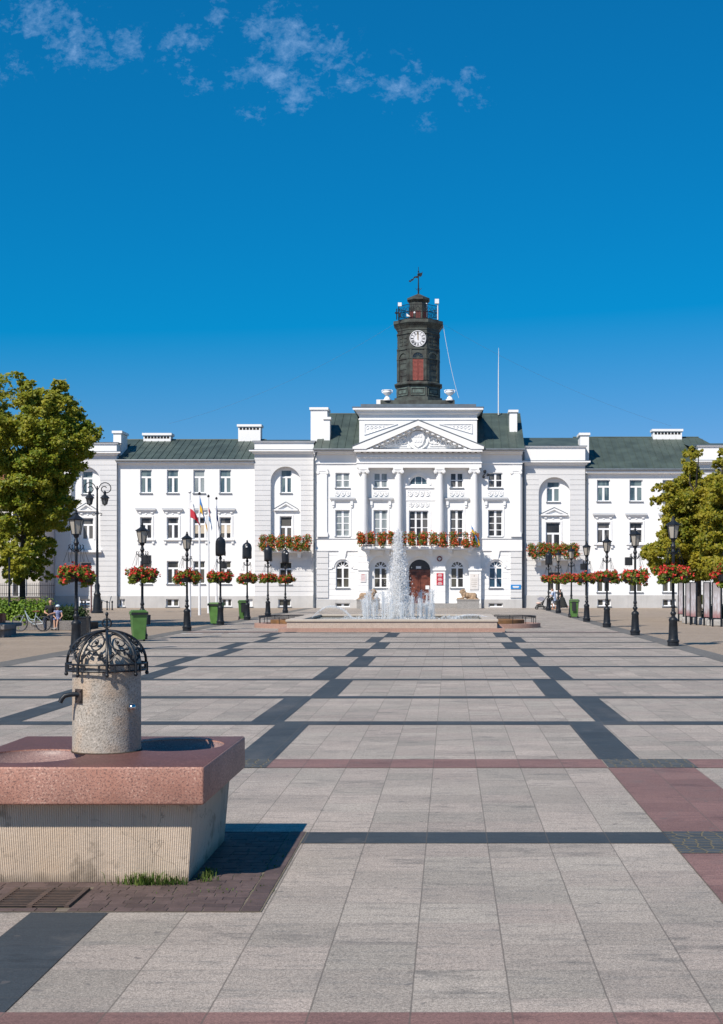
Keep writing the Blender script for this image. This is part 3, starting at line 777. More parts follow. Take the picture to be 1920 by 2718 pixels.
def hood(cx, w, zt, y, h=.24, out=.24, name='window_hood', brackets=None, hang=None):
    b = MB()
    b.box(cx - w / 2, cx + w / 2, y - out, y - .001, zt - .07, zt); b.box(cx - w / 2 + .06, cx + w / 2 - .06, y - out + .06, y - .001, zt - .15, zt - .073)
    b.box(cx - w / 2 + .12, cx + w / 2 - .12, y - .09, y - .001, zt - h, zt - .153)
    if brackets:
        for s in (-1, 1):
            x = cx + s * brackets
            b.box(x - .10, x + .10, y - .17, y - .002, zt - h - .30, zt - h - .002); b.box(x - .075, x + .075, y - .11, y - .002, zt - h - .48, zt - h - .303)
    o = b.build(name, trim, hall)
    MB().box(cx - w / 2 - .02, cx + w / 2 + .02, y - out - .02, y - .001, zt + .002, zt + .03).build('flashing', cap_m, o)
    return o
def surround(x0, x1, z0, z1, y, t=.14, name='window_surround', square=True, bottom=False):
    b = MB(); d = .05
    b.box(x0 - t, x0 - .004, y - d, y - .001, z0, z1 + t); b.box(x1 + .004, x1 + t, y - d, y - .001, z0, z1 + t)
    b.box(x0 - .004, x1 + .004, y - d, y - .001, z1 + .004, z1 + t)
    if square:
        cx = (x0 + x1) / 2; zz = z1 + t + .16
        for dx, s in ((0, .07),): b.box(cx - s, cx + s, y - .05, y - .001, zz - s, zz + s)
        for s in (-1, 1): b.box(cx + s * (x1 - x0) * .52 - .10, cx + s * (x1 - x0) * .52 + .10, y - .10, y - .001, zz + .02, zz + .14)
    return b.build(name, trim, hall)
def apron(x0, x1, z0, y):                        # moulded sill on two consoles
    b = MB(); b.box(x0 - .28, x1 + .28, y - .20, y - .001, z0 - .14, z0 - .05)
    for x in (x0 - .12, x1 + .12): b.box(x - .09, x + .09, y - .12, y - .001, z0 - .40, z0 - .143)
    return b.build('window_apron', trim, hall)
def gable(cx, w, zb, zt, y):
    b = MB(); d = .22
    b.box(cx - w / 2, cx + w / 2, y - d, y - .001, zb, zb + .11)
    for s in (-1, 1):
        b.prism([(cx + s * w / 2, zb + .113), (cx + s * (w / 2 - .32), zb + .113), (cx, zt - .17), (cx, zt)], y - d, y - .001)
    b.prism([(cx - w / 2 + .33, zb + .114), (cx + w / 2 - .33, zb + .114), (cx, zt - .18)], y - .05, y - .001)
    o = b.build('window_pediment', trim, hall)
    f = MB()
    for s in (-1, 1): f.prism([(cx + s * (w / 2 + .03), zb + .117), (cx + s * (w / 2 + .03), zb + .155), (cx, zt + .045), (cx, zt + .004)], y - d - .03, y - .001)
    f.build('flashing', cap_m, o)
def cornice(name, x0, x1, y, z0, z1, out, m=None, ends=(True, True), T=.3):
    b = MB(); n = 4; prof = [(.02, 0), (.30, .16), (.42, .22), (.42, .45), (.95, .62), (1, .66), (1, 1)]
    pts = [(y - o * out, z0 + h * (z1 - z0)) for o, h in prof]
    pts = [(y + T, z0)] + pts + [(y + T, z1)]
    e0 = x0; e1 = x1; k = len(pts)
    v = []
    for side, xe in ((0, x0), (1, x1)):
        for i, p in enumerate(pts):
            o = max(0, y - p[0]) if ends[side] and 0 < i < k - 1 else 0
            v.append((xe - o if side == 0 else xe + o, p[0], p[1]))
    f = [tuple(range(k - 1, -1, -1)), tuple(range(k, 2 * k))] + [(i, (i + 1) % k, k + (i + 1) % k, k + i) for i in range(k)]
    b.add(v, f); return b.build(name, m or trim, hall)
def roof(name, xe0, xe1, ye, ze, xr0, xr1, yr, zr, seam=.56, m=None):
    b = MB(); yb = 2 * yr - ye
    A, B, C_, D_ = (xe0, ye, ze), (xe1, ye, ze), (xr1, yr, zr), (xr0, yr, zr)
    b.quad(A, B, C_, D_); b.quad((xe1, yb, ze), (xe0, yb, ze), D_, C_)
    b.add([A, D_, (xe0, yb, ze)], [(0, 1, 2)]); b.add([B, (xe1, yb, ze), C_], [(0, 1, 2)])
    o = b.build(name, roof_m, hall); s = MB(); nseam = int((xe1 - xe0) / seam)
    sl = Vector((0, yr - ye, zr - ze)); nn = Vector((0, -(zr - ze), yr - ye)).normalized() * .045
    for i in range(1, nseam):
        x = xe0 + (xe1 - xe0) * i / nseam
        t1 = 1.0
        if x < xr0: t1 = (x - xe0) / max(.01, xr0 - xe0)
        if x > xr1: t1 = (xe1 - x) / max(.01, xe1 - xr1)
        p, q = Vector((x, ye, ze)), Vector((x, ye, ze)) + sl * t1; w = Vector((.02, 0, 0))
        s.add([tuple(p - w), tuple(p + w), tuple(q + w), tuple(q - w), tuple(p - w + nn), tuple(p + w + nn), tuple(q + w + nn), tuple(q - w + nn)],
              [(4, 5, 6, 7), (0, 4, 7, 3), (1, 2, 6, 5), (0, 1, 5, 4)])
    s.tube([D_, C_], .07, 6)
    s.build('seam', roof_m, o)
    g = MB(); g.tube([(xe0, ye - .06, ze - .05), (xe1, ye - .06, ze - .05)], .085, 8); g.build('gutter', pipe_m, o)
    return o
def courses(z0, z1, d): return list(np.arange(z0, z1, d))
def chimney(x0, x1, y0, y1, z0, z1, holes=0, name='chimney'):
    b = MB(); b.box(x0, x1, y0, y1, z0, z1 - .22); b.box(x0 - .10, x1 + .10, y0 - .10, y1 + .10, z1 - .20, z1)
    if holes: b.box(x0 + .05, x1 - .05, y0 + .05, y1 - .05, z1 - .22, z1 - .20)
    o = b.build(name, white, hall)
    if holes:
        h = MB()
        for i in range(holes):
            x = x0 + (x1 - x0) * (i + .8) / (holes + .6); h.box(x - .11, x + .11, y0 - .004, y0 + .1, z1 - .48, z1 - .27)
        h.build('flue_opening', mat('flue_black', (.02, .02, .02), .9), o)  # near-black blocks set into the chimney front
    return o
def xs_(a, Y): return tuple(X(p, Y) for p in a)

# --- wings -------------------------------------------------------------------
def wing(px0, px1, Y, cols, rows, py_eave, py_plinth, bases, lowkinds):
    top = Z(py_eave, Y) + .1; zp = Z(py_plinth, Y); holes = []
    for ci, c in enumerate(cols):
        a, e = xs_(c, Y)
        for r in rows[:3]: holes.append((a, e, Z(r[1], Y), Z(r[0], Y)))
    relief_wall('wall', white, X(px0, Y), X(px1, Y), zp, top, Y, holes)
    bh = [(*xs_(c, Y), Z(rows[3][1], Y), Z(rows[3][0], Y)) for c in bases]
    relief_wall('plinth', plinth_m, X(px0, Y), X(px1, Y), -.05, zp - .002, Y - .06, bh)
    for h in bh: window(*h, Y - .06, 'B', g_low, True, dep=.16)
    for ci, c in enumerate(cols):
        a, e = xs_(c, Y); (u0, u1), (m0, m1), (l0, l1) = rows[:3]
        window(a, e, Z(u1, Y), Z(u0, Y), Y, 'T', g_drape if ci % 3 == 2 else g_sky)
        o = window(a, e, Z(m1, Y), Z(m0, Y), Y, 'T', g_mid, False, blind=lowkinds[ci])
        surround(a, e, Z(m1, Y), Z(m0, Y), Y); apron(a, e, Z(m1, Y), Y)
        hood((a + e) / 2, (e - a) + .68, Z(m0 - 18, Y), Y)
        window(a, e, Z(l1, Y), Z(l0, Y), Y, 'T', g_low)
LC = [(314.7, 341), (374.5, 401), (433.9, 460.2), (492.5, 518.8)]
LR = [(1053, 1105.5), (1159.6, 1208), (1257.8, 1309), (1342.8, 1360)]
wing(262, 571, YW, LC, LR, 1033, 1336.5, [(266, 281), (373, 401.5), (498, 520), (557, 567)], [0, 0, .62, .6])
RC = [(1339, 1368.5), (1412, 1441.5), (1486, 1515.5)]
RR = [(1075.7, 1124), (1171, 1218), (1281, 1327.5), (1343.5, 1359)]
wing(1312, 1566, YW, RC, RR, 1053, 1334.5, [(1340, 1370), (1486, 1516)], [0, 0, 0])
ze = Z(1031, YW - .35); roof('roof', X(262, YW), X(572, YW), YW - .38, ze, X(281, 118), X(598, 118), 118, Z(986, 118))
MB().box(X(262, YW), X(571, YW), YW - .30, YW + .2, ze - .28, ze - .06).build('eaves', trim, hall)
ze = Z(1051.5, YW - .35); roof('roof', X(1312, YW), X(1700, YW), YW - .38, ze, X(1285, 119), X(1566.5, 119), 119, Z(980.5, 119))
MB().box(X(1313, YW), X(1566, YW), YW - .34, YW + .2, ze - .34, ze - .06).build('eaves', trim, hall)
chimney(*xs_((322, 383), 117.5), 117.5, 118.6, 13.4, Z(971, 117.5), 8)
chimney(*xs_((534.5, 584.5), 117.5), 117.5, 118.6, 13.4, Z(951.5, 117.5), 6)
chimney(*xs_((1465, 1529.5), 118.5), 118.5, 119.6, 13.6, Z(962, 118.5), 8)
chimney(*xs_((254.5, 272), 113), 113, 115.2, 11.8, Z(966, 113))
chimney(*xs_((1301.5, 1321), 113), 113, 115, 11.5, Z(970.5, 113))

# --- pavilions ---------------------------------------------------------------
def pavilion(px0, px1, at0, at1, co0, co1, niche, up, gab, door, lo, base, balcony, plinth=1336, hide=False):
    Y = YP; zp = Z(plinth, Y); zc = Z(co1, Y); (n0, n1, nt_, nb) = niche
    a, e = X(n0, Y), X(n1, Y); r = (e - a) / 2; cx = (a + e) / 2; zn = Z(nt_, Y) ; zb = Z(nb, Y)
    lx0, lx1, lz1, lz0 = X(lo[0], Y), X(lo[1], Y), Z(lo[2], Y), Z(lo[3], Y)
    holes = [(a, e, zb, zn), (lx0, lx1, lz0, lz1)]
    relief_wall('pavilion_wall', rust_white, X(px0, Y), X(px1, Y), zp, zc + .02, Y, holes, courses(zp + .35, zc - .3, .415), T=1.2, arch=[(cx, zn - r, r)], depth=.42)
    Yn = Y + .40
    ux0, ux1, uz1, uz0 = X(up[0], Y), X(up[1], Y), Z(up[2], Y), Z(up[3], Y)
    dx0, dx1, dz1, dz0 = X(door[0], Y), X(door[1], Y), Z(door[2], Y), Z(door[3], Y)
    relief_wall('niche_wall', white, a - .05, e + .05, zb - .05, zn + .05, Yn, [(ux0, ux1, uz0, uz1), (dx0, dx1, dz0, dz1)], T=.4)
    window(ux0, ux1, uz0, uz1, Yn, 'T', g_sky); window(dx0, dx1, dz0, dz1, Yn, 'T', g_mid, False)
    surround(dx0, dx1, dz0, dz1, Yn); gable(cx, X(gab[1], Y) - X(gab[0], Y), Z(gab[3], Y), Z(gab[2], Y), Yn)
    window(lx0, lx1, lz0, lz1, Y, 'T', g_low, dep=.2)
    bx = (*xs_(base[:2], Y), Z(base[3], Y), Z(base[2], Y))
    relief_wall('plinth', plinth_m, X(px0, Y) - .03, X(px1, Y) + .03, -.05, zp - .002, Y - .06, [bx]); window(*bx, Y - .06, 'B', g_low, dep=.16)
    relief_wall('attic_wall', white, X(px0, Y), X(px1, Y), Z(co0, Y) - .01, Z(at1 + (at0 - at1) * .86, Y), Y, T=1.2)
    cornice('attic_cornice', X(px0, Y), X(px1, Y), Y, Z(at0 + 4.5, Y), Z(at0, Y), .14, T=1.2)
    cornice('cornice', X(px0, Y), X(px1, Y), Y, zc, Z(co0, Y), .40, T=.4)
    fl = MB(); fl.box(X(px0, Y) - .16, X(px1, Y) + .16, Y - .17, Y + 1.2, Z(at0, Y) + .003, Z(at0, Y) + .05)
    fl.box(X(px0, Y) - .42, X(px1, Y) + .42, Y - .42, Y - .004, Z(co0, Y) + .003, Z(co0, Y) + .035); fl.build('parapet_flashing', cap_m, hall)
    if balcony:
        b0, b1, bt, bb = balcony; bx0, bx1, bz1, bz0 = X(b0, Y), X(b1, Y), Z(bt, Y), Z(bb, Y)
        s = MB(); s.box(bx0, bx1, Y - 1.0, Y - .001, bz0 + .06, bz1); s.box(bx0 + .08, bx1 - .08, Y - .93, Y - .001, bz0, bz0 + .058)
        for q in (.12, .5, .88):
            x = bx0 + (bx1 - bx0) * q
            s.prism([(0, 0)] * 0 or [(x - .14, bz0 - .002), (x + .14, bz0 - .002), (x + .12, bz0 - .40), (x - .12, bz0 - .40)], Y - .55, Y - .002)
        o = s.build('balcony', trim, hall); rl = MB()
        zt = bz1 + .95
        for (p, q) in (((bx0 + .05, Y - .02), (bx0 + .05, Y - .95)), ((bx0 + .05, Y - .95), (bx1 - .05, Y - .95)), ((bx1 - .05, Y - .95), (bx1 - .05, Y - .02))):
            for zz in (bz1 + .1, zt): rl.tube([(*p, zz), (*q, zz)], .022, 5)
            n = max(2, int(math.dist(p, q) / .13))
            for i in range(n + 1):
                x, yv = p[0] + (q[0] - p[0]) * i / n, p[1] + (q[1] - p[1]) * i / n; rl.tube([(x, yv, bz1), (x, yv, zt)], .011, 4)
        rl.build('railing', iron, o)
pavilion(571, 704, 989.8, 1009, 1009.5, 1018.5, (607.2, 674.2, 1046, 1232), (627.8, 653.4, 1052, 1104.6), (613.5, 667, 1125.4, 1144.5), (626.5, 653.8, 1157, 1232), (626.5, 655, 1260, 1310), (624.5, 653, 1342.8, 1360), (593, 683, 1232.5, 1239.5))
pavilion(1171.5, 1312.5, 1000.8, 1033, 1034, 1044, (1208.3, 1278.7, 1069.8, 1250), (1227, 1256.5, 1078.7, 1124.6), (1213, 1273, 1138, 1155.5), (1225, 1257.5, 1170.5, 1250), (1229, 1259, 1281.4, 1326), (1227, 1257, 1343.5, 1359), (1199, 1288, 1250.5, 1257.5), 1335)
pavilion(124, 262, 993, 1013, 1013.5, 1022, (159, 225, 1046, 1233), (181, 206, 1055, 1107), (170, 217, 1128, 1146), (181, 207, 1161, 1209.5), (179, 205, 1260, 1309), (179, 205, 1343, 1356), None)
pavilion(1566, 1706, 999, 1032, 1033, 1042, (1602, 1672, 1068, 1250), (1621, 1650, 1078, 1124), (1607, 1667, 1138, 1155), (1619, 1652, 1170, 1220), (1623, 1653, 1281, 1326), (1621, 1651, 1343, 1359), None, 1335)
b = MB(); b.box(*xs_((154, 229), YP), YP - .35, YP - .001, Z(1238.5, YP), Z(1233.5, YP)); b.build('string_course', trim, hall)
# low roofs behind the pavilion parapets
for p0, p1, zt in ((571, 720, 986), (1165, 1316, 981.6), (130, 262, 991), (1560, 1700, 994)):
    r = MB(); y0, y1 = YP + 1.2, YP + 6.5; z0 = Z(1004, YP + 1.2)
    r.quad((X(p0, YP), y0, z0), (X(p1, YP), y0, z0), (X(p1, YP), y1, Z(zt, y1)), (X(p0, YP), y1, Z(zt, y1)))
    r.quad((X(p0, YP), y1 + 6, z0 - 1), (X(p0, YP), y1, Z(zt, y1)), (X(p1, YP), y1, Z(zt, y1)), (X(p1, YP), y1 + 6, z0 - 1))
    r.build('roof', roof_m, hall)

# --- centre block ------------------------------------------------------------
CX0, CX1 = X(705, YC), X(1171, YC); GX0, GX1 = X(803, YG), X(1079, YG)
zfr = Z(1010, YC); zs = Z(1233.5, YC); zpl = Z(1344, YC)
UP = [(752.5, 784.5), (838, 869.5), (1009.5, 1039), (1095, 1127)]
upz = (Z(1093.5, YC), Z(1060, YC)); mdz = (Z(1203, YC), Z(1143.5, YC)); mdzc = (Z(1226, YC), Z(1143.5, YC))
holes = []
for i, c in enumerate(UP):
    a, e = xs_(c, YC); holes += [(a, e, *upz), (a, e, *(mdz if i in (0, 3) else mdzc))]
lun = (X(917.5, YC), X(960, YC)); lr = (lun[1] - lun[0]) / 2; lz = Z(1087.5, YC)
holes.append((*lun, lz, lz + lr)); cd = xs_((917.5, 961), YC); holes.append((*cd, Z(1226, YC), Z(1145, YC)))
relief_wall('wall', white, CX0, CX1, zs + .002, zfr + .02, YC, holes, arch=[((lun[0] + lun[1]) / 2, lz, lr)], T=.8)
for i, c in enumerate(UP):
    a, e = xs_(c, YC); w = e - a
    window(a, e, *upz, YC, 'Q', g_drape if i in (0, 1) else g_mid)
    window(a, e, *(mdz if i in (0, 3) else mdzc), YC, 'M', [g_drape, g_drape, g_mid, g_mid][i], i in (0, 3))
    surround(a, e, mdz[0], mdz[1], YC, square=False); hood((a + e) / 2, X(797, YC) - X(741, YC), Z(1117.5, YC), YC, .25, .26, brackets=.75)
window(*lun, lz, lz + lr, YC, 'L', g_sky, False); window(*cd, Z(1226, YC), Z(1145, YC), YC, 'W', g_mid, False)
surround(*cd, Z(1226, YC), Z(1145, YC), YC, .2, square=False)
b = MB(); cxl = (lun[0] + lun[1]) / 2; arch_ring(b, cxl, lz, lr + .10, lr + .26, YC - .07, YC - .001)
b.box(X(906, YC), X(973, YC), YC - .10, YC - .001, Z(1094.5, YC), Z(1091, YC)); b.prism([(cxl - .14, lz + lr + .2), (cxl + .14, lz + lr + .2), (cxl + .20, Z(1049.5, YC)), (cxl - .20, Z(1049.5, YC))], YC - .17, YC - .002)
b.box(X(903, YC), X(976, YC), YC - .05, YC - .001, Z(1122.5, YC), Z(1121, YC)); b.build('window_surround', trim, hall)
def swag(x0, x1, z0, z1, y, rich=False):          # stucco panel: framed ground with garlands and a rosette
    b = MB(); w, h = x1 - x0, z1 - z0; t = .035
    b.box(x0, x1, y - .03, y - .001, z1 - t, z1); b.box(x0, x0 + t, y - .03, y - .001, z0, z1 - t); b.box(x1 - t, x1, y - .03, y - .001, z0, z1 - t)
    n = 4 if rich else 3
    for k in range(n):
        c = x0 + w * (k + .5) / n; rr = w / n * .42
        b.tube([(c + rr * math.cos(PI * j / 10), y - .02, z1 - .12 - (h - .16) * math.sin(PI * j / 10)) for j in range(11)], [.02 + .035 * math.sin(PI * j / 10) for j in range(11)], 6)
        b.torus((c - w / n * .5 + w / n * .5, y - .02, z1 - h * .42), h * .16, .028, 'y', 12, 5)
        if rich: b.tube([(c + .10 * math.cos(q) * (1 - q / 9), y - .02, (z0 + z1) / 2 + h * .34 * math.sin(q) * (1 - q / 9)) for q in np.linspace(0, 7, 16)], .03, 5)
    for k in range(n + 1):
        c = x0 + .06 + (w - .12) * k / n; b.ball((c, y - .01, z1 - .13), (.06, .05, .07), 8); b.tube([(c, y - .015, z1 - .15), (c, y - .01, z0 + h * .2)], [.035, .01], 5)
    return b.build('stucco_relief', relief_m, hall)
for c in UP: swag(X(c[0] - 1, YC), X(c[1] + 2, YC), Z(1112.5, YC), Z(1101.5, YC), YC)
swag(X(914, YC), X(965, YC), Z(1113, YC), Z(1099, YC), YC, True); swag(X(917, YC), X(963, YC), Z(1137, YC), Z(1126, YC), YC, True)
# ground floor of the side bays
def arched_bay(cx, w, zt, zb, y):
    r = w / 2; return (cx - r, cx + r, zb, zt), (cx, zt - r, r)
zat = Z(1257.5, YC); zab = Z(1318, YC); zimp = Z(1276, YC)
SIDE = [((753.5 + 784) / 2, 784 - 753.5), ((1096.8 + 1127) / 2, 30.2)]
Yt, Yn2 = YC - .08, YC - .02
for (p0, p1, (c, w)) in ((705, 803, SIDE[0]), (1079, 1171, SIDE[1])):
    cx, ww = X(c, YC), w * YC / F; h, ar = arched_bay(cx, ww, zat, zab, YC)
    relief_wall('ground_floor_wall', white, X(p0, YC), X(p1, YC), zpl, zs, YC - .03, [h], courses(zpl + .3, zs - .2, .47), arch=[ar], gh=.03, gd=.025, T=.9)
    bh = (*xs_((c - 16, c + 16), YC), Z(1361, YC), Z(1352, YC)); relief_wall('plinth', plinth_m, X(p0, YC), X(p1, YC), -.05, zpl - .002, YC - .09, [bh]); window(*bh, YC - .09, 'B', g_low, False, dep=.16)
    window(*h, YC - .03, 'A', g_blue if c > 1000 else g_low)
    b = MB(); arch_ring(b, cx, ar[1], ar[2] + .14, ar[2] + .30, YC - .11, YC - .031)
    b.prism([(cx - .19, zat + .12), (cx + .19, zat + .12), (cx + .33, Z(1235, YC)), (cx - .33, Z(1235, YC))], YC - .16, YC - .032); b.build('arch_moulding', trim, hall)
    b = MB(); q = ar[2] + .30
    b.box(X(p0, YC), cx - q, YC - .10, YC - .031, zimp, zimp + .13); b.box(cx + q, X(p1, YC), YC - .10, YC - .031, zimp, zimp + .13)
    b.build('impost_moulding', trim, hall)
# ground floor projection under the balcony
h1, a1 = arched_bay(X(853.2, YG), 30.5 * YG / F, Z(1257.5, YG), 0.62, YG); h3, a3 = arched_bay(X(1025.5, YG), 30 * YG / F, Z(1257.5, YG), .62, YG)
h2, a2 = arched_bay(X(941, YG), 48.5 * YG / F, Z(1254.3, YG), .42, YG)
big = lambda h, a, k: ((h[0] - k, h[1] + k, h[2] - (.2 if k else 0), h[3] + k), (a[0], a[1], a[2] + k))
H1, A1 = big(h1, a1, .42); H3, A3 = big(h3, a3, .42); H2, A2 = big(h2, a2, .25)
relief_wall('portico_wall', white, GX0, GX1, zpl * 0 + .40, zs, YG, [(H1[0], H1[1], .40, H1[3]), (H2[0], H2[1], .40, H2[3]), (H3[0], H3[1], .40, H3[3])], courses(.9, zs - .3, .47), arch=[A1, A2, A3], gh=.03, gd=.02, T=.9, depth=.46)
relief_wall('plinth', plinth_m, GX0 - .02, GX1 + .02, -.05, .398, YG - .05)
Yr = YG + .45
relief_wall('portico_back_wall', white, GX0 + .3, GX1 - .3, .38, zs - .3, Yr, [(h1[0], h1[1], Z(1318, YG), h1[3]), (h2[0], h2[1], .39, h2[3]), (h3[0], h3[1], Z(1318, YG), h3[3])], arch=[a1, a2, a3], T=.5)
window(h1[0], h1[1], Z(1318, YG), h1[3], Yr, 'A', g_low, dep=.05); window(h3[0], h3[1], Z(1318, YG), h3[3], Yr, 'A', g_low, dep=.05)
b = MB()
for (h, a) in ((H1, A1), (H2, A2), (H3, A3)):
    b.prism([(a[0] - .20, h[3] + .02), (a[0] + .20, h[3] + .02), (a[0] + .34, zs - .03), (a[0] - .34, zs - .03)], YG - .12, YG - .001)
ed = [GX0, H1[0], H1[1], H2[0], H2[1], H3[0], H3[1], GX1]
b.build('keystone', trim, hall)
b = MB()
for k in range(0, 8, 2): b.box(ed[k] - (.06 if k else 0), ed[k + 1] + .06, YG - .08, YG - .001, Z(1279, YG), Z(1275, YG)); 
b.build('impost_moulding', trim, hall)
# entrance door
dcx, dw = a2[0], h2[1] - h2[0]; zl = Z(1281, YG)
d = MB(); d.box(h2[0], h2[1], Yr + .16, Yr + .22, .40, zl)
for s in (-1, 1):
    for (za, zb) in ((.62, 1.3), (1.45, 2.3), (2.45, zl - .15)):
        x0, x1 = (dcx - dw / 2 + .14, dcx - .12) if s < 0 else (dcx + .12, dcx + dw / 2 - .14)
        d.box(x0, x1, Yr + .135, Yr + .159, za, zb); d.box(x0 + .1, x1 - .1, Yr + .115, Yr + .134, za + .1, zb - .1)
d.box(dcx - .05, dcx + .05, Yr + .12, Yr + .159, .42, zl - .002); d.box(h2[0], h2[1], Yr + .08, Yr + .2, zl + .002, zl + .14)
door = d.build('entrance_door', door_m, hall)
p = MB(); n = 18; p.prism([(dcx + dw / 2 * math.cos(PI * k / n), a2[1] + dw / 2 * math.sin(PI * k / n)) for k in range(n + 1)] + [(h2[0], zl + .142), (h2[1], zl + .142)], Yr + .18, Yr + .2); p.build('fanlight', glass('fanlight_glass', (.02, .022, .03)), door)
MB().box(dcx - .30, dcx + .12, Yr + .165, Yr + .178, zl + .22, zl + .42).build('lamp_panel', white_p, door)
MB().ball((dcx + .10, Yr + .09, 1.3), .04, 8).build('handle', chrome, door)
MB().box(dcx + .48, dcx + .80, Yr + .10, Yr + .114, 1.55, 1.85).build('notice', white_p, door)
# balcony over the entrance
bx0, bx1 = xs_((814, 1064), YG - .6); bzt, bzb = Z(1226, YG - .6), Z(1231.5, YG - .6)
b = MB(); b.box(bx0, bx1, YG - 1.15, YG - .001, bzb + .05, bzt); b.box(bx0 + .08, bx1 - .08, YG - 1.07, YG - .001, bzb - .05, bzb + .048)
for px in (826, 870, 907, 966, 1010, 1053):
    x = X(px, YG); b.box(x - .17, x + .17, YG - .85, YG - .002, bzb - .26, bzb - .052); b.box(x - .13, x + .13, YG - .55, YG - .002, bzb - .42, bzb - .262)
bal = b.build('balcony', trim, hall); rl = MB(); yr = YG - 1.08
for (p, q) in (((bx0 + .06, YG + .4), (bx0 + .06, yr)), ((bx0 + .06, yr), (bx1 - .06, yr)), ((bx1 - .06, yr), (bx1 - .06, YG + .4))):
    for zz in (bzt + .10, bzt + .98): rl.tube([(*p, zz), (*q, zz)], .025, 5)
    n = int(math.dist(p, q) / .14)
    for i in range(n + 1):
        x, yv = p[0] + (q[0] - p[0]) * i / n, p[1] + (q[1] - p[1]) * i / n; rl.tube([(x, yv, bzt), (x, yv, bzt + .98)], .012, 4)
rl.build('railing', iron, bal)
# string courses, pilasters, quoins
b = MB()
for p0, p1 in ((705, 803), (1079, 1171)):
    b.box(X(p0, YC) , X(p1, YC), YC - .07, YC - .001, Z(1208, YC), Z(1205.5, YC)); b.box(X(p0, YC), X(p1, YC), YC - .13, YC - .001, zs - .06, zs + .09)
b.build('string_course', trim, hall)
def pilaster(p0, p1):
    x0, x1 = xs_((p0, p1), YC); b = MB(); y = YC - .14; zb, zt = Z(1194, YC), Z(1054, YC)
    b.box(x0, x1, y, YC - .001, zb, zt - .28); b.box(x0 - .07, x1 + .07, y - .06, YC - .001, zb - .35, zb - .002)
    b.box(x0 - .05, x1 + .05, y - .04, YC - .001, zt - .10, zt + .1)
    for x in (x0, x1): b.tube([(x, y - .05, zt - .20), (x, YC - .003, zt - .20)], .13, 12)
    b.box(x0 + .05, x1 - .05, y - .01, YC - .001, zt - .278, zt - .102); b.build('pilaster', white, hall)
    b = MB(); z = zpl + .15; k = 0
    while z < zs - .5:
        b.box(x0 - .10, x1 + .10, YC - .13, YC - .032, z, z + .43); z += .47; k += 1
    b.build('rusticated_pier', rust_white, hall)
pilaster(713.5, 734); pilaster(1147.5, 1167.5)
# columns
ycol = YC - .42
for px in (815.9, 893.2, 986.3, 1063.6):
    x = X(px, ycol); zb, zt = Z(1226, ycol), Z(1058, ycol); b = MB(); n = 24
    prof = [(.44, 0), (.44, .18), (.40, .19), (.43, .27), (.40, .36), (.33, .38)] + [(.325 - .055 * (t ** 1.6), .40 + (zt - zb - .52) * t) for t in np.linspace(0, 1, 9)] + [(.31, zt - zb - .10), (.31, zt - zb - .02)]
    b.lathe(prof, (x, ycol, zb), n); col = b.build('column', white, hall, True)
    c = MB(); c.box(x - .40, x + .40, ycol - .38, ycol + .38, zt + .16, zt + .30); c.box(x - .34, x + .34, ycol - .33, ycol + .33, zt - .02, zt + .158)
    for s in (-1, 1):
        c.tube([(x + s * .33, ycol - .37, zt + .0), (x + s * .33, ycol + .37, zt + .0)], .155, 14); c.torus((x + s * .33, ycol - .37, zt), .095, .03, 'y', 14, 5); c.ball((x + s * .33, ycol - .37, zt), .045, 8)
    c.build('capital', white, col)
# entablature and pediment
YE = YC - .72; ex0, ex1 = xs_((800, 1080), YE)
b = MB(); z0, z1, z2, z3 = Z(1048.5, YE), Z(1038.5, YE), Z(1036, YE), Z(1016, YE)
b.box(ex0, ex1, YE, YC + .3, z0, z1); b.box(ex0 - .05, ex1 + .05, YE - .07, YC + .3, z1 + .001, z2); b.box(ex0 + .01, ex1 - .01, YE + .012, YC + .3, z2 + .001, z3)
b.build('entablature', white, hall)
b = MB(); n = 22
for i in range(n):
    x = ex0 + (ex1 - ex0) * (i + .5) / n; b.box(x - .13, x + .13, YE - .42, YE - .001, z3 + .02, z3 + .16)
    b.box(x - .22, x + .22, YE - .10, YE + .01, z3 - .34, z3 - .18); b.tube([(x, YE - .05, z3 - .34), (x, YE - .05, z3 - .42)], [.15, .05], 6)
b.build('dentil_row', trim, hall)
zc0, zc1 = Z(1013.5, YE), Z(1009, YE); pl, prr, pa = X(791, YE - .7), X(1085.5, YE - .7), (X(937.5, YE - .7), Z(942, YE - .7))
b = MB(); b.box(pl + .12, prr - .12, YE - .62, YC + .3, zc0 - .02, zc1 + .02); b.box(ex0 - .12, ex1 + .12, YE - .30, YC + .3, z3 + .165, zc0 - .022)
pz = zc1 + .022; th = .42
for s, xe in ((-1, pl), (1, prr)):
    b.prism([(xe, pz), (xe, pz + .20), pa, (pa[0], pa[1] - th), (xe - s * 1.05, pz)], YE - .70, YC + .3)
    b.prism([(xe - s * 1.0, pz), (xe - s * 1.5, pz), (pa[0], pa[1] - th - .26), (pa[0], pa[1] - th - .004)], YE - .30, YC + .3)
b.prism([(pl + 1.3, pz), (prr - 1.3, pz), (pa[0], pa[1] - th - .28)], YE - .02, YC + .28)
ped = b.build('pediment', white, hall)
b = MB()
for s, xe in ((-1, pl), (1, prr)):
    b.prism([(xe + s * .05, pz + .203), (xe + s * .05, pz + .26), (pa[0], pa[1] + .07), (pa[0], pa[1] + .003)], YE - .74, YC + .3)
b.build('flashing', cap_m, ped)
b = MB()
for s, xe in ((-1, pl), (1, prr)):
    for i in range(9):
        t = (i + .6) / 9.4; xx = xe - s * 1.25 + (pa[0] - xe + s * 1.25) * t; zz = pz + .02 + (pa[1] - th - pz - .02) * t
        b.box(xx - .12, xx + .12, YE - .58, YE - .303, zz - .17, zz - .02)
b.build('modillion', trim, ped)
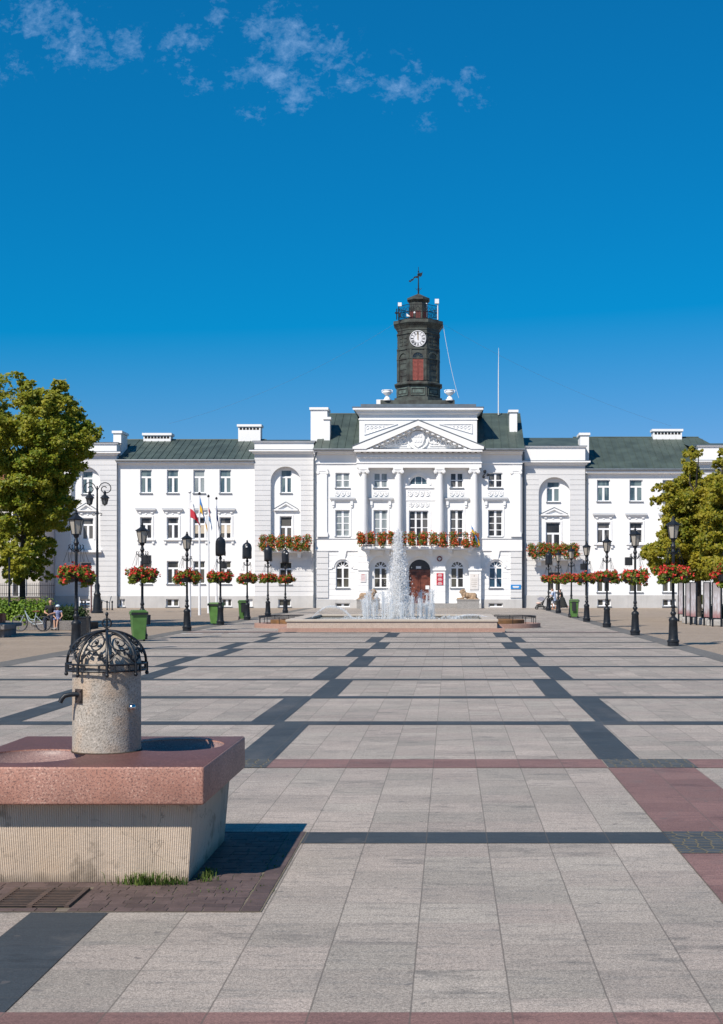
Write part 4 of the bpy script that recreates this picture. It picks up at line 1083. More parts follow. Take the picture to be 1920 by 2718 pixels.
b = MB(); c = (pa[0], YE - .05, Z(983.5, YE))          # crest in the tympanum
sh = [(-.50, .52), (0, .60), (.50, .52), (.54, 0), (.36, -.48), (0, -.74), (-.36, -.48), (-.54, 0)]
b.prism([(c[0] + p[0], c[2] + p[1]) for p in sh], c[1] - .16, c[1] + .02); b.torus((c[0], c[1] - .02, c[2]), .84, .09, 'y', 24, 6)
for i in range(9): b.ball((c[0] - .56 + .14 * i, c[1] - .12, c[2] + .66 + .10 * math.sin(PI * i / 8)), .10, 8)
for i in range(3):
    for k in range(2): b.box(c[0] - .30 + .22 * i, c[0] - .14 + .22 * i, c[1] - .20, c[1] - .161, c[2] + .12 - .42 * k, c[2] + .34 - .42 * k)
for s in (-1, 1):
    for k in range(6):
        x = c[0] + s * (1.15 + .42 * k); z = c[2] - .62 + (.42 - .07 * k); rr = .34 - .045 * k
        b.tube([(x + s * rr * math.cos(q) * (1 - q / 10), c[1] - .03, z + rr * math.sin(q) * (1 - q / 10)) for q in np.linspace(-.5, 7.5, 18)], [.075 - .002 * j for j in range(18)], 6)
        b.ball((x + s * .2, c[1] - .02, z - .22), (.14, .06, .09), 8)
    b.box(c[0] + s * .95, c[0] + s * 3.6, c[1] - .04, c[1] + .02, pz + .28, pz + .36)
b.build('crest', relief_m, ped)
# attic storey
YA = YC - .05; ax0, ax1 = xs_((806, 1070), YA); az0, az1 = Z(1009, YA), Z(922, YA)
relief_wall('attic_wall', white, ax0, ax1, az0, az1 + .03, YA, T=9)
b = MB(); b.box(ax0 - .06, ax1 + .06, YA - .06, YA - .001, Z(941.5, YA), Z(938.8, YA))
b.build('string_course', trim, hall)
cornice('attic_cornice', ax0, ax1, YA, Z(930, YA), Z(915, YA), .50, T=9)
b = MB(); b.box(ax0 - .55, ax1 + .55, YA - .55, YA + 9, Z(914.9, YA), Z(914.9, YA) + .05)
b.box(X(809, YA), X(1068, YA), YA + .12, YA + 9, Z(914.9, YA) + .051, Z(905.5, YA)); b.build('attic_roof', cap_m, hall)
b = MB()
for s, pts in ((-1, ((818, 951), (892, 951), (818, 975))), (1, ((1059, 951), (986, 951), (1059, 972)))):
    q = [(X(p, YA), Z(zv, YA)) for p, zv in pts]
    for i in range(3):
        A, B = q[i], q[(i + 1) % 3]; b.tube([(A[0], YA - .02, A[1]), (B[0], YA - .02, B[1])], .05, 6)
    for k in range(5):
        x = q[0][0] - s * (.25 + .32 * k); z = q[0][1] - .30 + .02 * k; rr = .19 - .022 * k
        b.tube([(x + rr * math.cos(t_) * (1 - t_ / 9), YA - .01, z + rr * math.sin(t_) * (1 - t_ / 9)) for t_ in np.linspace(0, 7, 14)], .04, 5)
b.build('stucco_relief', relief_m, hall)
# side roofs of the centre block
ze = Z(1006.5, YC - .75)
roof('roof', X(704, YC), X(1176, YC), YC - .75, ze, X(739, 118), X(1167, 118), 118, Z(928, 118), .62)
b = MB()
for p0, p1 in ((705, 800), (1080, 1172)):
    b.box(X(p0, YC), X(p1, YC), YC - .66, YC + .2, ze - .22, ze - .10); b.box(X(p0, YC), X(p1, YC), YC - .32, YC + .2, ze - .36, ze - .222); b.box(X(p0, YC), X(p1, YC), YC - .10, YC - .001, Z(1040, YC), Z(1037.5, YC))
b.build('eaves', trim, hall)
chimney(*xs_((697, 734), 112.5), 112.5, 114.5, 12.2, Z(913.5, 112.5)); chimney(*xs_((727, 740), 112.2), 112.2, 113.2, 12.8, Z(935, 112.2)); chimney(*xs_((1143, 1160), 114), 114, 115.2, 13.4, Z(919, 114))
b = MB().box(X(845, 119), X(860, 119), 118.5, 119.5, Z(910, 119), Z(897.5, 119)); b.build('vent_block', white, hall)
# downpipes
def dpipe(px, y, ztop, x2=None):
    x = X(px, y); p = [(x, y - .16, .05), (x, y - .16, ztop - .7)] + ([(X(x2, y), y - .4, ztop)] if x2 else [(x, y - .16, ztop)])
    b = MB().tube(p, .075, 8)
    for i in range(1, 6): b.torus((x, y - .16, i * 2.1), .085, .02, 'z', 10, 5)
    b.tube([(x, y - .16, .03), (x, y - .16, 1.1)], .095, 8); b.build('downpipe', pipe_m, hall)
dpipe(705.5, YC, Z(1012, YC), 712); dpipe(1174.5, YP, Z(1012, YC)); dpipe(263.5, YW, Z(1034, YW)); dpipe(1314.5, YW, Z(1056, YW))
# steps
b = MB(); sx0, sx1 = xs_((880, 1026), YG)
for i, (o, z) in enumerate(((1.55, .14), (1.15, .28), (.75, .41))): b.box(sx0 - .1 * (2 - i), sx1 + .1 * (2 - i), YG - o, YG - (.052 if i == 2 else (1.15, .75)[i] - .002), 0, z)
b.build('steps', stone_g, hall)

# --- clock tower (part of the hall) ------------------------------------------
TY = 117.2; tx = X(938.7, TY)
def TZ(py, dy=0): return Z(py, TY - dy)
def octa(b, half, z0, z1, half2=None, mi=0):        # half = half width of a face-on octagon
    k = 1 / math.cos(PI / 8); b.lathe([(half * k, z0), ((half2 or half) * k, z1)], (tx, TY, 0), 8, mi, PI / 8)
s_ = TY / F
def px2m(p): return p * s_
b = MB(); b.box(tx - px2m(81), tx + px2m(81), TY - 3.2, TY + 3.2, Z(906, TY - 3.2), Z(897, TY - 3.2)); b.build('tower_step', copper, hall)
tw = MB()
octa(tw, px2m(53), Z(897.5, TY - 2), TZ(889, 2)); octa(tw, px2m(47.5), TZ(889, 2) + .002, TZ(864, 2))
octa(tw, px2m(48), TZ(864, 2) + .001, TZ(860, 2), px2m(53)); octa(tw, px2m(53), TZ(860, 2) + .001, TZ(857, 2)); octa(tw, px2m(50), TZ(857, 2) + .001, TZ(853, 2), px2m(46.5))
octa(tw, px2m(46), TZ(853, 2) + .001, TZ(737, 2)); octa(tw, px2m(48), TZ(781, 2), TZ(777.5, 2)); octa(tw, px2m(48), TZ(746, 2), TZ(743, 2))
octa(tw, px2m(47), TZ(733.5, 2), TZ(728, 2), px2m(50)); octa(tw, px2m(50), TZ(728, 2) + .001, TZ(722, 2), px2m(54.5)); octa(tw, px2m(55), TZ(722, 2) + .001, TZ(715, 2))
octa(tw, px2m(47), TZ(737, 2), TZ(733.5, 2) - .001)
ap = px2m(46)                                        # apothem; decorate each of the visible faces
pan = arcs = tw; green = MB()
for k in range(8):
    th = PI / 4 * k; c, s = math.cos(th), math.sin(th)
    loc = lambda u, d, z: (tx + u * c + (ap + d) * s, TY + u * s - (ap + d) * c, z)
    def slab_(b, u0, u1, z0, z1, d0, d1):
        v = [loc(u, d, z) for z in (z0, z1) for d in (d1, d0) for u in (u0, u1)]
        b.add(v, [(0, 1, 3, 2)[::-1], (4, 5, 7, 6), (0, 1, 5, 4), (2, 6, 7, 3), (0, 4, 6, 2), (1, 3, 7, 5)])
    fw = ap * math.tan(PI / 8); za, zb = TZ(851, 2), TZ(803, 2); hw = fw * .62
    # arch surround with pilaster strips
    for sg in (-1, 1):
        slab_(pan, sg * hw if sg > 0 else -hw - .12, hw + .12 if sg > 0 else -hw, za, zb, -.02, .07)
        slab_(pan, sg * (fw - .10) - .09, sg * (fw - .10) + .09, za, TZ(782, 2), -.02, .055)
    slab_(pan, -fw, fw, zb, zb + .07, -.02, .09)
    n = 12
    for j in range(n):
        t0, t1 = PI * j / n, PI * (j + 1) / n; q = [(r * math.cos(t), zb + .07 + r * math.sin(t)) for r, t in ((hw, t0), (hw + .14, t0), (hw + .14, t1), (hw, t1))]
        v = [loc(p[0], .08, p[1]) for p in q] + [loc(p[0], -.02, p[1]) for p in q]; pan.add(v, [(0, 1, 2, 3), (1, 5, 6, 2), (3, 7, 4, 0)])
    for zz in (TZ(840, 2), TZ(826, 2), TZ(812, 2)):
        if k: slab_(arcs, -hw + .05, hw - .05, zz, zz + .28, -.02, .035)
    if k:
        for (u0, u1) in ((-hw, -.08), (.08, hw)):
            for zz in (TZ(772, 2), TZ(764, 2), TZ(756, 2)): slab_(arcs, u0, u1, zz, zz + .18, -.02, .04)
    kk = px2m(47.5) - ap; zp0, zp1 = TZ(885, 2), TZ(867, 2)   # pedestal panel
    for (u0, u1, z0, z1) in ((-fw * .82, fw * .82, zp1 - .09, zp1), (-fw * .82, fw * .82, zp0, zp0 + .09), (-fw * .82, -fw * .74, zp0 + .09, zp1 - .09), (fw * .74, fw * .82, zp0 + .09, zp1 - .09)):
        slab_(green, u0, u1, z0, z1, kk - .02, kk + .05)
    slab_(green, -fw * .6, fw * .6, zp0 + .2, zp1 - .2, kk - .02, kk + .03)
tower = tw.build('clock_tower', copper, hall); green.build('pedestal_panel', copper_g, tower)
fy = TY - ap; zb = TZ(803, 2) + .07; hw = ap * math.tan(PI / 8) * .62
b = MB()
for s in (-1, 1):
    x0, x1 = (tx - hw, tx - .02) if s < 0 else (tx + .02, tx + hw); z0, z1 = TZ(851, 2), zb - .07
    b.box(x0, x0 + .05, fy - .05, fy + .02, z0, z1); b.box(x1 - .05, x1, fy - .05, fy + .02, z0, z1)
    for i in range(17):
        z = z0 + (z1 - z0) * i / 17; h = (z1 - z0) / 17
        b.add([(x0 + .05, fy - .045, z), (x1 - .05, fy - .045, z), (x1 - .05, fy - .003, z + h * 1.02), (x0 + .05, fy - .003, z + h * 1.02)], [(0, 1, 2, 3)])
        b.box(x0 + .05, x1 - .05, fy - .052, fy - .036, z - .02, z + .01)
b.build('shutter', red_sh, tower)
b = MB().prism([(tx + hw * math.cos(PI * k / 12), zb + hw * math.sin(PI * k / 12)) for k in range(13)], fy - .03, fy + .01); b.build('fan_window', glass('tower_glass', (.03, .04, .05)), tower)
b = MB()
for a in (30, 60, 90, 120, 150): b.tube([(tx, fy - .04, zb), (tx + hw * math.cos(R(a)), fy - .04, zb + hw * math.sin(R(a)))], .022, 4)
b.build('fan_bar', copper, tower)
# clock
cz = TZ(758.4, 2); cr = 17.6 * (TY - 2) / F; yc = fy - .09
b = MB().tube([(tx, fy + .02, cz), (tx, yc, cz)], cr, 40); b.torus((tx, yc, cz), cr, .035, 'y', 40, 6)
clock = b.build('clock', mat('white_clock_face', (.72, .72, .74), .5, .03, 3), tower)
b = MB()
def stroke(a, r0, r1, w, y0, y1, bb):
    u = (math.sin(a), math.cos(a)); n = (u[1], -u[0])
    bb.prism([(tx + u[0] * r + n[0] * w * sg, cz + u[1] * r + n[1] * w * sg) for r, sg in ((r0, -1), (r0, 1), (r1, 1), (r1, -1))], y0, y1)
NUM = ['XII', 'I', 'II', 'III', 'IV', 'V', 'VI', 'VII', 'VIII', 'IX', 'X', 'XI']
for i, t in enumerate(NUM):                          # roman numerals set radially
    a = 2 * PI * i / 12; n = len(t); r0, r1 = cr * .58, cr * .90
    for j, ch in enumerate(t):
        off = (j - (n - 1) / 2) * .062
        for s in ((0,) if ch == 'I' else (-1, 1)):
            q = []
            for r in (r0, r1):
                u = (math.sin(a), math.cos(a)); nn = (u[1], -u[0]); k_ = (r - r0) / (r1 - r0)
                d = off + (0 if ch == 'I' else (s * (k_ - .5) * .07 if ch == 'X' else s * k_ * .035)); q.append((tx + u[0] * r + nn[0] * d, cz + u[1] * r + nn[1] * d))
            dx, dz = q[1][0] - q[0][0], q[1][1] - q[0][1]; L = math.hypot(dx, dz); w = (-dz / L * .014, dx / L * .014)
            b.prism([(q[0][0] - w[0], q[0][1] - w[1]), (q[0][0] + w[0], q[0][1] + w[1]), (q[1][0] + w[0], q[1][1] + w[1]), (q[1][0] - w[0], q[1][1] - w[1])], yc - .012 - .001 * j, yc - .001)
b.torus((tx, yc - .005, cz), cr * .93, .010, 'y', 36, 4); b.torus((tx, yc - .005, cz), cr * .53, .008, 'y', 36, 4); b.build('numerals', mat('black_paint', (.02, .02, .02), .5), clock)
b = MB(); stroke(R(-1), -.12, cr * .80, .022, yc - .035, yc - .025, b); stroke(R(0), -.08, cr * .52, .036, yc - .022, yc - .014, b); b.build('clock_hands', mat('gilt', (.42, .25, .06), .35, .1, 4, metal=.6), clock)
# gallery, lantern, roof, spire
zg = TZ(715, 2); b = MB(); rr = px2m(44) / math.cos(PI / 8); ring = [(tx + rr * math.cos(PI / 8 + PI / 4 * k), TY + rr * math.sin(PI / 8 + PI / 4 * k)) for k in range(8)]
zr = TZ(680, 2)
for k in range(8):
    p, q = ring[k], ring[(k + 1) % 8]
    for zz in (zg + .12, zg + .7, zr): b.tube([(*p, zz), (*q, zz)], .028, 5)
    b.tube([(*p, zg), (*p, zr)], .035, 5)
    for i in range(1, 9):
        t = i / 9; b.tube([(p[0] + (q[0] - p[0]) * t, p[1] + (q[1] - p[1]) * t, zg), (p[0] + (q[0] - p[0]) * t, p[1] + (q[1] - p[1]) * t, zr)], .013, 4)
    for i in range(3):
        t = (i + .5) / 3; c = (p[0] + (q[0] - p[0]) * t, p[1] + (q[1] - p[1]) * t, (zg + zr) / 2 + .25); b.tube([(c[0] + (q[0] - p[0]) * .12 * math.cos(w), c[1] + (q[1] - p[1]) * .12 * math.cos(w), c[2] + .2 * math.sin(w)) for w in np.linspace(0, 2 * PI, 10)], .016, 4)
b.build('gallery_railing', iron, tower)
b = MB(); octa(b, px2m(21), zg, TZ(681, 2)); octa(b, px2m(19.5), TZ(681, 2) + .001, TZ(669, 2)); octa(b, px2m(20), TZ(669, 2) + .001, TZ(664, 2), px2m(24.5)); octa(b, px2m(25), TZ(664, 2) + .001, TZ(659.5, 2)); octa(b, px2m(24), TZ(659.5, 2) + .001, TZ(648, 2), px2m(2.2))
b.build('tower_lantern', copper, tower)
b = MB(); l2 = px2m(21)
for k in range(8):
    th = PI / 4 * k; c, s = math.cos(th), math.sin(th); f2 = l2 * math.tan(PI / 8) * .62
    for (z0, z1, d) in ((zg + .1, TZ(690, 2), .02),):
        v = [(tx + u * c + (l2 + d) * s, TY + u * s - (l2 + d) * c, z) for z in (z0, z1) for u in (-f2, f2)]; b.add(v, [(0, 1, 3, 2)])
b.build('lantern_door', mat('dark_red_paint_door', (.13, .03, .025), .6, .15, 6), tower)
b = MB(); zt = TZ(648, 2); b.tube([(tx, TY, zt - .1), (tx, TY, TZ(586, 2))], [.075, .018], 8); b.ball((tx, TY, TZ(603, 2)), .10, 8); b.ball((tx, TY, TZ(636, 2)), .09, 8)
for s in (-1, 1): b.tube([(tx + s * .04, TY, TZ(640, 2)), (tx + s * .2, TY, TZ(637, 2)), (tx + s * .26, TY, TZ(634, 2))], .02, 5)
b.ball((tx, TY, TZ(597, 2)), .07, 8); spire = b.build('spire', iron, tower)
vz = TZ(607, 2); b = MB()                            # beast-shaped weather vane
body = [(-.78, -.27), (-.66, -.29), (-.60, -.20), (-.45, -.18), (-.36, -.04), (-.12, .0), (.05, .12), (.10, .24), (.18, .18), (.28, .22), (.34, .30), (.30, .06), (.20, -.04), (.05, -.02), (-.02, -.12), (-.12, -.14), (-.25, -.10), (-.36, -.16), (-.44, -.28), (-.56, -.30), (-.62, -.38), (-.78, -.36)]
n = len(body); b.prism([(tx + p[0] * 1.05, vz + p[1] * 1.35) for p in body], TY - .03, TY + .03); b.build('weather_vane', iron, spire)
# aerials and radio gear on the gallery
b = MB(); yf = TY - rr * .92
for (px, py, w, h) in ((897, 683, 8, 8), (980, 676, 9, 10)):
    x = X(px, yf); z = Z(py, yf); b.box(x - px2m(w) / 2, x + px2m(w) / 2, yf - .15, yf + .15, z - px2m(h) / 2, z + px2m(h) / 2)
b.prism([(X(912, yf), Z(703, yf)), (X(912, yf), Z(710, yf)), (X(921, yf), Z(710, yf))], yf - .1, yf - .05)
b.tube([(X(982, yf), yf, zg), (X(982, yf), yf, Z(672, yf))], .045, 6); b.ball((X(930, yf), yf, Z(701, yf)), .10, 8); b.tube([(X(957, yf), yf + .1, zg + .2), (X(957, yf), yf + .1, Z(679, yf))], .06, 6)
b.build('radio_antenna', white_p, tower)
b = MB(); b.tube([(X(890, yf), yf, zg), (X(890, yf), yf, Z(692, yf))], .05, 6); b.box(X(886, yf), X(895, yf), yf - .1, yf + .1, Z(703, yf), Z(700, yf)); b.box(X(893, yf), X(899, yf), yf - .12, yf + .1, Z(711, yf), Z(703, yf)); b.build('floodlight', iron, tower)
# urns
for px in (868.6, 1008.8):
    y = YA + 3.0; x = X(px, y); z0, z1 = Z(897, y), Z(871, y); h = z1 - z0
    b = MB().lathe([(.34, 0), (.34, .10), (.25, .13), (.20, .28), (.10, .36), (.12, .42), (.28, .52), (.35, .70), (.31, .80), (.36, .86), (.31, .90), (.01, .92)], (x, y, z0 - .05), 20)
    for s in (-1, 1): b.tube([(x + s * .27, y, z0 + .56), (x + s * .41, y, z0 + .64), (x + s * .44, y, z0 + .82), (x + s * .36, y, z0 + .86), (x + s * .33, y, z0 + .78)], .045, 6)
    b.build('urn', white, hall, True)
b = MB(); x = X(1118, 117.5); b.tube([(x, 117.5, Z(930, 117.5)), (x, 117.5, Z(840, 117.5)), (x + .02, 117.5, Z(780, 117.5))], [.05, .035, .012], 6); b.build('antenna_mast', white_p, hall)
b = MB()
def wire(p0, p1, y0, y1, r, sag=0):
    A, B = Vector((X(p0[0], y0), y0, Z(p0[1], y0))), Vector((X(p1[0], y1), y1, Z(p1[1], y1)))
    b.tube([tuple(A + (B - A) * t - Vector((0, 0, sag * 4 * t * (1 - t)))) for t in np.linspace(0, 1, 12)], r, 4)
wire((884, 727), (380, 950), TY, 118, .006, .9); wire((994, 727), (1505, 955), TY, 118.8, .006, .7); b.build('lightning_wire', pipe_m, hall)
b = MB(); wire((994, 729), (1029, 892), TY - 1, YA + 5, .016, .5); b.build('white_cable', white_p, hall)
# signs and plaques on the front
b = MB(); red_p = mat('red_enamel', (.52, .02, .035), .35, .04, 6)
pl_ = []
for i in range(3):
    z1 = Z(1285.2 + 9.1 * i, YG); z0 = z1 - 8.2 * YG / F; x0, x1 = xs_((979.3, 994.2), YG)
    o = MB().box(x0, x1, YG - .05, YG - .001, z0, z1).build('red_plaque', red_p, hall)
    t = MB()
    for q, w in ((.72, .5), (.45, .7), (.2, .6)): t.box((x0 + x1) / 2 - (x1 - x0) * w / 2, (x0 + x1) / 2 + (x1 - x0) * w / 2, YG - .056, YG - .0505, z0 + (z1 - z0) * q - .018, z0 + (z1 - z0) * q + .018)
    t.build('lettering', white_p, o)
def plaque(name, px, py, m, ltr, y, lines, d=.05):
    x0, x1 = xs_(px, y); z1, z0 = Z(py[0], y), Z(py[1], y); o = MB().box(x0, x1, y - d, y - .001, z0, z1).build(name, m, hall); t = MB()
    for q, w, h in lines: t.box((x0 + x1) / 2 - (x1 - x0) * w / 2, (x0 + x1) / 2 + (x1 - x0) * w / 2, y - d - .006, y - d - .0005, z0 + (z1 - z0) * q - h, z0 + (z1 - z0) * q + h)
    t.build('lettering', ltr, o)
plaque('white_plaque', (808.5, 821), (1286, 1305), mat('white_enamel', (.74, .70, .69), .4, .02, 5), mat('pale_red_lettering', (.55, .25, .24), .5), YG, ((.85, .6, .04), (.60, .8, .02), (.45, .7, .02), (.25, .75, .02)))
plaque('marble_tablet', (1054, 1073.5), (1286, 1322), mat('pale_marble', (.74, .70, .66), .4, .05, 4), mat('pale_lettering', (.50, .45, .40), .6), YG, ((.86, .14, .07), (.66, .6, .018), (.55, .7, .018), (.44, .66, .018), (.33, .7, .018), (.2, .5, .018)))
plaque('blue_sign', (1145.5, 1168.5), (1311, 1320.8), mat('blue_enamel', (.02, .22, .55), .4, .04, 5), white_p, YC - .13, ((.55, .62, .05), (.35, .5, .03)))
ez = Z(1252.8, YG); exx = X(986, YG); b = MB().tube([(exx, YG - .001, ez), (exx, YG - .06, ez)], .215, 24); b.torus((exx, YG - .06, ez), .205, .022, 'y', 24, 5)
em = b.build('round_emblem', mat('dark_red_enamel', (.20, .05, .05), .4, .1, 5), hall)
eg = [(0, .15), (.04, .11), (.02, .07), (.07, .06), (.14, .12), (.15, .0), (.10, -.07), (.05, -.07), (.05, -.13), (0, -.16)]
MB().prism([(exx + p[0], ez + p[1]) for p in eg] + [(exx - p[0], ez + p[1]) for p in eg[::-1][1:-1]], YG - .072, YG - .0605).build('eagle', mat('silver_paint', (.55, .55, .55), .4), em)
b = MB(); x = X(1083, YC); z = Z(1062, YC); b.tube([(x, YC, z - .2), (x + .2, YC - .35, z)], .04, 6); b.ball((x + .15, YC - .35, z + .15), .14, 8); b.ball((x + .05, YC - .35, z - .3), .12, 8); b.ball((x + .4, YC - .3, z - .12), .12, 8); b.build('loudspeaker_cluster', iron, hall)
# ------------------------------------------------------------------ square fountain
fx0, fx1, fy0, fy1 = -6.94, 1.99, 57.75, 67.6
fcx, fcy = (fx0 + fx1) / 2, 62.7
fo = thing('fountain', 'wide granite square fountain with a tall central water plume and low round side basins', 'fountain', (fcx, fcy, 0))
gran_f = granite('fountain_granite', (.44, .36, .295), (.26, .21, .18), (.52, .45, .39), 18, .75, .1, speck=.5)
gran_p = granite('pink_fountain_granite', (.37, .225, .175), (.23, .14, .115), (.45, .30, .245), 18, .75, .1, speck=.5)
wet = mat('wet_brown_stone', (.11, .07, .04), .25, .3, 3, .2, 20, col2=(.06, .04, .025))
t = .55; zc = .53
b = MB()
b.box(fx0, fx1, fy0, fy0 + t, .16, zc - .10); b.box(fx0, fx1, fy1 - t, fy1, .16, zc - .10)
b.box(fx0, fx0 + t, fy0 + t, fy1 - t, .16, zc - .10); b.box(fx1 - t, fx1, fy0 + t, fy1 - t, .16, zc - .10); b.build('basin_wall', gran_f, fo)
b = MB(); e = .05
b.box(fx0 - e, fx1 + e, fy0 - e, fy0 + t + e, zc - .098, zc); b.box(fx0 - e, fx1 + e, fy1 - t - e, fy1 + e, zc - .098, zc)
b.box(fx0 - e, fx0 + t + e, fy0 + t + e + .001, fy1 - t - e - .001, zc - .098, zc); b.box(fx1 - t - e, fx1 + e, fy0 + t + e + .001, fy1 - t - e - .001, zc - .098, zc)
b.build('coping', granite('coping_granite', (.47, .41, .34), (.33, .28, .23), (.55, .49, .42), 18, .6, .05, speck=.4), fo, bevel=.015)
b = MB(); b.box(fx0 - .32, fx1 + .32, fy0 - .32, fy1 + .32, .0, .158); b.build('plinth', gran_p, fo)
b = MB(); b.box(fx0 + t + .001, fx1 - t - .001, fy1 - t - .04, fy1 - t - .002, .16, zc - .12); b.build('inner_wall', wet, fo)
def water_mat():
    m, nt, bb = nodes_of('fountain_water'); co = COORD(nt)
    bb.inputs['Base Color'].default_value = (.10, .14, .14, 1); bb.inputs['Roughness'].default_value = .08
    BUMP(nt, bb, NOISE(nt, co, 5, 4), .6, .05); return m
MB().quad((fx0 + t, fy0 + t, .40), (fx1 - t, fy0 + t, .40), (fx1 - t, fy1 - t, .40), (fx0 + t, fy1 - t, .40)).build('water', water_mat(), fo)
for s in (-1, 1):                               # round side basins with low railings
    cx, cy, r = fcx + s * 4.55, 63.9, 2.16
    pts = lambda rr, n=40: [(cx + rr * math.cos(s * 0 + a), cy + rr * math.sin(a)) for a in np.linspace(-PI / 2 * .98, PI / 2 * .98, n) + (0 if s > 0 else PI)]
    k = MB(); po, pi_ = pts(r), pts(r - .5)
    k.vprism(po + pi_[::-1], 0, .20); k.build('side_basin_kerb', gran_p, fo)
    i = MB(); i.vprism(pts(r - .75) + pts(r - 1.25)[::-1], 0, .36); i.build('side_basin_wall', mat('rusty_stained_stone', (.26, .13, .05), .7, .3, 4, .2, 20, col2=(.15, .08, .035)), fo)
    w = MB(); w.vprism(pts(r - 1.26), 0, .28); w.build('side_basin_water', MATS.get('water') or wet, fo)
    g = MB(); ro = pts(r - .22, 25)
    g.tube([(p[0], p[1], .52) for p in ro], .028, 6); g.tube([(p[0], p[1], .46) for p in ro], .014, 5)
    for p in ro[::3]: g.tube([(p[0], p[1], .2), (p[0], p[1], .52)], .016, 5)
    g.build('side_basin_railing', iron, fo)
def spray_mat(name, col, lo, hi):
    m, nt, bb = nodes_of(name); co = COORD(nt); out = nt.nodes['Material Output']
    bb.inputs['Base Color'].default_value = (*col, 1); bb.inputs['Roughness'].default_value = .15
    tl = N(nt, 'ShaderNodeBsdfTranslucent'); tl.inputs[0].default_value = (*col, 1); tp = N(nt, 'ShaderNodeBsdfTransparent')
    m1 = N(nt, 'ShaderNodeMixShader'); m1.inputs[0].default_value = .5; nt.links.new(bb.outputs[0], m1.inputs[1]); nt.links.new(tl.outputs[0], m1.inputs[2])
    m2 = N(nt, 'ShaderNodeMixShader'); n = NOISE(nt, MAP(nt, co, (9, 9, 3)), 1.0, 5, .6); nt.links.new(RAMP(nt, n, [(.35, lo), (.65, hi)]), m2.inputs[0])
    nt.links.new(tp.outputs[0], m2.inputs[1]); nt.links.new(m1.outputs[0], m2.inputs[2]); nt.links.new(m2.outputs[0], out.inputs[0]); return m
foam = spray_mat('white_water', (.98, .98, .98), .5, .97); clear = spray_mat('clear_water', (.96, .965, .97), .20, .62); mist = spray_mat('fine_spray', (.96, .965, .97), .03, .20)
wr = np.random.default_rng(11)
def drops(b, c, sig, n, s0, s1, elong=2.2):
    for _ in range(n):
        p = np.array(c) + wr.normal(size=3) * sig; r = wr.uniform(s0, s1); h = r * wr.uniform(1, elong)
        x, y, z = p; z = max(z, .42)
        b.add([(x - r, y, z), (x, y - r, z), (x + r, y, z), (x, y + r, z), (x + wr.normal() * r * .4, y, z + h), (x, y, z - h)],
              [(0, 1, 4), (1, 2, 4), (2, 3, 4), (3, 0, 4), (1, 0, 5), (2, 1, 5), (3, 2, 5), (0, 3, 5)])
# central plume: thin strands rising and falling round a dense core
px_, py_ = X(893, 62.7), 62.7; ztop = Z(1197, 62.7)
b = MB(); c2 = MB()
for k in range(26):
    a = wr.uniform(0, 2 * PI); top = ztop - abs(wr.normal()) * .75; rt = abs(wr.normal()) * .05; rb = .10 + abs(wr.normal()) * .22
    n = 9; pts, rs = [], []
    for j in range(n):
        f = j / (n - 1); z = top + (.42 - top) * f; r = rt + (rb - rt) * f ** 1.25
        pts.append((px_ + r * math.cos(a) + wr.normal() * .014, py_ + r * math.sin(a) + wr.normal() * .02, z)); rs.append(max(.008, (.030 + .016 * math.sin(PI * f)) * wr.uniform(.5, 1.4)))
    (b if k % 3 else c2).tube(pts, rs, 5)
for j in range(100):
    f = (j / 100) ** .8; z = ztop - f * (ztop - .5); drops(b, (px_ + .02, py_, z), np.array((.075 + .22 * f, .075 + .22 * f, .09)), 125, .007, .022)
    drops(c2, (px_ + wr.normal() * .05, py_, z), np.array((.08 + .26 * f, .08 + .26 * f, .09)), 34, .007, .022)
drops(b, (px_, py_, ztop - .05), np.array((.08, .08, .09)), 260, .010, .032)
for sc_ in (.55, 1.0):                            # soft veils of falling water round the core
    k0 = len(c2.v); n_ = 18; m_ = 26
    for j in range(m_):
        f = j / (m_ - 1); rad = (.08 + .32 * f ** .9) * sc_
        for i in range(n_):
            a = 2 * PI * i / n_; r = rad * (1 + .22 * wr.normal()); c2.v.append((px_ + r * math.cos(a), py_ + r * math.sin(a), ztop - .05 - f * (ztop - .5) + .03 * wr.normal()))
    for j in range(m_ - 1):
        for i in range(n_): a, b2 = k0 + j * n_ + i, k0 + j * n_ + (i + 1) % n_; c2.f.append((a, b2, b2 + n_, a + n_)); c2.m.append(0)
b.build('water_plume', foam, fo, True); c2.build('water_plume', clear, fo, True)
NJ = 22
for k in range(NJ):                              # ring of small jets
    a = 2 * PI * k / NJ; cx, cy = px_ + 1.58 * math.cos(a), py_ + 1.58 * math.sin(a); top = wr.uniform(1.05, 1.82); b = MB()
    for q in range(3):
        da = wr.uniform(0, 2 * PI); out = wr.uniform(.02, .17); pts, rs = [], []
        for j in range(11):
            f = j / 10; r = out * f; z = .42 + (top - .42) * (1 - (2 * f - 1) ** 2) if q else .42 + (top - .42) * f
            pts.append((cx + r * math.cos(da), cy + r * math.sin(da), z)); rs.append(.012 + .018 * wr.uniform(.3, 1) * (1 - abs(2 * f - 1) * .4))
        b.tube(pts, rs, 5)
    for j in range(9): drops(b, (cx, cy, .5 + (top - .5) * (j + 1) / 9), np.array((.075, .075, .06)), 16, .007, .022)
    drops(b, (cx, cy, top - .03), np.array((.075, .075, .05)), 26, .009, .024)
    drops(b, (cx, cy, .45), np.array((.14, .14, .05)), 12, .01, .03)
    b.lathe([(.05, .42), (.085, .8), (.09, 1.2), (.075, top - .16), (.03, top - .02)], (cx, cy, 0), 9, 1)
    b.build('water_jet', [clear, mist], fo, True)
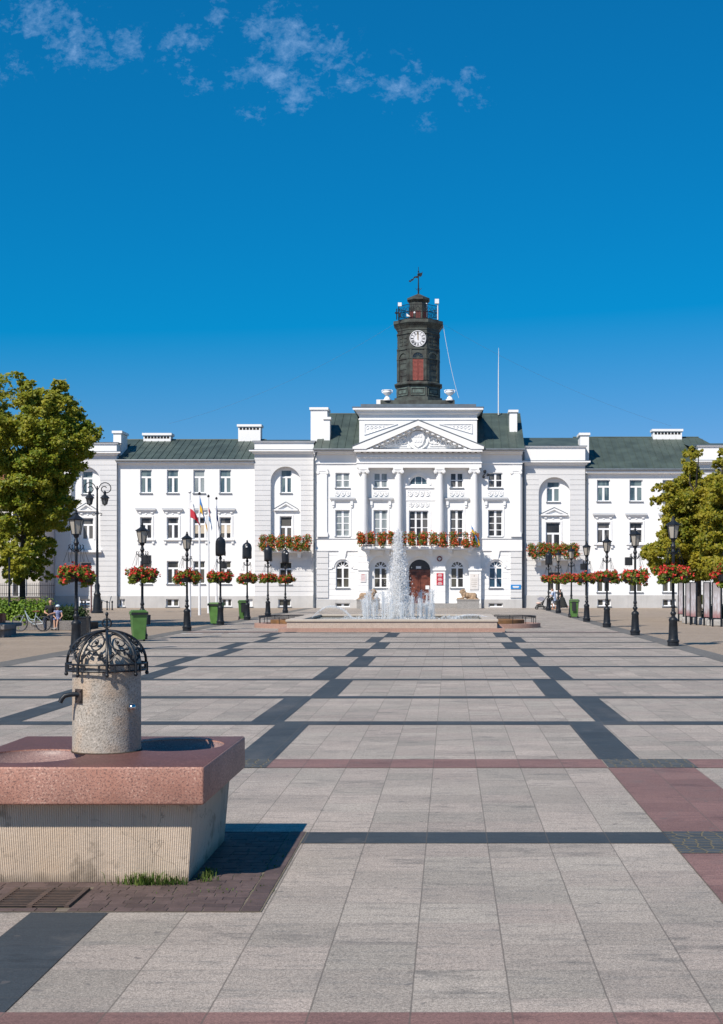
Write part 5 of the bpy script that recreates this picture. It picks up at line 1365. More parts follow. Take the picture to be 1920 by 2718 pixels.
for xa, xb, zp, y in ((697, 792, 1.02, 62.0), (1106, 1012, .62, 62.2)):
    b = MB(); A, B = X(xa, y), X(xb, y); pts = [(A + (B - A) * f, y, .42 + (zp - .42) * (1 - (2 * f - 1) ** 2)) for f in np.linspace(0, 1, 22)]
    b.tube(pts, [.022 + .03 * f for f in np.linspace(0, 1, 22)], 6)
    for j, p in enumerate(pts[3:]): drops(b, (p[0], p[1], p[2] - .03), np.array((.05, .04, .03 + .002 * j)), 9, .008, .022)
    drops(b, (B, y, .46), np.array((.3, .2, .06)), 90, .012, .035); b.build('water_jet', clear, fo, True)
b = MB(); drops(b, (px_, py_, .45), np.array((.9, .9, .05)), 500, .012, .04, 1.4); b.build('foam', foam, fo, True)

# ------------------------------------------------------------------ street lamps
def make_lamp():
    L = thing('street_lamp', '', 'street lamp'); b = MB()
    b.lathe([(.19, 0), (.19, .13), (.205, .14), (.205, .19), (.175, .21), (.165, .24), (.135, .80), (.15, .83), (.15, .89), (.12, .93), (.065, .97), (.062, 1.01), (.098, 1.06), (.098, 1.10), (.06, 1.15), (.065, 1.2), (.05, 1.24)], (0, 0, 0), 16)
    b.build('base', iron, L, True)
    b = MB(); b.lathe([(.052, 1.241), (.075, 1.27), (.075, 1.33), (.056, 1.37), (.048, 1.6), (.044, 3.06), (.07, 3.09), (.07, 3.15), (.05, 3.19), (.065, 3.24), (.085, 3.30), (.06, 3.36), (.045, 3.44), (.085, 3.50), (.09, 3.54)], (0, 0, 0), 14); b.build('pole', iron, L, True)
    b = MB()
    for k in range(4):
        a = PI / 4 + PI / 2 * k; c, s = math.cos(a), math.sin(a)
        b.tube([(r * c, r * s, z) for r, z in ((.04, 3.02), (.12, 3.05), (.22, 3.14), (.25, 3.22), (.20, 3.24))], .014, 5)
        b.tube([(.24 * c, .24 * s, 3.18), (.27 * c, .27 * s, 2.72)], .006, 4); b.tube([(.24 * c, .24 * s, 3.18), (.42 * c, .42 * s, 2.72)], .006, 4)
    b.build('bracket', iron, L, True)
    k4 = [(1, 1), (-1, 1), (-1, -1), (1, -1)]
    MB().lathe([(.125, 3.56), (.205, 3.975)], (0, 0, 0), 6, rot=PI / 6).build('lantern_glass', lant_m, L)
    b = MB()
    for k in range(6):
        a = PI / 6 + PI / 3 * k; c, s = math.cos(a), math.sin(a); b.tube([(.128 * c, .128 * s, 3.54), (.212 * c, .212 * s, 3.985)], .012, 5)
    b.lathe([(.09, 3.541), (.14, 3.545), (.14, 3.565), (.12, 3.57)], (0, 0, 0), 6, rot=PI / 6); b.lathe([(.20, 3.975), (.225, 3.98), (.225, 3.998), (.2, 4.0)], (0, 0, 0), 6, rot=PI / 6); b.build('lantern_frame', iron, L)
    MB().lathe([(.262, 3.99), (.262, 4.01), (.20, 4.05), (.12, 4.10), (.065, 4.15), (.055, 4.18), (.07, 4.19), (.04, 4.22), (.032, 4.25), (.045, 4.265), (.02, 4.29), (.001, 4.31)], (0, 0, 0), 6, rot=PI / 6).build('lantern_roof', iron, L)
    return L
lamp = make_lamp()
ordinal = ['nearest', 'second nearest', 'third nearest', 'fourth nearest', 'fifth nearest', 'sixth nearest', 'seventh nearest', 'eighth nearest']
RL = [(7.40, 35.4), (7.36, 44.9), (7.34, 54.0), (7.30, 63.4), (7.28, 72.6), (7.30, 82.0), (7.36, 92.6), (7.32, 101.3)]
LL = [(-11.3, 41.1), (-11.32, 50.0), (-11.38, 58.8), (-11.32, 67.0), (-11.33, 75.9), (-11.30, 84.3), (-11.3, 93.2)]
where_r = ['cut off by the right edge of the photo', 'nearest whole one in the right row', 'second whole one in the right row', 'third whole one in the right row', 'fourth whole one in the right row',
           'fifth whole one in the right row, beside the green bin', 'sixth whole one in the right row', 'farthest of the right row, its lantern wrapped']
where_l = ['nearest of the left row, behind the drinking fountain', 'second of the left row, behind the nearest bin', 'third of the left row, with a bare lantern',
           'fourth of the left row, lantern wrapped', 'fifth of the left row, lantern wrapped', 'sixth of the left row, lantern wrapped', 'farthest of the left row, lantern wrapped']
for (x, y), w in zip(RL, where_r): place(lamp, (x, y, 0), 0, 'black cast iron street lamp, ' + w)['group'] = 'street lamps lining the plaza'
for (x, y), w in zip(LL, where_l): place(lamp, (x, y, 0), 0, 'black cast iron street lamp, ' + w)['group'] = 'street lamps lining the plaza'
def make_bag(seed):
    r_ = np.random.default_rng(seed); B = MB(); n = 18; prof = [(.24, 3.42), (.255, 3.5), (.245, 3.75), (.25, 4.0), (.245, 4.12), (.20, 4.23), (.11, 4.31), (.045, 4.35), (.05, 4.40), (.03, 4.46), (.001, 4.48)]
    B.lathe(prof, (0, 0, 0), n, caps=False); f_ = r_.normal(size=(len(prof), n)) * .5 + r_.normal(size=n)[None, :]
    for i in range(len(B.v)):
        x, y, z = B.v[i]; k = 1 + .055 * f_[i // n, i % n] * (1 if z < 4.3 else .3); B.v[i] = (x * k, y * k, z + .02 * f_[i // n, (i + 3) % n] * (z < 3.45))
    o = B.build('lamp_cover', bag_m, None, True); sol = o.modifiers.new('thick', 'SOLIDIFY'); sol.thickness = .004
    return tag(o, '', 'cover', 'black plastic lamp covers')
for i, ((x, y), w) in enumerate(zip(LL[3:] + [RL[7]], ('wrapped left lamp nearest the camera, beside a green bin', 'second wrapped lamp on the left, with a white tag', 'third wrapped lamp from the front on the left', 'farthest wrapped lamp on the left, by the fountain', 'the only wrapped lamp in the right row'))):
    o = make_bag(i); o.location = (x, y, 0); o['label'] = 'black plastic cover on the ' + w
    if i in (1, 3):
        MB().box(x - .10 + i * .06, x - .01 + i * .06, y - .275, y - .265, 4.05, 4.12).build('tag', white_p, o)

# ------------------------------------------------------------------ flowers
fr = np.random.default_rng(21)
def flower_mass(name, parent, cl, n, fl, leaf=.085, bl=.075, mats=(None, None), blooms_low=0):
    p, d = clump_points(fr, cl, n, (.55, 1.02)); mi = None
    nr = d + fr.normal(size=d.shape) * .7 + np.array((0, -.2, .4))
    leaf_mesh('foliage', mats[0] or leaf_f, p, nr, leaf * fr.uniform(.6, 1.3, n), parent)
    m = int(n * fl); p, d = clump_points(fr, cl, m * 3, (.98, 1.12)); k = p[:, 2] + fr.normal(size=m * 3) * .12 > (np.mean(cl[:, 2]) - .10 - blooms_low); p, d = p[k][:m], d[k][:m]
    # each bloom is a little head of several petals
    q = np.repeat(p, 5, axis=0); dd = np.repeat(d, 5, axis=0); q = q + fr.normal(size=q.shape) * bl * .33
    leaf_mesh('blossoms', mats[1] or bloom, q, dd + fr.normal(size=dd.shape) * .8, bl * fr.uniform(.7, 1.2, len(q)), parent, aspect=.9)
def make_basket():
    o = thing('hanging_flower_basket', '', 'flower basket'); b = MB()
    b.torus((0, 0, 2.30), .38, .018, 'z', 20, 5)
    for k in range(4):
        a = PI / 4 + PI / 2 * k; b.lathe([(.06, -.14), (.15, -.10), (.19, .05), (.19, .07)], (.33 * math.cos(a), .33 * math.sin(a), 2.24), 12); b.tube([(.05 * math.cos(a), .05 * math.sin(a), 2.30), (.38 * math.cos(a), .38 * math.sin(a), 2.30)], .014, 4)
    b.build('basket', black_pl, o)
    cl = []
    for k in range(13):
        a = 2 * PI * k / 13 + fr.normal() * .1; r = fr.uniform(.26, .44); cl.append((r * math.cos(a), r * math.sin(a), 2.42 + fr.normal() * .06, .17, .17, fr.uniform(.13, .20)))
    for k in range(12):
        a = fr.uniform(0, 2 * PI); q = fr.uniform(.40, .54); cl.append((q * math.cos(a), q * math.sin(a), 2.28 + fr.normal() * .07, .11, .11, .12))
    for k in range(9):
        a = fr.uniform(0, 2 * PI); q = fr.uniform(.28, .44); cl.append((q * math.cos(a), q * math.sin(a), 2.15 + fr.normal() * .04, .11, .11, .09))
    flower_mass('flowers', o, np.array(cl), 1900, .095, .105, .075); return o
bk = [make_basket(), make_basket()]
blist = [(p, 'right', i) for i, p in enumerate(RL)] + [(p, 'left', i) for i, p in enumerate(LL)]
rdesc = ['partly outside the right edge of the photo', 'on the nearest whole lamp of the right row', 'on the second whole lamp in the right row', 'on the third whole lamp in the right row', 'on the fourth whole lamp in the right row', 'on the fifth whole lamp in the right row', 'on the sixth whole lamp in the right row', 'on the wrapped farthest lamp of the right row']
ldesc = ['on the nearest lamp of the left row', 'on the lamp behind the nearest green bin', 'on the third lamp of the left row', 'on the first wrapped lamp of the left row', 'on the second wrapped lamp of the left row', 'on the third wrapped lamp of the left row', 'on the farthest wrapped lamp of the left row']
for i, ((x, y), sd_, j) in enumerate(blist):
    o = place(bk[i % 2], (x, y, 0), fr.uniform(0, 6), 'ring of red geraniums ' + (rdesc if sd_ == 'right' else ldesc)[j]); o['group'] = 'flower baskets on the lamps'
    s = (1.12 if sd_ == 'left' else 1.05) * fr.uniform(.93, 1.05)
    o.scale = (s, s, 1)
def flower_box(loc, w, h, label, group, mats, n=760, fl=.16):
    o = thing('flower_box', label, 'flower box', loc, 0, group); x, y, z = loc
    MB().prism([(x - w * .40, z), (x + w * .40, z), (x + w * .46, z + .24), (x - w * .46, z + .24)], y - .11, y + .11).build('planter', black_pl, o)
    cl = [(x + fr.uniform(-.3, .3) * w, y - fr.uniform(.02, .22), z + h * fr.uniform(-.12, .92), w * .36, .22, h * .26) for _ in range(13)]
    flower_mass('flowers', o, np.array(cl), n, fl, .13, .095, mats, .5)
yb = YG - 1.16; cpx = (811.5, 831.4, 856.8, 880, 903, 923, 948.5, 973, 995, 1018, 1044.8, 1066); z0 = Z(1220, yb)
cw = ['first', 'second', 'third', 'fourth', 'fifth', 'sixth', 'seventh', 'eighth', 'ninth', 'tenth', 'eleventh', 'twelfth']
for i, p in enumerate(cpx): flower_box((X(p, yb), yb, z0), .68, .90, 'red flower clump, %s from the left along the central balcony railing' % cw[i], 'flower boxes on the central balcony', (leaf_f, bloom_o))
for side, pl_, zpx, nm in (('left', (592, 607, 629, 651, 669, 687), 1228, 'left'), ('right', (1194, 1215, 1231, 1248, 1264, 1282, 1290), 1246, 'right')):
    yb2 = YP - 1.04
    for i, p in enumerate(pl_): flower_box((X(p, yb2), yb2, Z(zpx, yb2)), .80, .95, 'orange red flower clump, %s from the left on the %s pavilion balcony' % (cw[i], nm), 'flower boxes on the %s balcony' % nm, (leaf_f, bloom_o), fl=.105)

# ------------------------------------------------------------------ wheeled bins, litter bin, bollards
def make_bin():
    o = thing('wheeled_bin', '', 'bin', (0, 0, 0), 0, 'green wheeled bins'); b = MB()
    w0, w1, d0, d1 = .20, .275, .24, .33
    v = [(-w0, -d0, .06), (w0, -d0, .06), (w0, d0 - .04, .06), (-w0, d0 - .04, .06), (-w1, -d1, .96), (w1, -d1, .96), (w1, d1, .96), (-w1, d1, .96)]
    b.add(v, [(3, 2, 1, 0), (0, 1, 5, 4), (1, 2, 6, 5), (2, 3, 7, 6), (3, 0, 4, 7), (4, 5, 6, 7)]); b.box(-.295, .295, -.35, .33, .90, .965); b.build('body', bin_green, o, bevel=.015)
    b = MB(); b.box(-.30, .30, -.37, .34, .968, 1.01); b.box(-.25, .25, -.30, .28, 1.011, 1.05); b.build('lid', bin_green, o, bevel=.02)
    b = MB(); b.tube([(-.26, .33, .95), (-.26, .42, .98), (.26, .42, .98), (.26, .33, .95)], .018, 6); b.box(-.30, .30, -.374, -.372, .90, .97); b.build('handle', black_pl, o)
    for s in (-1, 1):
        MB().tube([(s * .20, .25, .10), (s * .26, .25, .10)], .10, 18).build('wheel', black_pl, o, True)
    return o
gb = make_bin()
for px, Y, rz, lb, pn in ((311, 48.6, .35, 'green wheeled bin nearest the camera, standing left of the plaza', 0), (485.5, 67.5, -.30, 'green wheeled bin beside the first wrapped lamp on the left', 0),
                          (545.5, 76.3, 3.3, 'green wheeled bin with a dark panel on its front, left of the fountain', 1), (1288, 80.6, 3.0, 'green wheeled bin with a dark panel beside the lamps on the right', 1)):
    c = place(gb, (X(px, Y), Y, 0), rz, lb); c.scale = (1.0, 1.0, 1.06)
    if pn:
        q = MB().box(-.11, .11, .34, .36, .40, .92).build('front_panel', black_pl, None); q.parent = c
Y = 53; x0, x1 = xs_((178, 197), Y); lb_ = thing('litter_bin', 'dark metal litter bin behind the nearest lamp on the left', 'litter bin', ((x0 + x1) / 2, Y, 0))
b = MB().box(x0, x1, Y - .18, Y + .18, .06, .72); b.box(x0 - .02, x1 + .02, Y - .2, Y + .2, .721, .76); b.build('body', iron, lb_)
MB().box(x0 + .04, x1 - .04, Y - .12, Y + .12, 0, .059).build('foot', iron, lb_)
def lathe_thing(name, label, cat, x, y, prof, m, group=None, n=14):
    o = MB().lathe(prof, (0, 0, 0), n).build(name, m, None, True); o.location = (x, y, 0); return tag(o, label, cat, group)
lathe_thing('bollard', 'tall black iron bollard beside the litter bin', 'bollard', X(201.5, 54), 54, [(.07, 0), (.07, .06), (.045, .09), (.04, .66), (.065, .68), (.065, .72), (.03, .76), (.001, .78)], iron)
BP = [(.085, 0), (.085, .05), (.055, .09), (.045, .55), (.07, .58), (.075, .66), (.03, .72), (.001, .73)]
for i, px in enumerate((184, 191.5, 228.5, 240.5, 252)):
    lathe_thing('bollard', 'short dark iron bollard, %s from the left in the row before the left pavilion' % cw[i], 'bollard', X(px, 103), 103, BP, iron, 'bollards before the left pavilion')
# pole-mounted litter bin and speakers on lamps
o = thing('pole_bin', 'small dark bin strapped to the second lamp of the left row', 'bin', (X(329, 50), 50, .55))
b = MB().lathe([(.10, 0), (.12, .02), (.13, .34), (.125, .35)], (X(330.5, 50), 50, .56), 14); b.build('body', iron, o, True); MB().box(X(322.5, 50), X(328.5, 50), 49.985, 50.015, .7, .74).build('bracket', iron, o)
for (x, y), dx, lb in ((RL[2], -.26, 'second whole lamp from the front in the right row'), (RL[4], -.2, 'fourth whole lamp from the front in the right row'), (LL[1], .17, 'lamp behind the nearest green bin'), (LL[3], .17, 'first wrapped lamp of the left row')):
    s = thing('loudspeaker', 'dark box loudspeaker strapped to the ' + lb, 'loudspeaker', (x + dx, y, 2.75), 0, 'loudspeakers on lamps')
    MB().box(x + dx - .14, x + dx + .14, y - .12, y + .12, 2.78, 3.10).build('cabinet', iron, s, bevel=.01); MB().box(x + dx - .12, x + dx + .12, y - .126, y - .121, 2.80, 3.08).build('grille', black_pl, s)

# tall lamp post with two scrolled arms
Y = 93; x = X(218.5, Y); dl = thing('double_lamp', 'tall iron lamp post with two scrolled arms and hanging lanterns before the left pavilion', 'street lamp', (x, Y, 0))
b = MB().lathe([(.42, 0), (.42, .12), (.30, .2), (.27, .9), (.22, 1.2), (.25, 1.3), (.15, 1.5), (.18, 1.9), (.10, 2.1), (.09, 4), (.065, 8.0), (.05, 8.7)], (x, Y, 0), 12); b.build('pole', iron, dl, True)
zt = Z(1083, Y)
for s in (-1, 1):
    b = MB(); c = (x + s * .53, zt - .36); pts = [(x, Y, 8.0), (x + s * .04, Y, 8.45)] + [(c[0] - s * .40 * math.cos(a), Y, c[1] + .38 * math.sin(a)) for a in np.linspace(.2, 3.5, 16)]
    pts += [(c[0] + s * .40 * math.cos(a) * (1 - q), Y, c[1] - .35 * math.sin(a) * (1 - q) - .02) for a, q in zip(np.linspace(.5, 5.8, 18), np.linspace(.02, .75, 18))]
    b.tube(pts, .032, 6); b.tube([(x + s * .52, Y, c[1] - .30), (x + s * .52, Y, Z(1107, Y))], .03, 5)
    for zz in (Z(1152, Y),): b.tube([(x, Y, zz), (x + s * .2, Y, zz + .05), (x + s * .32, Y, zz), (x + s * .30, Y, zz - .12), (x + s * .2, Y, zz - .1)], .03, 5)
    b.build('scroll_arm', iron, dl)
    zl = Z(1131, Y); lx = x + s * .52; MB().lathe([(.15, zl), (.24, zl + .42)], (lx, Y, 0), 6).build('lantern_glass', glass('dark_lantern_glass', (.10, .11, .12)), dl)
    b = MB().lathe([(.34, zl + .42), (.33, zl + .45), (.16, zl + .62), (.10, zl + .66), (.10, zl + .85), (.02, zl + .95)], (lx, Y, 0), 8); b.lathe([(.02, zl - .12), (.05, zl - .05), (.17, zl), (.15, zl + .02)], (lx, Y, 0), 8)
    for k in range(6): a = PI / 3 * k; b.tube([(lx + .155 * math.cos(a), Y + .155 * math.sin(a), zl), (lx + .245 * math.cos(a), Y + .245 * math.sin(a), zl + .42)], .018, 4)
    b.build('lantern_frame', iron, dl)
sp_ = thing('sign_post', 'thin dark red post with a small bracket beside the tall double lamp', 'post', (X(205, 95), 95, 0)); b = MB().tube([(X(205, 95), 95, 0), (X(205, 95), 95, 2.6)], .05, 6); b.tube([(X(205, 95), 95, 2.4), (X(190, 95), 95, 2.42)], .03, 5); b.build('post', mat('dark_red_paint', (.12, .03, .03), .5), sp_)
rp = thing('handrail', 'grey metal ramp handrail beside the left pavilion corner', 'handrail', (X(236, 104), 104, 0)); b = MB(); b.tube([(X(226, 104), 104, .78), (X(246, 104), 104, .55), (X(250, 104), 104, 1.05)], .04, 6)
for p, z in ((227, .77), (246, .55)): b.tube([(X(p, 104), 104, 0), (X(p, 104), 104, z)], .035, 6)
b.build('rail', pipe_m, rp)
MB()
nb = thing('notice_board', 'white framed barrier board by the ground window of the left pavilion', 'barrier', (X(190, 106), 106, 0)); b = MB()
for p in (178.5, 203): b.tube([(X(p, 106), 106, 0), (X(p, 106), 106, .95)], .035, 6)
b.box(X(178, 106), X(203.5, 106), 105.97, 106.03, .52, .66); b.build('frame', white_p, nb)

# ------------------------------------------------------------------ flagpoles and flags
FP = [(426, 81.5, 1106, 'white and red flag'), (447.7, 87, 1109.5, 'blue and yellow flag'), (467.8, 93, 1115, 'light blue and red flag'), (485.7, 98.3, 1120, 'dark blue flag')]
fcol = {'w': mat('flag_white', (.72, .72, .73), .8), 'r': mat('flag_red', (.50, .03, .05), .8), 'b': mat('flag_blue', (.03, .17, .45), .8), 'y': mat('flag_yellow', (.62, .36, .02), .8), 'lb': mat('flag_light_blue', (.22, .42, .66), .8), 'db': mat('flag_dark_blue', (.015, .05, .20), .8)}
def flag(name, label, x, y, zt, fly, hoist, cols, side, droop, spread, ph, seg=24, vert=False):
    """limp cloth: u runs along the fly, v down the hoist"""
    b = MB(); nu, nv = 14, seg
    k = len(b.v)
    for i in range(nu + 1):
        u = i / nu
        for j in range(nv + 1):
            v = j / nv; s = u * fly
            dx = spread * (1 - math.exp(-2.2 * u)) * (.5 + .6 * v) ; dz = droop * u ** 1.1
            b.v.append((x + side * dx + .02 * math.sin(9 * u + ph) * v, y + .10 * math.sin(u * 13 + ph + v * 1.5) * (.3 + u), zt - v * hoist - dz))
    for i in range(nu):
        for j in range(nv):
            a = i * (nv + 1) + j; c = int((i / nu if vert else j / nv) * len(cols)); b.f.append((a, a + nv + 1, a + nv + 2, a + 1)); b.m.append(c)
    o = b.build(name, [fcol[c] for c in cols], None, True); sl = o.modifiers.new('cloth', 'SOLIDIFY'); sl.thickness = .008
    return tag(o, label, 'flag')
for i, (px, Y, top, lb) in enumerate(FP):
    x = X(px, Y); zt = Z(top, Y); o = thing('flagpole', 'white flagpole carrying the ' + lb, 'flagpole', (x, Y, 0), 0, 'white flagpoles before the left wing')
    MB().tube([(x, Y, 0), (x, Y, zt)], [.085, .045], 10).build('pole', white_p, o, True); MB().lathe([(.02, zt - .02), (.06, zt + .0), (.10, zt + .08), (.05, zt + .16), (.001, zt + .2)], (x, Y, 0), 10).build('finial', iron if i else white_p, o, True)
flag('flag', 'white and red flag hanging from the nearest flagpole', X(427, 81.5), 81.45, Z(1121, 81.5), 1.5, 1.05, ['w', 'r'], 1, .62, .62, 0)
flag('flag', 'blue and yellow flag hanging limp from the second flagpole', X(448.5, 87), 86.95, Z(1114, 87), 1.5, .95, ['b', 'y'], 1, 1.30, .50, 1)
flag('flag', 'light blue, white and red flag hanging limp from the third flagpole', X(468, 93), 92.95, Z(1136, 93), 1.5, .9, ['r', 'w', 'lb'], 1, .75, .26, 2); 
flag('flag', 'dark blue flag hanging limp from the fourth flagpole', X(486, 98.3), 98.25, Z(1134, 98.3), 1.5, .95, ['db'], 1, .95, .22, 3)
for px, side, cols, lb, zz in ((1060, 1, ['b', 'y'], 'blue and yellow flag on a slanted pole at the right end of the central balcony', 1180), (821, -1, ['w', 'r'], 'white and red flag on a slanted pole at the left end of the central balcony', 1183)):
    y0_ = YG - 1.2; x = X(px, y0_); o = thing('balcony_flagpole', 'slanted pole holding the ' + lb.split(' on a')[0] + ' at the central balcony', 'flagpole', (x, y0_, Z(1224, y0_)))
    MB().tube([(x, y0_, Z(1222, y0_)), (x - .10 * side, y0_ - .9, Z(zz - 3, y0_))], .022, 6).build('pole', white_p, o)
    flag('flag', lb, x - .10 * side, y0_ - .88, Z(zz, y0_), 1.2, .50, cols, side, 1.15, .72 if side > 0 else -.12, side, 12)

# ------------------------------------------------------------------ lions, built as one sculpted body
def remesh(b, voxel, name, m, parent, smooth=4):
    o = b.build('tmp', m, None); r_ = o.modifiers.new('r', 'REMESH'); r_.mode = 'VOXEL'; r_.voxel_size = voxel; r_.use_smooth_shade = True
    s = o.modifiers.new('s', 'SMOOTH'); s.iterations = smooth; s.factor = .5
    n = evaluated(o, name, m, None); drop(o)
    if parent is not None: n.parent = parent
    return n
def lion(cx, cy, zb, flip, label):
    b = MB(); s = flip                                  # local: head towards -x when flip=1
    E = lambda x, y, z, rx, ry, rz: b.ball((s * x, y, z), (rx, ry, rz), 14)
    E(.30, 0, .30, .42, .24, .27); E(-.05, 0, .33, .36, .23, .27); E(.52, .0, .30, .26, .26, .27)      # trunk, haunch
    E(-.34, 0, .42, .26, .25, .31); E(-.44, 0, .62, .25, .25, .28); E(-.40, 0, .74, .17, .18, .15)      # chest, mane
    E(-.56, -.02, .68, .16, .145, .165); E(-.69, -.02, .635, .085, .085, .07); E(-.70, -.02, .585, .06, .07, .045); E(-.75, -.02, .655, .028, .04, .03)
    for q in (-1, 1):
        E(-.47, q * .14, .82, .045, .03, .055); E(-.64, q * .075 - .02, .73, .03, .03, .025)
        b.capsule((s * -.34, q * .17, .22), (s * -.50, q * .17, .09), .11, .085, 10); b.capsule((s * -.50, q * .17, .08), (s * -.86, q * .17, .065), .08, .07, 10); E(-.90, q * .17, .065, .09, .08, .065)
        E(.50, q * .20, .24, .24, .11, .22); b.capsule((s * .42, q * .23, .09), (s * .12, q * .25, .06), .08, .06, 10); E(.08, q * .25, .055, .09, .07, .055)
    b.tube([(s * .74, 0, .14), (s * .84, -.12, .08), (s * .74, -.26, .06), (s * .52, -.33, .06)], [.05, .045, .04, .055], 8)
    for k in range(26):
        a = fr.uniform(0, 2 * PI); E(-.42 + .20 * math.cos(a) * fr.uniform(.4, 1), fr.uniform(-.22, .22), .58 + .26 * math.sin(a), .06, .06, .075)
    t_ = thing('lion_statue', label, 'lion statue', (cx, cy, zb), 0, 'lion statues beside the entrance')
    o = remesh(b, .022, 'lion_body', sandst, t_, 3)
    MB().box(-.98, .92, -.36, .36, -.0, .06).build('slab', sandst, None).parent = t_
    return t_
Yl = 108.6
for px, flip, lb in ((1050, 1, 'sandstone lion lying on a granite pedestal right of the entrance, facing left'), (826, -1, 'sandstone lion lying on a pedestal left of the entrance, behind the fountain spray')):
    x = X(px, Yl); z = Z(1344, Yl - .5); pd = thing('lion_pedestal', 'stepped granite pedestal under the %s lion' % ('right' if flip > 0 else 'left'), 'pedestal', (x, Yl, 0), 0, 'lion pedestals')
    b = MB().box(x - .88, x + .88, Yl - .62, Yl + .62, .0, z - .09); b.build('block', stone_g, pd); MB().box(x - .94, x + .94, Yl - .66, Yl + .66, z - .088, z).build('cap', stone_g, pd)
    lion(x, Yl, z + .002, flip, lb).scale = (.92, 1, .92)
# ------------------------------------------------------------------ trees
tr = np.random.default_rng(31)
def tree(name, label, base, cl, leaf, n, size, trunk_r, group, crown_base, lean=(0, 0)):
    """cl: list of (x,y,z,r) clumps; a tapered trunk with limbs runs to the bigger clumps"""
    t_ = thing(name, label, 'tree', (*base, 0), 0, group); cl = np.array(cl)
    top = cl[np.argmax(cl[:, 2])]
    b = MB(); P0 = Vector((*base, -.05)); P1 = Vector((base[0] + lean[0] * .5, base[1], crown_base)); P2 = Vector((top[0] * .5 + base[0] * .5, base[1], top[2] * .72))
    axis = [P0, P0.lerp(P1, .08), P0.lerp(P1, .5), P1, P1.lerp(P2, .5), P2]
    b.tube([tuple(p) for p in axis], [trunk_r * 1.35, trunk_r, trunk_r * .85, trunk_r * .8, trunk_r * .5, trunk_r * .2], 10)
    for c in cl[tr.choice(len(cl), min(len(cl), 30), replace=False)]:
        s = P1.lerp(P2, max(0, min(.95, (c[2] - crown_base) / max(.1, P2.z - crown_base) * .75))); e = Vector(c[:3])
        m = s.lerp(e, .5) + Vector((tr.normal() * .15, tr.normal() * .15, .12)); b.tube([tuple(s), tuple(m), tuple(e)], [trunk_r * .32, trunk_r * .2, trunk_r * .06], 6)
    b.build('trunk', bark, t_, True)
    sub = []
    for c in cl:                                   # break each clump into leafy sprays
        k = max(6, int(15 * (c[3] / .9) ** 2))
        d = tr.normal(size=(k, 3)); d /= np.linalg.norm(d, axis=1, keepdims=True)
        for q in d:
            r = c[3] * tr.uniform(.55, 1.0); rr = c[3] * tr.uniform(.22, .42)
            sub.append((c[0] + q[0] * r, c[1] + q[1] * r, c[2] + q[2] * r * .9, rr * 1.15, rr * 1.15, rr * .8))
    p, d = clump_points(tr, np.array(sub), n, (.35, 1.15), .22)
    nr = d * .55 + tr.normal(size=d.shape) * .55 + np.array((-.30, -.45, .65))
    leaf_mesh('crown', leaf, p, nr, size * tr.uniform(.6, 1.25, n), t_)
    return t_
def px_clumps(lst, Y, dep, rep=3, shrink=.9):
    out = []
    for px, py, rp in lst:
        r = rp * Y / F
        for k in range(rep):
            y = Y + (tr.uniform(-1, 1) * dep if k else tr.uniform(-.3, .3) * dep); s = Y / F
            out.append((X(px, Y) + tr.normal() * r * .12, y, Z(py, Y) + tr.normal() * r * .1, r * shrink * tr.uniform(.85, 1.1)))
    return out
TL = [(128, 862, 20), (122, 890, 30), (148, 905, 26), (62, 868, 20), (45, 850, 14), (58, 900, 34), (108, 920, 40), (160, 930, 30), (186, 960, 30), (200, 985, 24), (140, 968, 42), (80, 970, 48), (30, 970, 45),
      (182, 1005, 28), (150, 1030, 40), (95, 1040, 50), (40, 1045, 52), (158, 1075, 24), (118, 1095, 42), (62, 1110, 50), (152, 1120, 22), (148, 1150, 22), (128, 1178, 20), (105, 1140, 34), (66, 1170, 40), (25, 1190, 42),
      (80, 1225, 28), (40, 1255, 34), (75, 1262, 24), (88, 1240, 16), (50, 1288, 20), (15, 1255, 28), (15, 1290, 18), (75, 1290, 15), (30, 1300, 12), (88, 1215, 20), (5, 1110, 40)]
big_tree = tree('maple_tree', 'large green maple tree with yellowing tips at the left edge, before the left pavilion', (X(51, 63), 63), px_clumps([(a_ * .94 if a_ > 100 else a_, b_, c_ * .95) for a_, b_, c_ in TL], 62, 2.6, 4), leaf_l, 130000, .165, .17, 'broad trees left of the plaza', 2.6)
TL2 = [(2, 850, 22), (-15, 880, 35), (12, 900, 28), (-40, 920, 50), (0, 950, 40), (-50, 1000, 60), (-20, 1060, 50), (-60, 1120, 60), (-30, 1180, 45), (-60, 1230, 45)]
tree('maple_tree', 'green maple tree mostly cut off by the left edge of the photo', (X(-60, 66), 66), px_clumps(TL2, 66, 2.4, 3), leaf_l, 22000, .205, .17, 'broad trees left of the plaza', 2.6)
TA = [(1552, 1006, 7), (1551, 1022, 12), (1550, 1050, 20), (1545, 1082, 28), (1503, 1092, 15), (1480, 1092, 9), (1580, 1088, 28), (1520, 1122, 32), (1484, 1118, 14), (1570, 1128, 40), (1508, 1158, 30), (1560, 1172, 44), (1496, 1198, 22), (1468, 1232, 24), (1455, 1245, 14),
      (1520, 1222, 38), (1575, 1220, 44), (1476, 1268, 22), (1510, 1270, 32), (1560, 1262, 38), (1600, 1258, 38), (1530, 1292, 16), (1585, 1290, 16)]
tree('pyramidal_tree', 'yellow green pyramidal tree behind the nearest lamp on the right', (X(1565, 77.5), 77.5), px_clumps(TA, 78, 2.2, 4), leaf_r, 115000, .20, .24, 'pyramidal trees right of the plaza', 2.5)
TB = [(1621, 1012, 8), (1624, 1035, 18), (1622, 1070, 26), (1612, 1108, 32), (1640, 1110, 38), (1608, 1160, 38), (1648, 1165, 44), (1600, 1215, 34), (1640, 1225, 44), (1604, 1265, 36), (1648, 1270, 42), (1620, 1292, 18)]
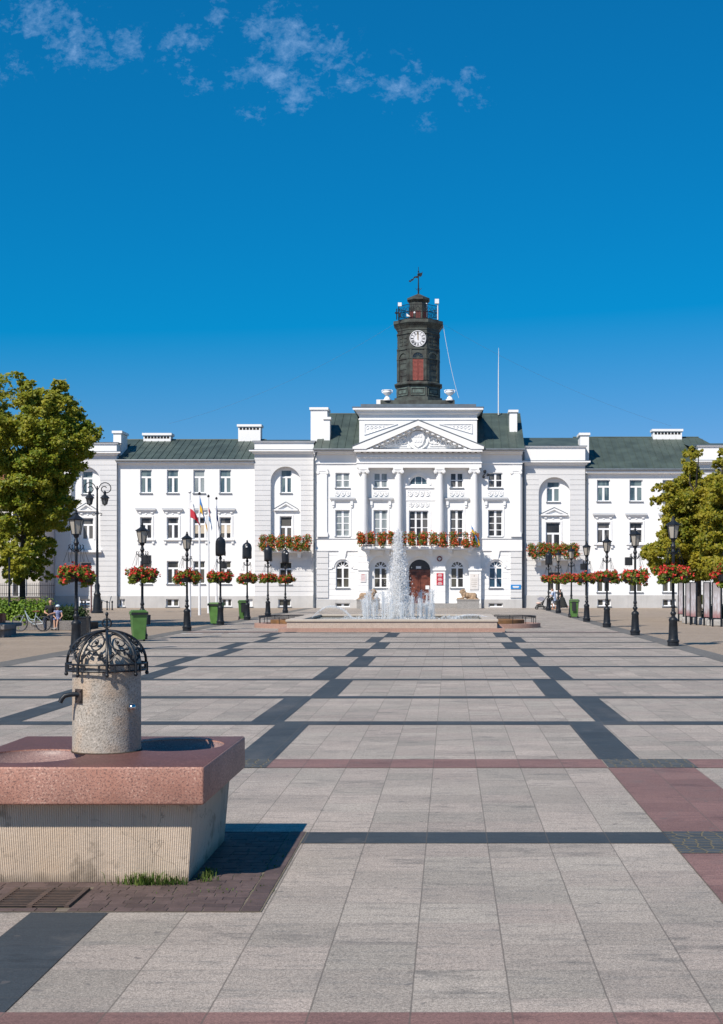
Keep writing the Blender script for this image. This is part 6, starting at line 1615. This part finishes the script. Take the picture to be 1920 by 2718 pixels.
tree('pyramidal_tree', 'yellow green pyramidal tree cut off by the right edge of the photo', (X(1634, 72), 72), px_clumps(TB, 72, 2.2, 4), leaf_r, 90000, .19, .22, 'pyramidal trees right of the plaza', 2.5)

for (x, y, sc, lb) in ((-22.6, 37.5, .9, 'maple tree beyond the left edge of the photo, nearest the camera'), (-23.2, 46, .95, 'maple tree beyond the left edge of the photo, behind the nearest one'), (-26.0, 54.5, .85, 'maple tree beyond the left edge of the photo, beside the stone benches')):
    c = copy_tree(big_tree); c.location = (x, y, 0); c.scale = (sc, sc, sc); c['label'] = lb; c.rotation_euler = (0, 0, y)
# ------------------------------------------------------------------ hedges and planters on the left
def hedge(name, label, pts, leaf, n, size):
    h = thing(name, label, 'hedge', (pts[0][0], pts[0][1], 0)); p, d = clump_points(tr, np.array(pts), n, (.5, 1.08)); k = p[:, 2] > .02; p, d = p[k], d[k]
    leaf_mesh('foliage', leaf, p, d + tr.normal(size=d.shape) * .6 + np.array((0, -.2, .5)), size * tr.uniform(.6, 1.25, len(p)), h)
    b = MB()
    for q in pts[::2]: b.tube([(q[0], q[1], 0), (q[0] + .1, q[1], q[2])], [.03, .012], 5)
    b.build('stem', bark, h); return h
Yh = 60.5
hedge('hedge', 'bright green leafy hedge behind the leaning bicycle', [(X(p, Yh) + tr.normal() * .1, Yh + tr.uniform(-.5, .7), Z(q, Yh), .50, .6, .48) for p in range(-30, 98, 9) for q in (1366, 1376 + (p % 3) * 4, 1392)], leaf_h, 14000, .13)
hedge('shrub', 'dark green shrubs beside the seated child', [(X(p, Yh + 1), Yh + 1 + tr.uniform(-.3, .5), Z(q, Yh + 1), .36, .4, .34) for p in range(135, 186, 9) for q in (1374 + abs(p - 152) * .12, 1390)], leaf_d, 6000, .11)
dstone = granite('dark_planter_stone', (.20, .185, .175), (.11, .10, .095), (.28, .26, .25), 25, .85, .3)
k = thing('planter_kerb', 'low grey stone kerb of the planted bed behind the bicycle', 'kerb', (X(60, 59.6), 59.6, 0)); b = MB().box(X(-40, 59.6), X(188, 59.6), 59.55, 59.95, 0, .42); b.build('kerb_stone', dstone, k, bevel=.02)
b = MB().box(X(-40, 60), X(188, 60), 59.96, 62.5, 0, .3); b.build('soil', mat('soil', (.05, .035, .025), .95, .3, 8, .5, 30), k)
k = thing('stone_bench', 'low dark stone bench cut off by the left edge of the photo', 'bench', (X(10, 52), 52, 0)); MB().box(X(-60, 52), X(18, 52), 51.6, 52.9, .30, .50).build('seat_slab', dstone, k, bevel=.03); MB().box(X(-60, 52), X(12, 52), 51.8, 52.7, 0, .298).build('base', dstone, k)
k = thing('stone_bench', 'longer grey stone slab behind the dark bench at the left edge', 'bench', (X(22, 54.5), 54.5, 0)); MB().box(X(-60, 54.5), X(38, 54.5), 54.1, 55.2, .34, .48).build('seat_slab', dstone, k, bevel=.03); MB().box(X(-60, 54.5), X(28, 54.5), 54.3, 55.0, 0, .338).build('base', dstone, k)
k = thing('terracotta_planter', 'orange box on the stone slab at the left edge of the photo', 'planter', (X(2, 54.6), 54.6, .48)); b = MB().box(X(-12, 54.6), X(8.5, 54.6), 54.45, 54.85, .482, .78); b.box(X(-13, 54.6), X(9.3, 54.6), 54.43, 54.87, .782, .86); b.build('box', mat('orange_plastic', (.42, .10, .045), .6, .1, 6), k)
k = thing('pole', 'thin dark metal pole rising out of the bright hedge at the left', 'pole', (X(21.5, 60), 60, 0)); MB().tube([(X(21.5, 60), 60, 0), (X(21.5, 60), 60, 3.2)], [.06, .045], 8).build('shaft', iron, k)

# ------------------------------------------------------------------ houses and fence far left
hs_ = thing('house', 'cream plastered house with red tiled roof behind the left tree, beside the town hall', 'house', (-37, 111, 0)); hx = X(89, 107.6); b = MB(); zt = 9.2
b.box(hx - 14, hx - .02, 107.6, 119, 0, zt); b.build('wall', mat('cream_plaster', (.56, .52, .47), .9, .04, .8, stain=.2), hs_)
b = MB().quad((hx, 107.58, 0), (hx, 119, 0), (hx, 119, zt + .01), (hx, 107.58, zt + .01)); b.build('side_wall', lilac_shade, hs_)  # shade on the side wall is painted in as a darker mauve
b = MB(); b.box(hx - .002, hx + .012, 109.2, 109.8, 2.1, 3.1); b.build('side_window', g_low, hs_)
b = MB(); ym = 113.3; b.add([(hx - 14.2, 107.2, zt), (hx + .3, 107.2, zt), (hx + .3, ym, zt + 3.1), (hx - 14.2, ym, zt + 3.1), (hx - 14.2, 119.4, zt), (hx + .3, 119.4, zt)], [(0, 1, 2, 3), (3, 2, 5, 4), (1, 5, 2), (0, 3, 4)]); b.build('roof', brick_red, hs_)
for i, xx in enumerate((-12, -9.3, -6.6, -3.9, -1.6)):
    for z0, z1 in ((.9, 2.6), (4.0, 5.7), (6.6, 8.2)):
        b = MB(); x = hx + xx; b.box(x - .55, x - .47, 107.50, 107.59, z0, z1); b.box(x + .47, x + .55, 107.50, 107.59, z0, z1); b.box(x - .469, x + .469, 107.50, 107.59, z0, z0 + .08); b.box(x - .469, x + .469, 107.50, 107.59, z1 - .08, z1); b.box(x - .04, x + .04, 107.51, 107.59, z0 + .081, z1 - .081)
        w = b.build('window', frame_m, hs_); MB().box(x - .469, x + .469, 107.55, 107.594, z0 + .08, z1 - .08).build('pane', g_mid, w)
fw = thing('fence_wall', 'low brown stone wall with iron fence in front of the house at the left', 'fence', (X(45, 100), 100, 0)); b = MB().box(X(-60, 100), X(92, 100), 99.8, 100.1, 0, Z(1339, 100)); b.build('wall', mat('brown_stone_wall', (.20, .15, .11), .9, .3, 4, .4, 20), fw)
b = MB().box(X(-60, 100), X(92.5, 100), 99.75, 100.15, Z(1339, 100) + .002, Z(1336, 100)); b.build('coping', stone_g, fw)
b = MB(); zz = Z(1336, 100)
for i in range(44):
    x = X(-60 + 4.2 * i, 100)
    b.tube([(x, 99.95, zz if x < X(92, 100) else 0), (x, 99.95, zz + .95)], [.022, .012], 4)
for z in (zz + .15, zz + .78): b.tube([(X(-60, 100), 99.95, z), (X(124, 100), 99.95, z)], .02, 4)
b.build('railing', iron, fw)
cm = thing('security_camera', 'white dome security camera on the corner of the left pavilion', 'camera', (X(117, 110), 110, Z(1224, 110))); b = MB(); b.tube([(X(124, 111.5), 111.5, Z(1221, 111)), (X(117, 110), 110, Z(1220, 110))], .04, 6); b.lathe([(.02, .16), (.17, .12), (.19, .0)], (X(117, 110), 110, Z(1224.5, 110) + .08), 12); b.build('housing', white_p, cm); MB().ball((X(117, 110), 110, Z(1225, 110) + .05), .15, 12).build('dome', black_pl, cm, True)

# ------------------------------------------------------------------ exhibition panels under the right trees
def poster(name, seed):
    m, nt, b = nodes_of(name); co = N(nt, 'ShaderNodeTexCoord').outputs['Generated']; s = N(nt, 'ShaderNodeSeparateXYZ'); nt.links.new(co, s.inputs[0])
    g = RAMP(nt, s.outputs[2], [(0, (.26, .09, .09)), (.10, (.32, .20, .20)), (.22, (.36, .31, .31)), (.55, (.36, .335, .34)), (1, (.29, .265, .265))])
    n = NOISE(nt, MAP(nt, co, (3, 3, 2.2), (seed, 0, seed)), 1.6, 5, .6); mm = MATH(nt, 'MULTIPLY', RAMP(nt, n, [(.46, 0), (.56, 1)]), RAMP(nt, s.outputs[2], [(.08, .2), (.2, 1), (.62, 1), (.78, 0)]))
    c = MIX(nt, mm, g, (.50, .49, .52)); n2 = NOISE(nt, MAP(nt, co, (5, 5, 6), (seed + 3, 0, 0)), 2.2, 4)
    c = MIX(nt, MATH(nt, 'MULTIPLY', RAMP(nt, n2, [(.58, 0), (.66, .7)]), RAMP(nt, s.outputs[2], [(.05, 1), (.6, .7), (.75, 0)])), c, (.36, .19, .19)); nt.links.new(c, b.inputs[0]); b.inputs['Roughness'].default_value = .5; return m
for i, (px, Y, wv, rz, lb) in enumerate(((1527.5, 73, 7, 1.1, 'leftmost grey exhibition panel, nearest the lamp post'), (1545.3, 68.5, 8.6, 1.05, 'second grey exhibition panel from the left, with a pale streak'), (1555.5, 67.0, 9, 1.0, 'third exhibition panel from the left, pinkish below'),
                                  (1586, 66.0, 8.6, 1.1, 'plain grey exhibition panel right of the tree trunk'), (1608, 64.5, 14, .85, 'widest exhibition panel at the right, with a pale figure and red foot'))):
    e_ = thing('exhibition_panel', lb, 'panel', (X(px, Y), Y, 0), 0, 'exhibition panels under the right trees'); W_ = wv * Y / F / math.cos(rz) / 2; z0, z1 = .42, 2.08
    b = MB().box(-W_, W_, -.02, .02, z0, z1).build('board', poster('poster_%d' % i, i * 1.7), None); b.parent = e_
    q = MB()
    for s in (-1, 1): q.box(s * (W_ + .03) - .03, s * (W_ + .03) + .03, -.035, .035, 0, z1 + .04)
    q.box(-W_ - .001, W_ + .001, -.03, .03, z1 + .002, z1 + .035); q.box(-W_ - .001, W_ + .001, -.03, .03, z0 - .035, z0 - .002); q = q.build('frame', iron, None); q.parent = e_
    e_.rotation_euler = (0, 0, -rz)
blk = granite('pale_block_stone', (.42, .40, .37), (.26, .25, .23), (.52, .50, .47), 20, .9, .3)
for i, (px, Y, w, lb) in enumerate(((1524, 74, 9, 'small pale stone block at the left end of the row under the right trees'), (1544, 70, 13, 'long pale stone block under the second and third panels'), (1564, 69, 7, 'pale stone block before the tree trunk on the right'), (1579, 67.5, 8, 'broken pale stone block right of the tree trunk'), (1603, 66, 17, 'largest pale stone block under the widest panel'), (1626, 64.5, 6, 'pale stone block cut off by the right edge'))):
    r = random.Random(i); x = X(px, Y); hw = w * Y / F; h = .30 + r.uniform(0, .06)
    v = [(x + a * hw + r.uniform(-.05, .05), Y + c * .22 + r.uniform(-.04, .04), z * h + (r.uniform(-.04, .03) if z else 0)) for z in (0, 1) for c in (-1, 1) for a in (-1, 1)]
    o = MB().add(v, [(0, 2, 3, 1), (4, 5, 7, 6), (0, 1, 5, 4), (2, 6, 7, 3), (0, 4, 6, 2), (1, 3, 7, 5)]).build('stone_block', blk, None, bevel=.03); tag(o, lb, 'stone block', 'stone blocks under the right trees')
hedge('shrub', 'dark low shrubs behind the exhibition panels on the right', [(X(p, 80), 80 + tr.uniform(-.5, .5), Z(1375, 80), .55, .5, .50) for p in range(1588, 1650, 8)], leaf_d, 5000, .14)
yb_ = thing('post_box', 'yellow box on a post behind the tree trunk on the right', 'post box', (X(1572, 84), 84, 0)); MB().box(X(1568, 84), X(1575.5, 84), 83.85, 84.15, .75, 1.35).build('box', mat('yellow_paint', (.62, .36, .02), .5, .05, 5), yb_, bevel=.02); MB().tube([(X(1571.5, 84), 84, 0), (X(1571.5, 84), 84, .75)], .05, 6).build('post', mat('yellow_paint'  , (.62, .36, .02)), yb_)

# ------------------------------------------------------------------ bicycle
bk_ = thing('bicycle', 'pale blue city bicycle leaning on the kerb before the bright hedge', 'bicycle', (X(72, 58.2), 58.2, 0), 0)
bl_p = mat('pale_blue_paint', (.36, .43, .47), .35, .04, 6); rub = mat('tyre_rubber', (.03, .03, .032), .7); s = 58.2 / F
wr_, wf_ = (X(98, 58.2), .345), (X(45, 58.2), .345)
for (wx, wz) in (wr_, wf_):
    b = MB().torus((wx, 58.2, wz), .31, .014, 'y', 36, 6); b.tube([(wx, 58.16, wz), (wx, 58.24, wz)], .03, 8)
    for q in range(14): a = 2 * PI * q / 14; b.tube([(wx, 58.2 + (.02 if q % 2 else -.02), wz), (wx + .31 * math.cos(a), 58.2, wz + .31 * math.sin(a))], .003, 3)
    w = b.build('wheel', chrome, bk_); MB().torus((wx, 58.2, wz), .332, .017, 'y', 36, 6).build('tyre', rub, w)
P = lambda px, py: (X(px, 58.2), 58.2, Z(py, 58.2) )
bb_ = P(76, 1402); hd = (wf_[0] + .22, 58.2, .90); st_ = (X(81.5, 58.2), 58.2, .80)
b = MB(); b.tube([hd, ((hd[0] + bb_[0]) / 2 - .04, 58.2, .48), (bb_[0], 58.2, .31)], .024, 8); b.tube([(hd[0] + .03, 58.2, .80), ((hd[0] + bb_[0]) / 2 + .04, 58.2, .52), (st_[0] - .05, 58.2, .50)], .018, 8); b.tube([(bb_[0], 58.2, .31), st_], .02, 8)
for q in (-.03, .03): b.tube([(bb_[0], 58.2 + q, .31), (wr_[0], 58.2 + q, .345)], .012, 6); b.tube([(st_[0] - .02, 58.2 + q, .68), (wr_[0], 58.2 + q, .345)], .011, 6); b.tube([(hd[0] - .04, 58.2 + q, .72), (wf_[0], 58.2 + q, .345)], .013, 6)
b.build('frame', bl_p, bk_, True)
b = MB(); b.tube([hd, (hd[0] + .03, 58.2, 1.03)], .014, 6); b.tube([(hd[0] + .16, 57.92, 1.06), (hd[0] + .03, 58.0, 1.05), (hd[0] + .01, 58.2, 1.04), (hd[0] + .03, 58.4, 1.05), (hd[0] + .16, 58.48, 1.06)], .014, 6); b.build('handlebar', black_pl, bk_)
b = MB(); b.ball((st_[0] + .05, 58.2, .865), (.13, .07, .035), 10); b.ball((st_[0] - .08, 58.2, .868), (.09, .03, .025), 8); b.build('saddle', mat('brown_leather', (.16, .05, .03), .5), bk_, True)
b = MB(); b.box(wr_[0] - .12, wr_[0] + .22, 58.13, 58.27, .74, .76); b.tube([(wr_[0] + .1, 58.2, .74), (wr_[0], 58.2, .36)], .008, 5); b.build('luggage_rack', black_pl, bk_)
b = MB(); b.torus((bb_[0], 58.16, .31), .085, .01, 'y', 18, 5); b.tube([(bb_[0], 58.1, .31), (bb_[0] + .12, 58.1, .20)], .012, 5); b.box(bb_[0] + .07, bb_[0] + .17, 58.02, 58.12, .185, .21); b.build('crank', black_pl, bk_)

# ------------------------------------------------------------------ people
hair_b = mat('dark_brown_hair', (.045, .025, .018), .6, .2, 20)
def hand(b, w, d, n, s):
    """palm plus five unequal bent fingers; w wrist, d direction, n palm normal, s side the thumb is on"""
    w, d, n = Vector(w), Vector(d).normalized(), Vector(n).normalized(); t = d.cross(n).normalized() * s
    b.capsule(tuple(w), tuple(w + d * .055), .026, .030, 8); b.ball(tuple(w + d * .065), (.034, .034, .030), 8)
    for k, L in enumerate((.062, .072, .067, .052)):
        a = w + d * .085 + t * (.027 - .018 * k); m = a + d * L * .5 + n * L * .12; e = m + d * L * .38 + n * L * .36
        b.capsule(tuple(a), tuple(m), .0105, .0095, 6); b.capsule(tuple(m), tuple(e), .0095, .008, 6)
    a = w + d * .03 + t * .026; m = a + d * .028 + t * .026; e = m + d * .030 + n * .012; b.capsule(tuple(a), tuple(m), .0125, .011, 6); b.capsule(tuple(m), tuple(e), .011, .009, 6)
def head(b, c, f, k=1.0):
    """skull, jaw, nose, ears facing direction f (x,y)"""
    f = Vector((f[0], f[1], 0)).normalized(); s = Vector((-f.y, f.x, 0)); c = Vector(c)
    P = lambda a, l, u: tuple(c + f * a * k + s * l * k + Vector((0, 0, u * k)))
    b.ball(P(-.01, 0, .03), (.082 * k, .082 * k, .092 * k), 14); b.ball(P(.022, 0, -.035), (.060 * k, .060 * k, .075 * k), 12); b.ball(P(.045, 0, -.085), (.030 * k, .030 * k, .025 * k), 8)
    b.capsule(P(.083, 0, .012), P(.10, 0, -.022), .010 * k, .015 * k, 6); b.ball(P(.082, 0, -.058), (.016 * k, .022 * k, .009 * k), 6)
    for q in (-1, 1): b.ball(P(-.005, q * .083, -.005), (.018 * k, .012 * k, .03 * k), 8); b.ball(P(.072, q * .03, .022), (.014 * k, .016 * k, .010 * k), 6)
    return P
def eyes(P, parent, k=1.0):
    b = MB()
    for q in (-1, 1): b.ball(P(.083, q * .031, .012), (.008 * k, .011 * k, .007 * k), 8)
    return b.build('eye', mat('dark_eye', (.02, .015, .012), .3), parent)
def person(label, loc, J, fdir, hair, garments, k=1.0, hands=True, voxel=.013, hd_k=1.0, bare=None):
    """J: joint positions in metres relative to loc; garments: list of (name, material, function filling an MB)"""
    p = thing('person', label, 'person', loc); L = Vector(loc); g = lambda n: Vector(J[n]) + L; t = lambda n: tuple(g(n)); b = MB()
    b.capsule(t('pelvis'), t('waist'), .125 * k, .105 * k, 12); b.capsule(t('waist'), t('chest'), .11 * k, .128 * k, 12); b.capsule(t('chest'), t('neck'), .10 * k, .055 * k, 10); b.capsule(t('neck'), t('head'), .050 * k, .052 * k, 10)
    for s in 'lr':
        b.capsule(t('chest'), t('sh' + s), .085 * k, .058 * k, 10); b.capsule(t('sh' + s), t('el' + s), .050 * k, .039 * k, 10); b.capsule(t('el' + s), t('wr' + s), .039 * k, .025 * k, 10)
        b.capsule(t('hip' + s), t('kn' + s), .080 * k, .053 * k, 10); b.capsule(t('kn' + s), t('an' + s), .053 * k, .034 * k, 10); b.capsule(t('pelvis'), t('hip' + s), .11 * k, .09 * k, 10)
        a = g('an' + s); fd = Vector((fdir[0], fdir[1], 0)).normalized(); b.capsule(tuple(a + Vector((0, 0, -.04 * k)) - fd * .03 * k), tuple(a + fd * .15 * k + Vector((0, 0, -.055 * k))), .034 * k, .024 * k, 8)
        if hands:
            d = g('wr' + s) - g('el' + s); n = Vector(fdir + (0,)) * .2 + Vector((0, 0, -.3)); hand(b, t('wr' + s), d, n.cross(d).cross(d) * -1 if n.cross(d).length > .01 else (0, 0, -1), 1 if s == 'l' else -1)
    P = head(b, t('head'), fdir, hd_k)
    for v in range(len(b.v)): b.v[v] = (b.v[v][0] - L.x, b.v[v][1] - L.y, b.v[v][2] - L.z)
    remesh(b, voxel, 'body', skin_m, p, 2); eyes(P, p, hd_k)
    hb = MB(); hair(hb, P, hd_k); hb.build('hair', hair_b, p, True)
    for nm, m_, fn in garments:
        q = MB(); fn(q, t, g, k)
        for v in range(len(q.v)): q.v[v] = (q.v[v][0] - L.x, q.v[v][1] - L.y, q.v[v][2] - L.z)
        remesh(q, voxel, nm, m_, p, 3)
    return p
def short_hair(b, P, k): b.ball(P(-.022, 0, .048), (.086 * k, .088 * k, .085 * k), 12); b.ball(P(-.045, 0, .0), (.058 * k, .075 * k, .07 * k), 10)
def long_hair(b, P, k): short_hair(b, P, k); b.ball(P(-.06, 0, -.07), (.055 * k, .07 * k, .10 * k), 10)
def bun(b, P, k): short_hair(b, P, k); b.ball(P(-.10, 0, .10), (.045 * k, .045 * k, .042 * k), 8)
def shirt(b, t, g, k, sl=.55, low='pelvis'):
    b.capsule(t(low), t('waist'), .140 * k, .122 * k, 12); b.capsule(t('waist'), t('chest'), .127 * k, .145 * k, 12)
    for s in 'lr': b.capsule(t('chest'), t('sh' + s), .10 * k, .074 * k, 10); e = g('sh' + s).lerp(g('el' + s), sl); b.capsule(t('sh' + s), tuple(e), .068 * k, .062 * k, 10)
def trousers(b, t, g, k, to=.92):
    b.capsule(t('pelvis'), tuple(g('pelvis').lerp(g('waist'), .5)), .142 * k, .13 * k, 12)
    for s in 'lr': b.capsule(t('pelvis'), t('hip' + s), .125 * k, .105 * k, 10); b.capsule(t('hip' + s), t('kn' + s), .100 * k, .073 * k, 10); e = g('kn' + s).lerp(g('an' + s), to); b.capsule(t('kn' + s), tuple(e), .072 * k, .058 * k, 10)
def shoe_pair(m, f): return [('shoe', m, lambda b, t, g, k, s=s: shoe(b, t, g, k, f, s)) for s in 'lr']
def shoe(b, t, g, k, f, s):
    fd = Vector((f[0], f[1], 0)).normalized(); a = g('an' + s); b.capsule(tuple(a + Vector((0, 0, -.045 * k)) - fd * .035 * k), tuple(a + fd * .16 * k + Vector((0, 0, -.055 * k))), .045 * k, .036 * k, 8)
def lathe_skirt(b, top, bot, r0, r1, n=16, fy=.82):
    A, B = Vector(top), Vector(bot)
    for i in range(9):
        f = i / 8; c = A.lerp(B, f); r = r0 + (r1 - r0) * f; b.ball(tuple(c), (r, r * fy, .10), 14)
navy = mat('navy_cloth', (.012, .014, .02), .85, .2, 12); jean = mat('dark_jeans', (.025, .035, .06), .85, .2, 12); wht = mat('white_cloth', (.68, .68, .70), .85, .04, 12); blue_c = mat('pale_blue_cloth', (.33, .42, .60), .85, .1, 10); black_c = mat('black_cloth', (.02, .022, .02), .85, .2, 10); shoe_w = mat('white_shoe', (.60, .58, .55), .6); shoe_t = mat('tan_shoe', (.40, .20, .12), .6)
patt = mat('patterned_blue_cloth', (.30, .34, .48), .85, .3, 22, col2=(.05, .07, .22))
# seated man and child on the kerb at the left
man = dict(pelvis=(0, 0, .55), waist=(0, .02, .76), chest=(0, -.02, .98), neck=(0, -.03, 1.12), head=(0, -.05, 1.24), shl=(-.19, -.01, 1.03), shr=(.19, -.01, 1.03), ell=(-.25, -.10, .78), elr=(.24, -.12, .78), wrl=(-.06, -.32, .72), wrr=(.05, -.33, .71),
           hipl=(-.10, -.04, .54), hipr=(.10, -.04, .54), knl=(-.14, -.46, .52), knr=(.15, -.44, .54), anl=(-.13, -.46, .09), anr=(.17, -.40, .09))
Ym = 60.0
person('man in dark clothes sitting on the kerb beside the bicycle, hands together', (X(115, Ym), Ym, 0), man, (0.15, -1), short_hair, [('shirt', navy, shirt), ('trousers', jean, trousers), *shoe_pair(navy, (.15, -1))])
kid = {k_: tuple(c * .80 for c in v) for k_, v in man.items()}
kid.update(knl=(-.06, -.36, .48), knr=(.10, -.36, .50), anl=(-.03, -.42, .12), anr=(.06, -.45, .14), pelvis=(0, 0, .46), hipl=(-.07, -.03, .46), hipr=(.07, -.03, .46), waist=(0, .01, .62), chest=(0, -.01, .78), neck=(0, -.02, .89), head=(0, -.04, 1.0), shl=(-.14, 0, .82), shr=(.14, 0, .82), ell=(-.18, -.08, .64), elr=(.20, -.05, .62), wrl=(-.05, -.24, .56), wrr=(.16, -.22, .52))
ch = person('child in a patterned blue outfit and pale cap sitting beside the man on the kerb', (X(130.5, Ym - .1), Ym - .1, 0), kid, (-.2, -1), short_hair, [('romper', patt, lambda b, t, g, k: (shirt(b, t, g, k, .12), trousers(b, t, g, k * .95, .0))), *shoe_pair(shoe_w, (-.2, -1))], .78, hd_k=.92)
b = MB().ball((X(130.5, Ym - .1), Ym - .125, 1.055), (.098, .102, .075), 14); b.ball((X(130.5, Ym - .1) - .02, Ym - .24, 1.045), (.07, .075, .012), 10); b.build('cap', mat('pale_cap', (.50, .60, .68), .8), ch, True)
# two women and a pushchair walking left on the right
Yw = 106.0
w1 = dict(pelvis=(0, 0, .90), waist=(-.01, 0, 1.08), chest=(-.02, 0, 1.27), neck=(-.03, 0, 1.40), head=(-.06, 0, 1.52), shl=(-.04, -.17, 1.33), shr=(-.02, .17, 1.33), ell=(-.10, -.21, 1.08), elr=(-.06, .21, 1.08), wrl=(-.30, -.14, 1.02), wrr=(-.28, .12, 1.03), hipl=(0, -.09, .88), hipr=(0, .09, .88), knl=(-.08, -.09, .50), knr=(.10, .09, .49), anl=(-.02, -.09, .09), anr=(.22, .09, .13))
a_ = person('woman in a pale blue jacket over white clothes walking behind the pushchair', (X(1240.5, Yw), Yw, 0), w1, (-1, -.1), long_hair, [('shirt', wht, lambda b, t, g, k: shirt(b, t, g, k, .3)), ('jacket', blue_c, lambda b, t, g, k: (lathe_skirt(b, tuple(g('chest') + Vector((.07, 0, .02))), tuple(g('hipr').lerp(g('knr'), .45) + Vector((.05, -.08, 0))), .14, .19), b.capsule(t('shr'), t('elr'), .075, .065, 10), b.capsule(t('shl'), tuple(g('shl').lerp(g('ell'), .8)), .07, .062, 10))),
        ('shorts', wht, lambda b, t, g, k: trousers(b, t, g, k, .0)), *shoe_pair(shoe_t, (-1, 0))])
MB().ball((X(1237, Yw), Yw - .22, .86), (.12, .06, .15), 10).build('handbag', black_c, a_, True)
w2 = dict(w1); w2.update(pelvis=(.02, 0, .86), waist=(-.02, 0, 1.03), chest=(-.07, 0, 1.21), neck=(-.12, 0, 1.33), head=(-.17, 0, 1.44), shl=(-.09, -.16, 1.26), shr=(-.07, .16, 1.26), ell=(-.16, -.20, 1.02), elr=(-.12, .2, 1.02), wrl=(-.34, -.14, .90), wrr=(-.30, .12, .92), hipl=(.02, -.09, .84), hipr=(.02, .09, .84), knl=(-.10, -.09, .48), knr=(.22, .09, .48), anl=(-.12, -.09, .09), anr=(.52, .09, .20))
person('woman in a long black dress striding left behind the sixth lamp on the right', (X(1260.5, Yw - .5), Yw - .5, 0), w2, (-1, -.1), bun, [('dress', black_c, lambda b, t, g, k: (shirt(b, t, g, k, .35), lathe_skirt(b, t('pelvis'), tuple((g('knl') + g('knr')) / 2 + Vector((.06, 0, -.24))), .20, .34, fy=1.05))), *shoe_pair(shoe_w, (-1, 0))])
pu = thing('pushchair', 'dark pushchair with a grey sun canopy in front of the two women', 'pushchair', (X(1212, Yw - .3), Yw - .3, 0)); x, y = X(1212, Yw - .3), Yw - .3
for wx, r in ((-.28, .13), (.36, .13)):
    for s in (-1, 1):
        w = MB().torus((x + wx, y + s * .24, r), r - .025, .026, 'y', 20, 6); w.tube([(x + wx, y + s * .22, r), (x + wx, y + s * .26, r)], .04, 8); w.build('wheel', rub, pu, True)
b = MB()
for s in (-1, 1): b.tube([(x - .28, y + s * .22, .14), (x + .10, y + s * .22, .52), (x + .52, y + s * .22, 1.02)], .018, 6); b.tube([(x + .36, y + s * .22, .14), (x + .05, y + s * .22, .55)], .018, 6)
b.tube([(x + .52, y - .22, 1.02), (x + .52, y + .22, 1.02)], .022, 6); b.build('frame', iron, pu)
b = MB(); b.add([(x - .32, y - .2, .36), (x + .12, y - .2, .40), (x + .30, y - .2, .85), (x + .36, y - .2, .82), (x + .18, y - .2, .30), (x - .32, y - .2, .28)] + [(x - .32, y + .2, .36), (x + .12, y + .2, .40), (x + .30, y + .2, .85), (x + .36, y + .2, .82), (x + .18, y + .2, .30), (x - .32, y + .2, .28)],
                [(0, 1, 2, 3, 4, 5), (11, 10, 9, 8, 7, 6)] + [(i, i + 6, (i + 1) % 6 + 6, (i + 1) % 6) for i in range(6)]); b.box(x - .22, x + .26, y - .19, y + .19, .16, .27); b.build('seat', black_c, pu)
b = MB(); n = 10
for i in range(n):
    a0, a1 = R(20 + 130 * i / n), R(20 + 130 * (i + 1) / n); q = lambda a: (x + .06 + .36 * math.cos(a), .62 + .36 * math.sin(a))
    (xa, za), (xb, zb_) = q(a0), q(a1); b.quad((xa, y - .22, za), (xb, y - .22, zb_), (xb, y + .22, zb_), (xa, y + .22, za)); b.add([(x + .06, y - .22, .66), (xa, y - .22, za), (xb, y - .22, zb_)], [(0, 1, 2)]); b.add([(x + .06, y + .22, .66), (xb, y + .22, zb_), (xa, y + .22, za)], [(0, 1, 2)])
b.build('canopy', mat('grey_cloth', (.28, .28, .33), .85, .1, 8), pu)
MB().ball((x - .12, y, .48), (.22, .15, .10), 10).build('blanket', mat('pale_pink_cloth', (.62, .45, .38), .85, .1, 8), pu, True)
for o in bpy.data.objects:
    if o.get('_used') is not None: del o['_used']
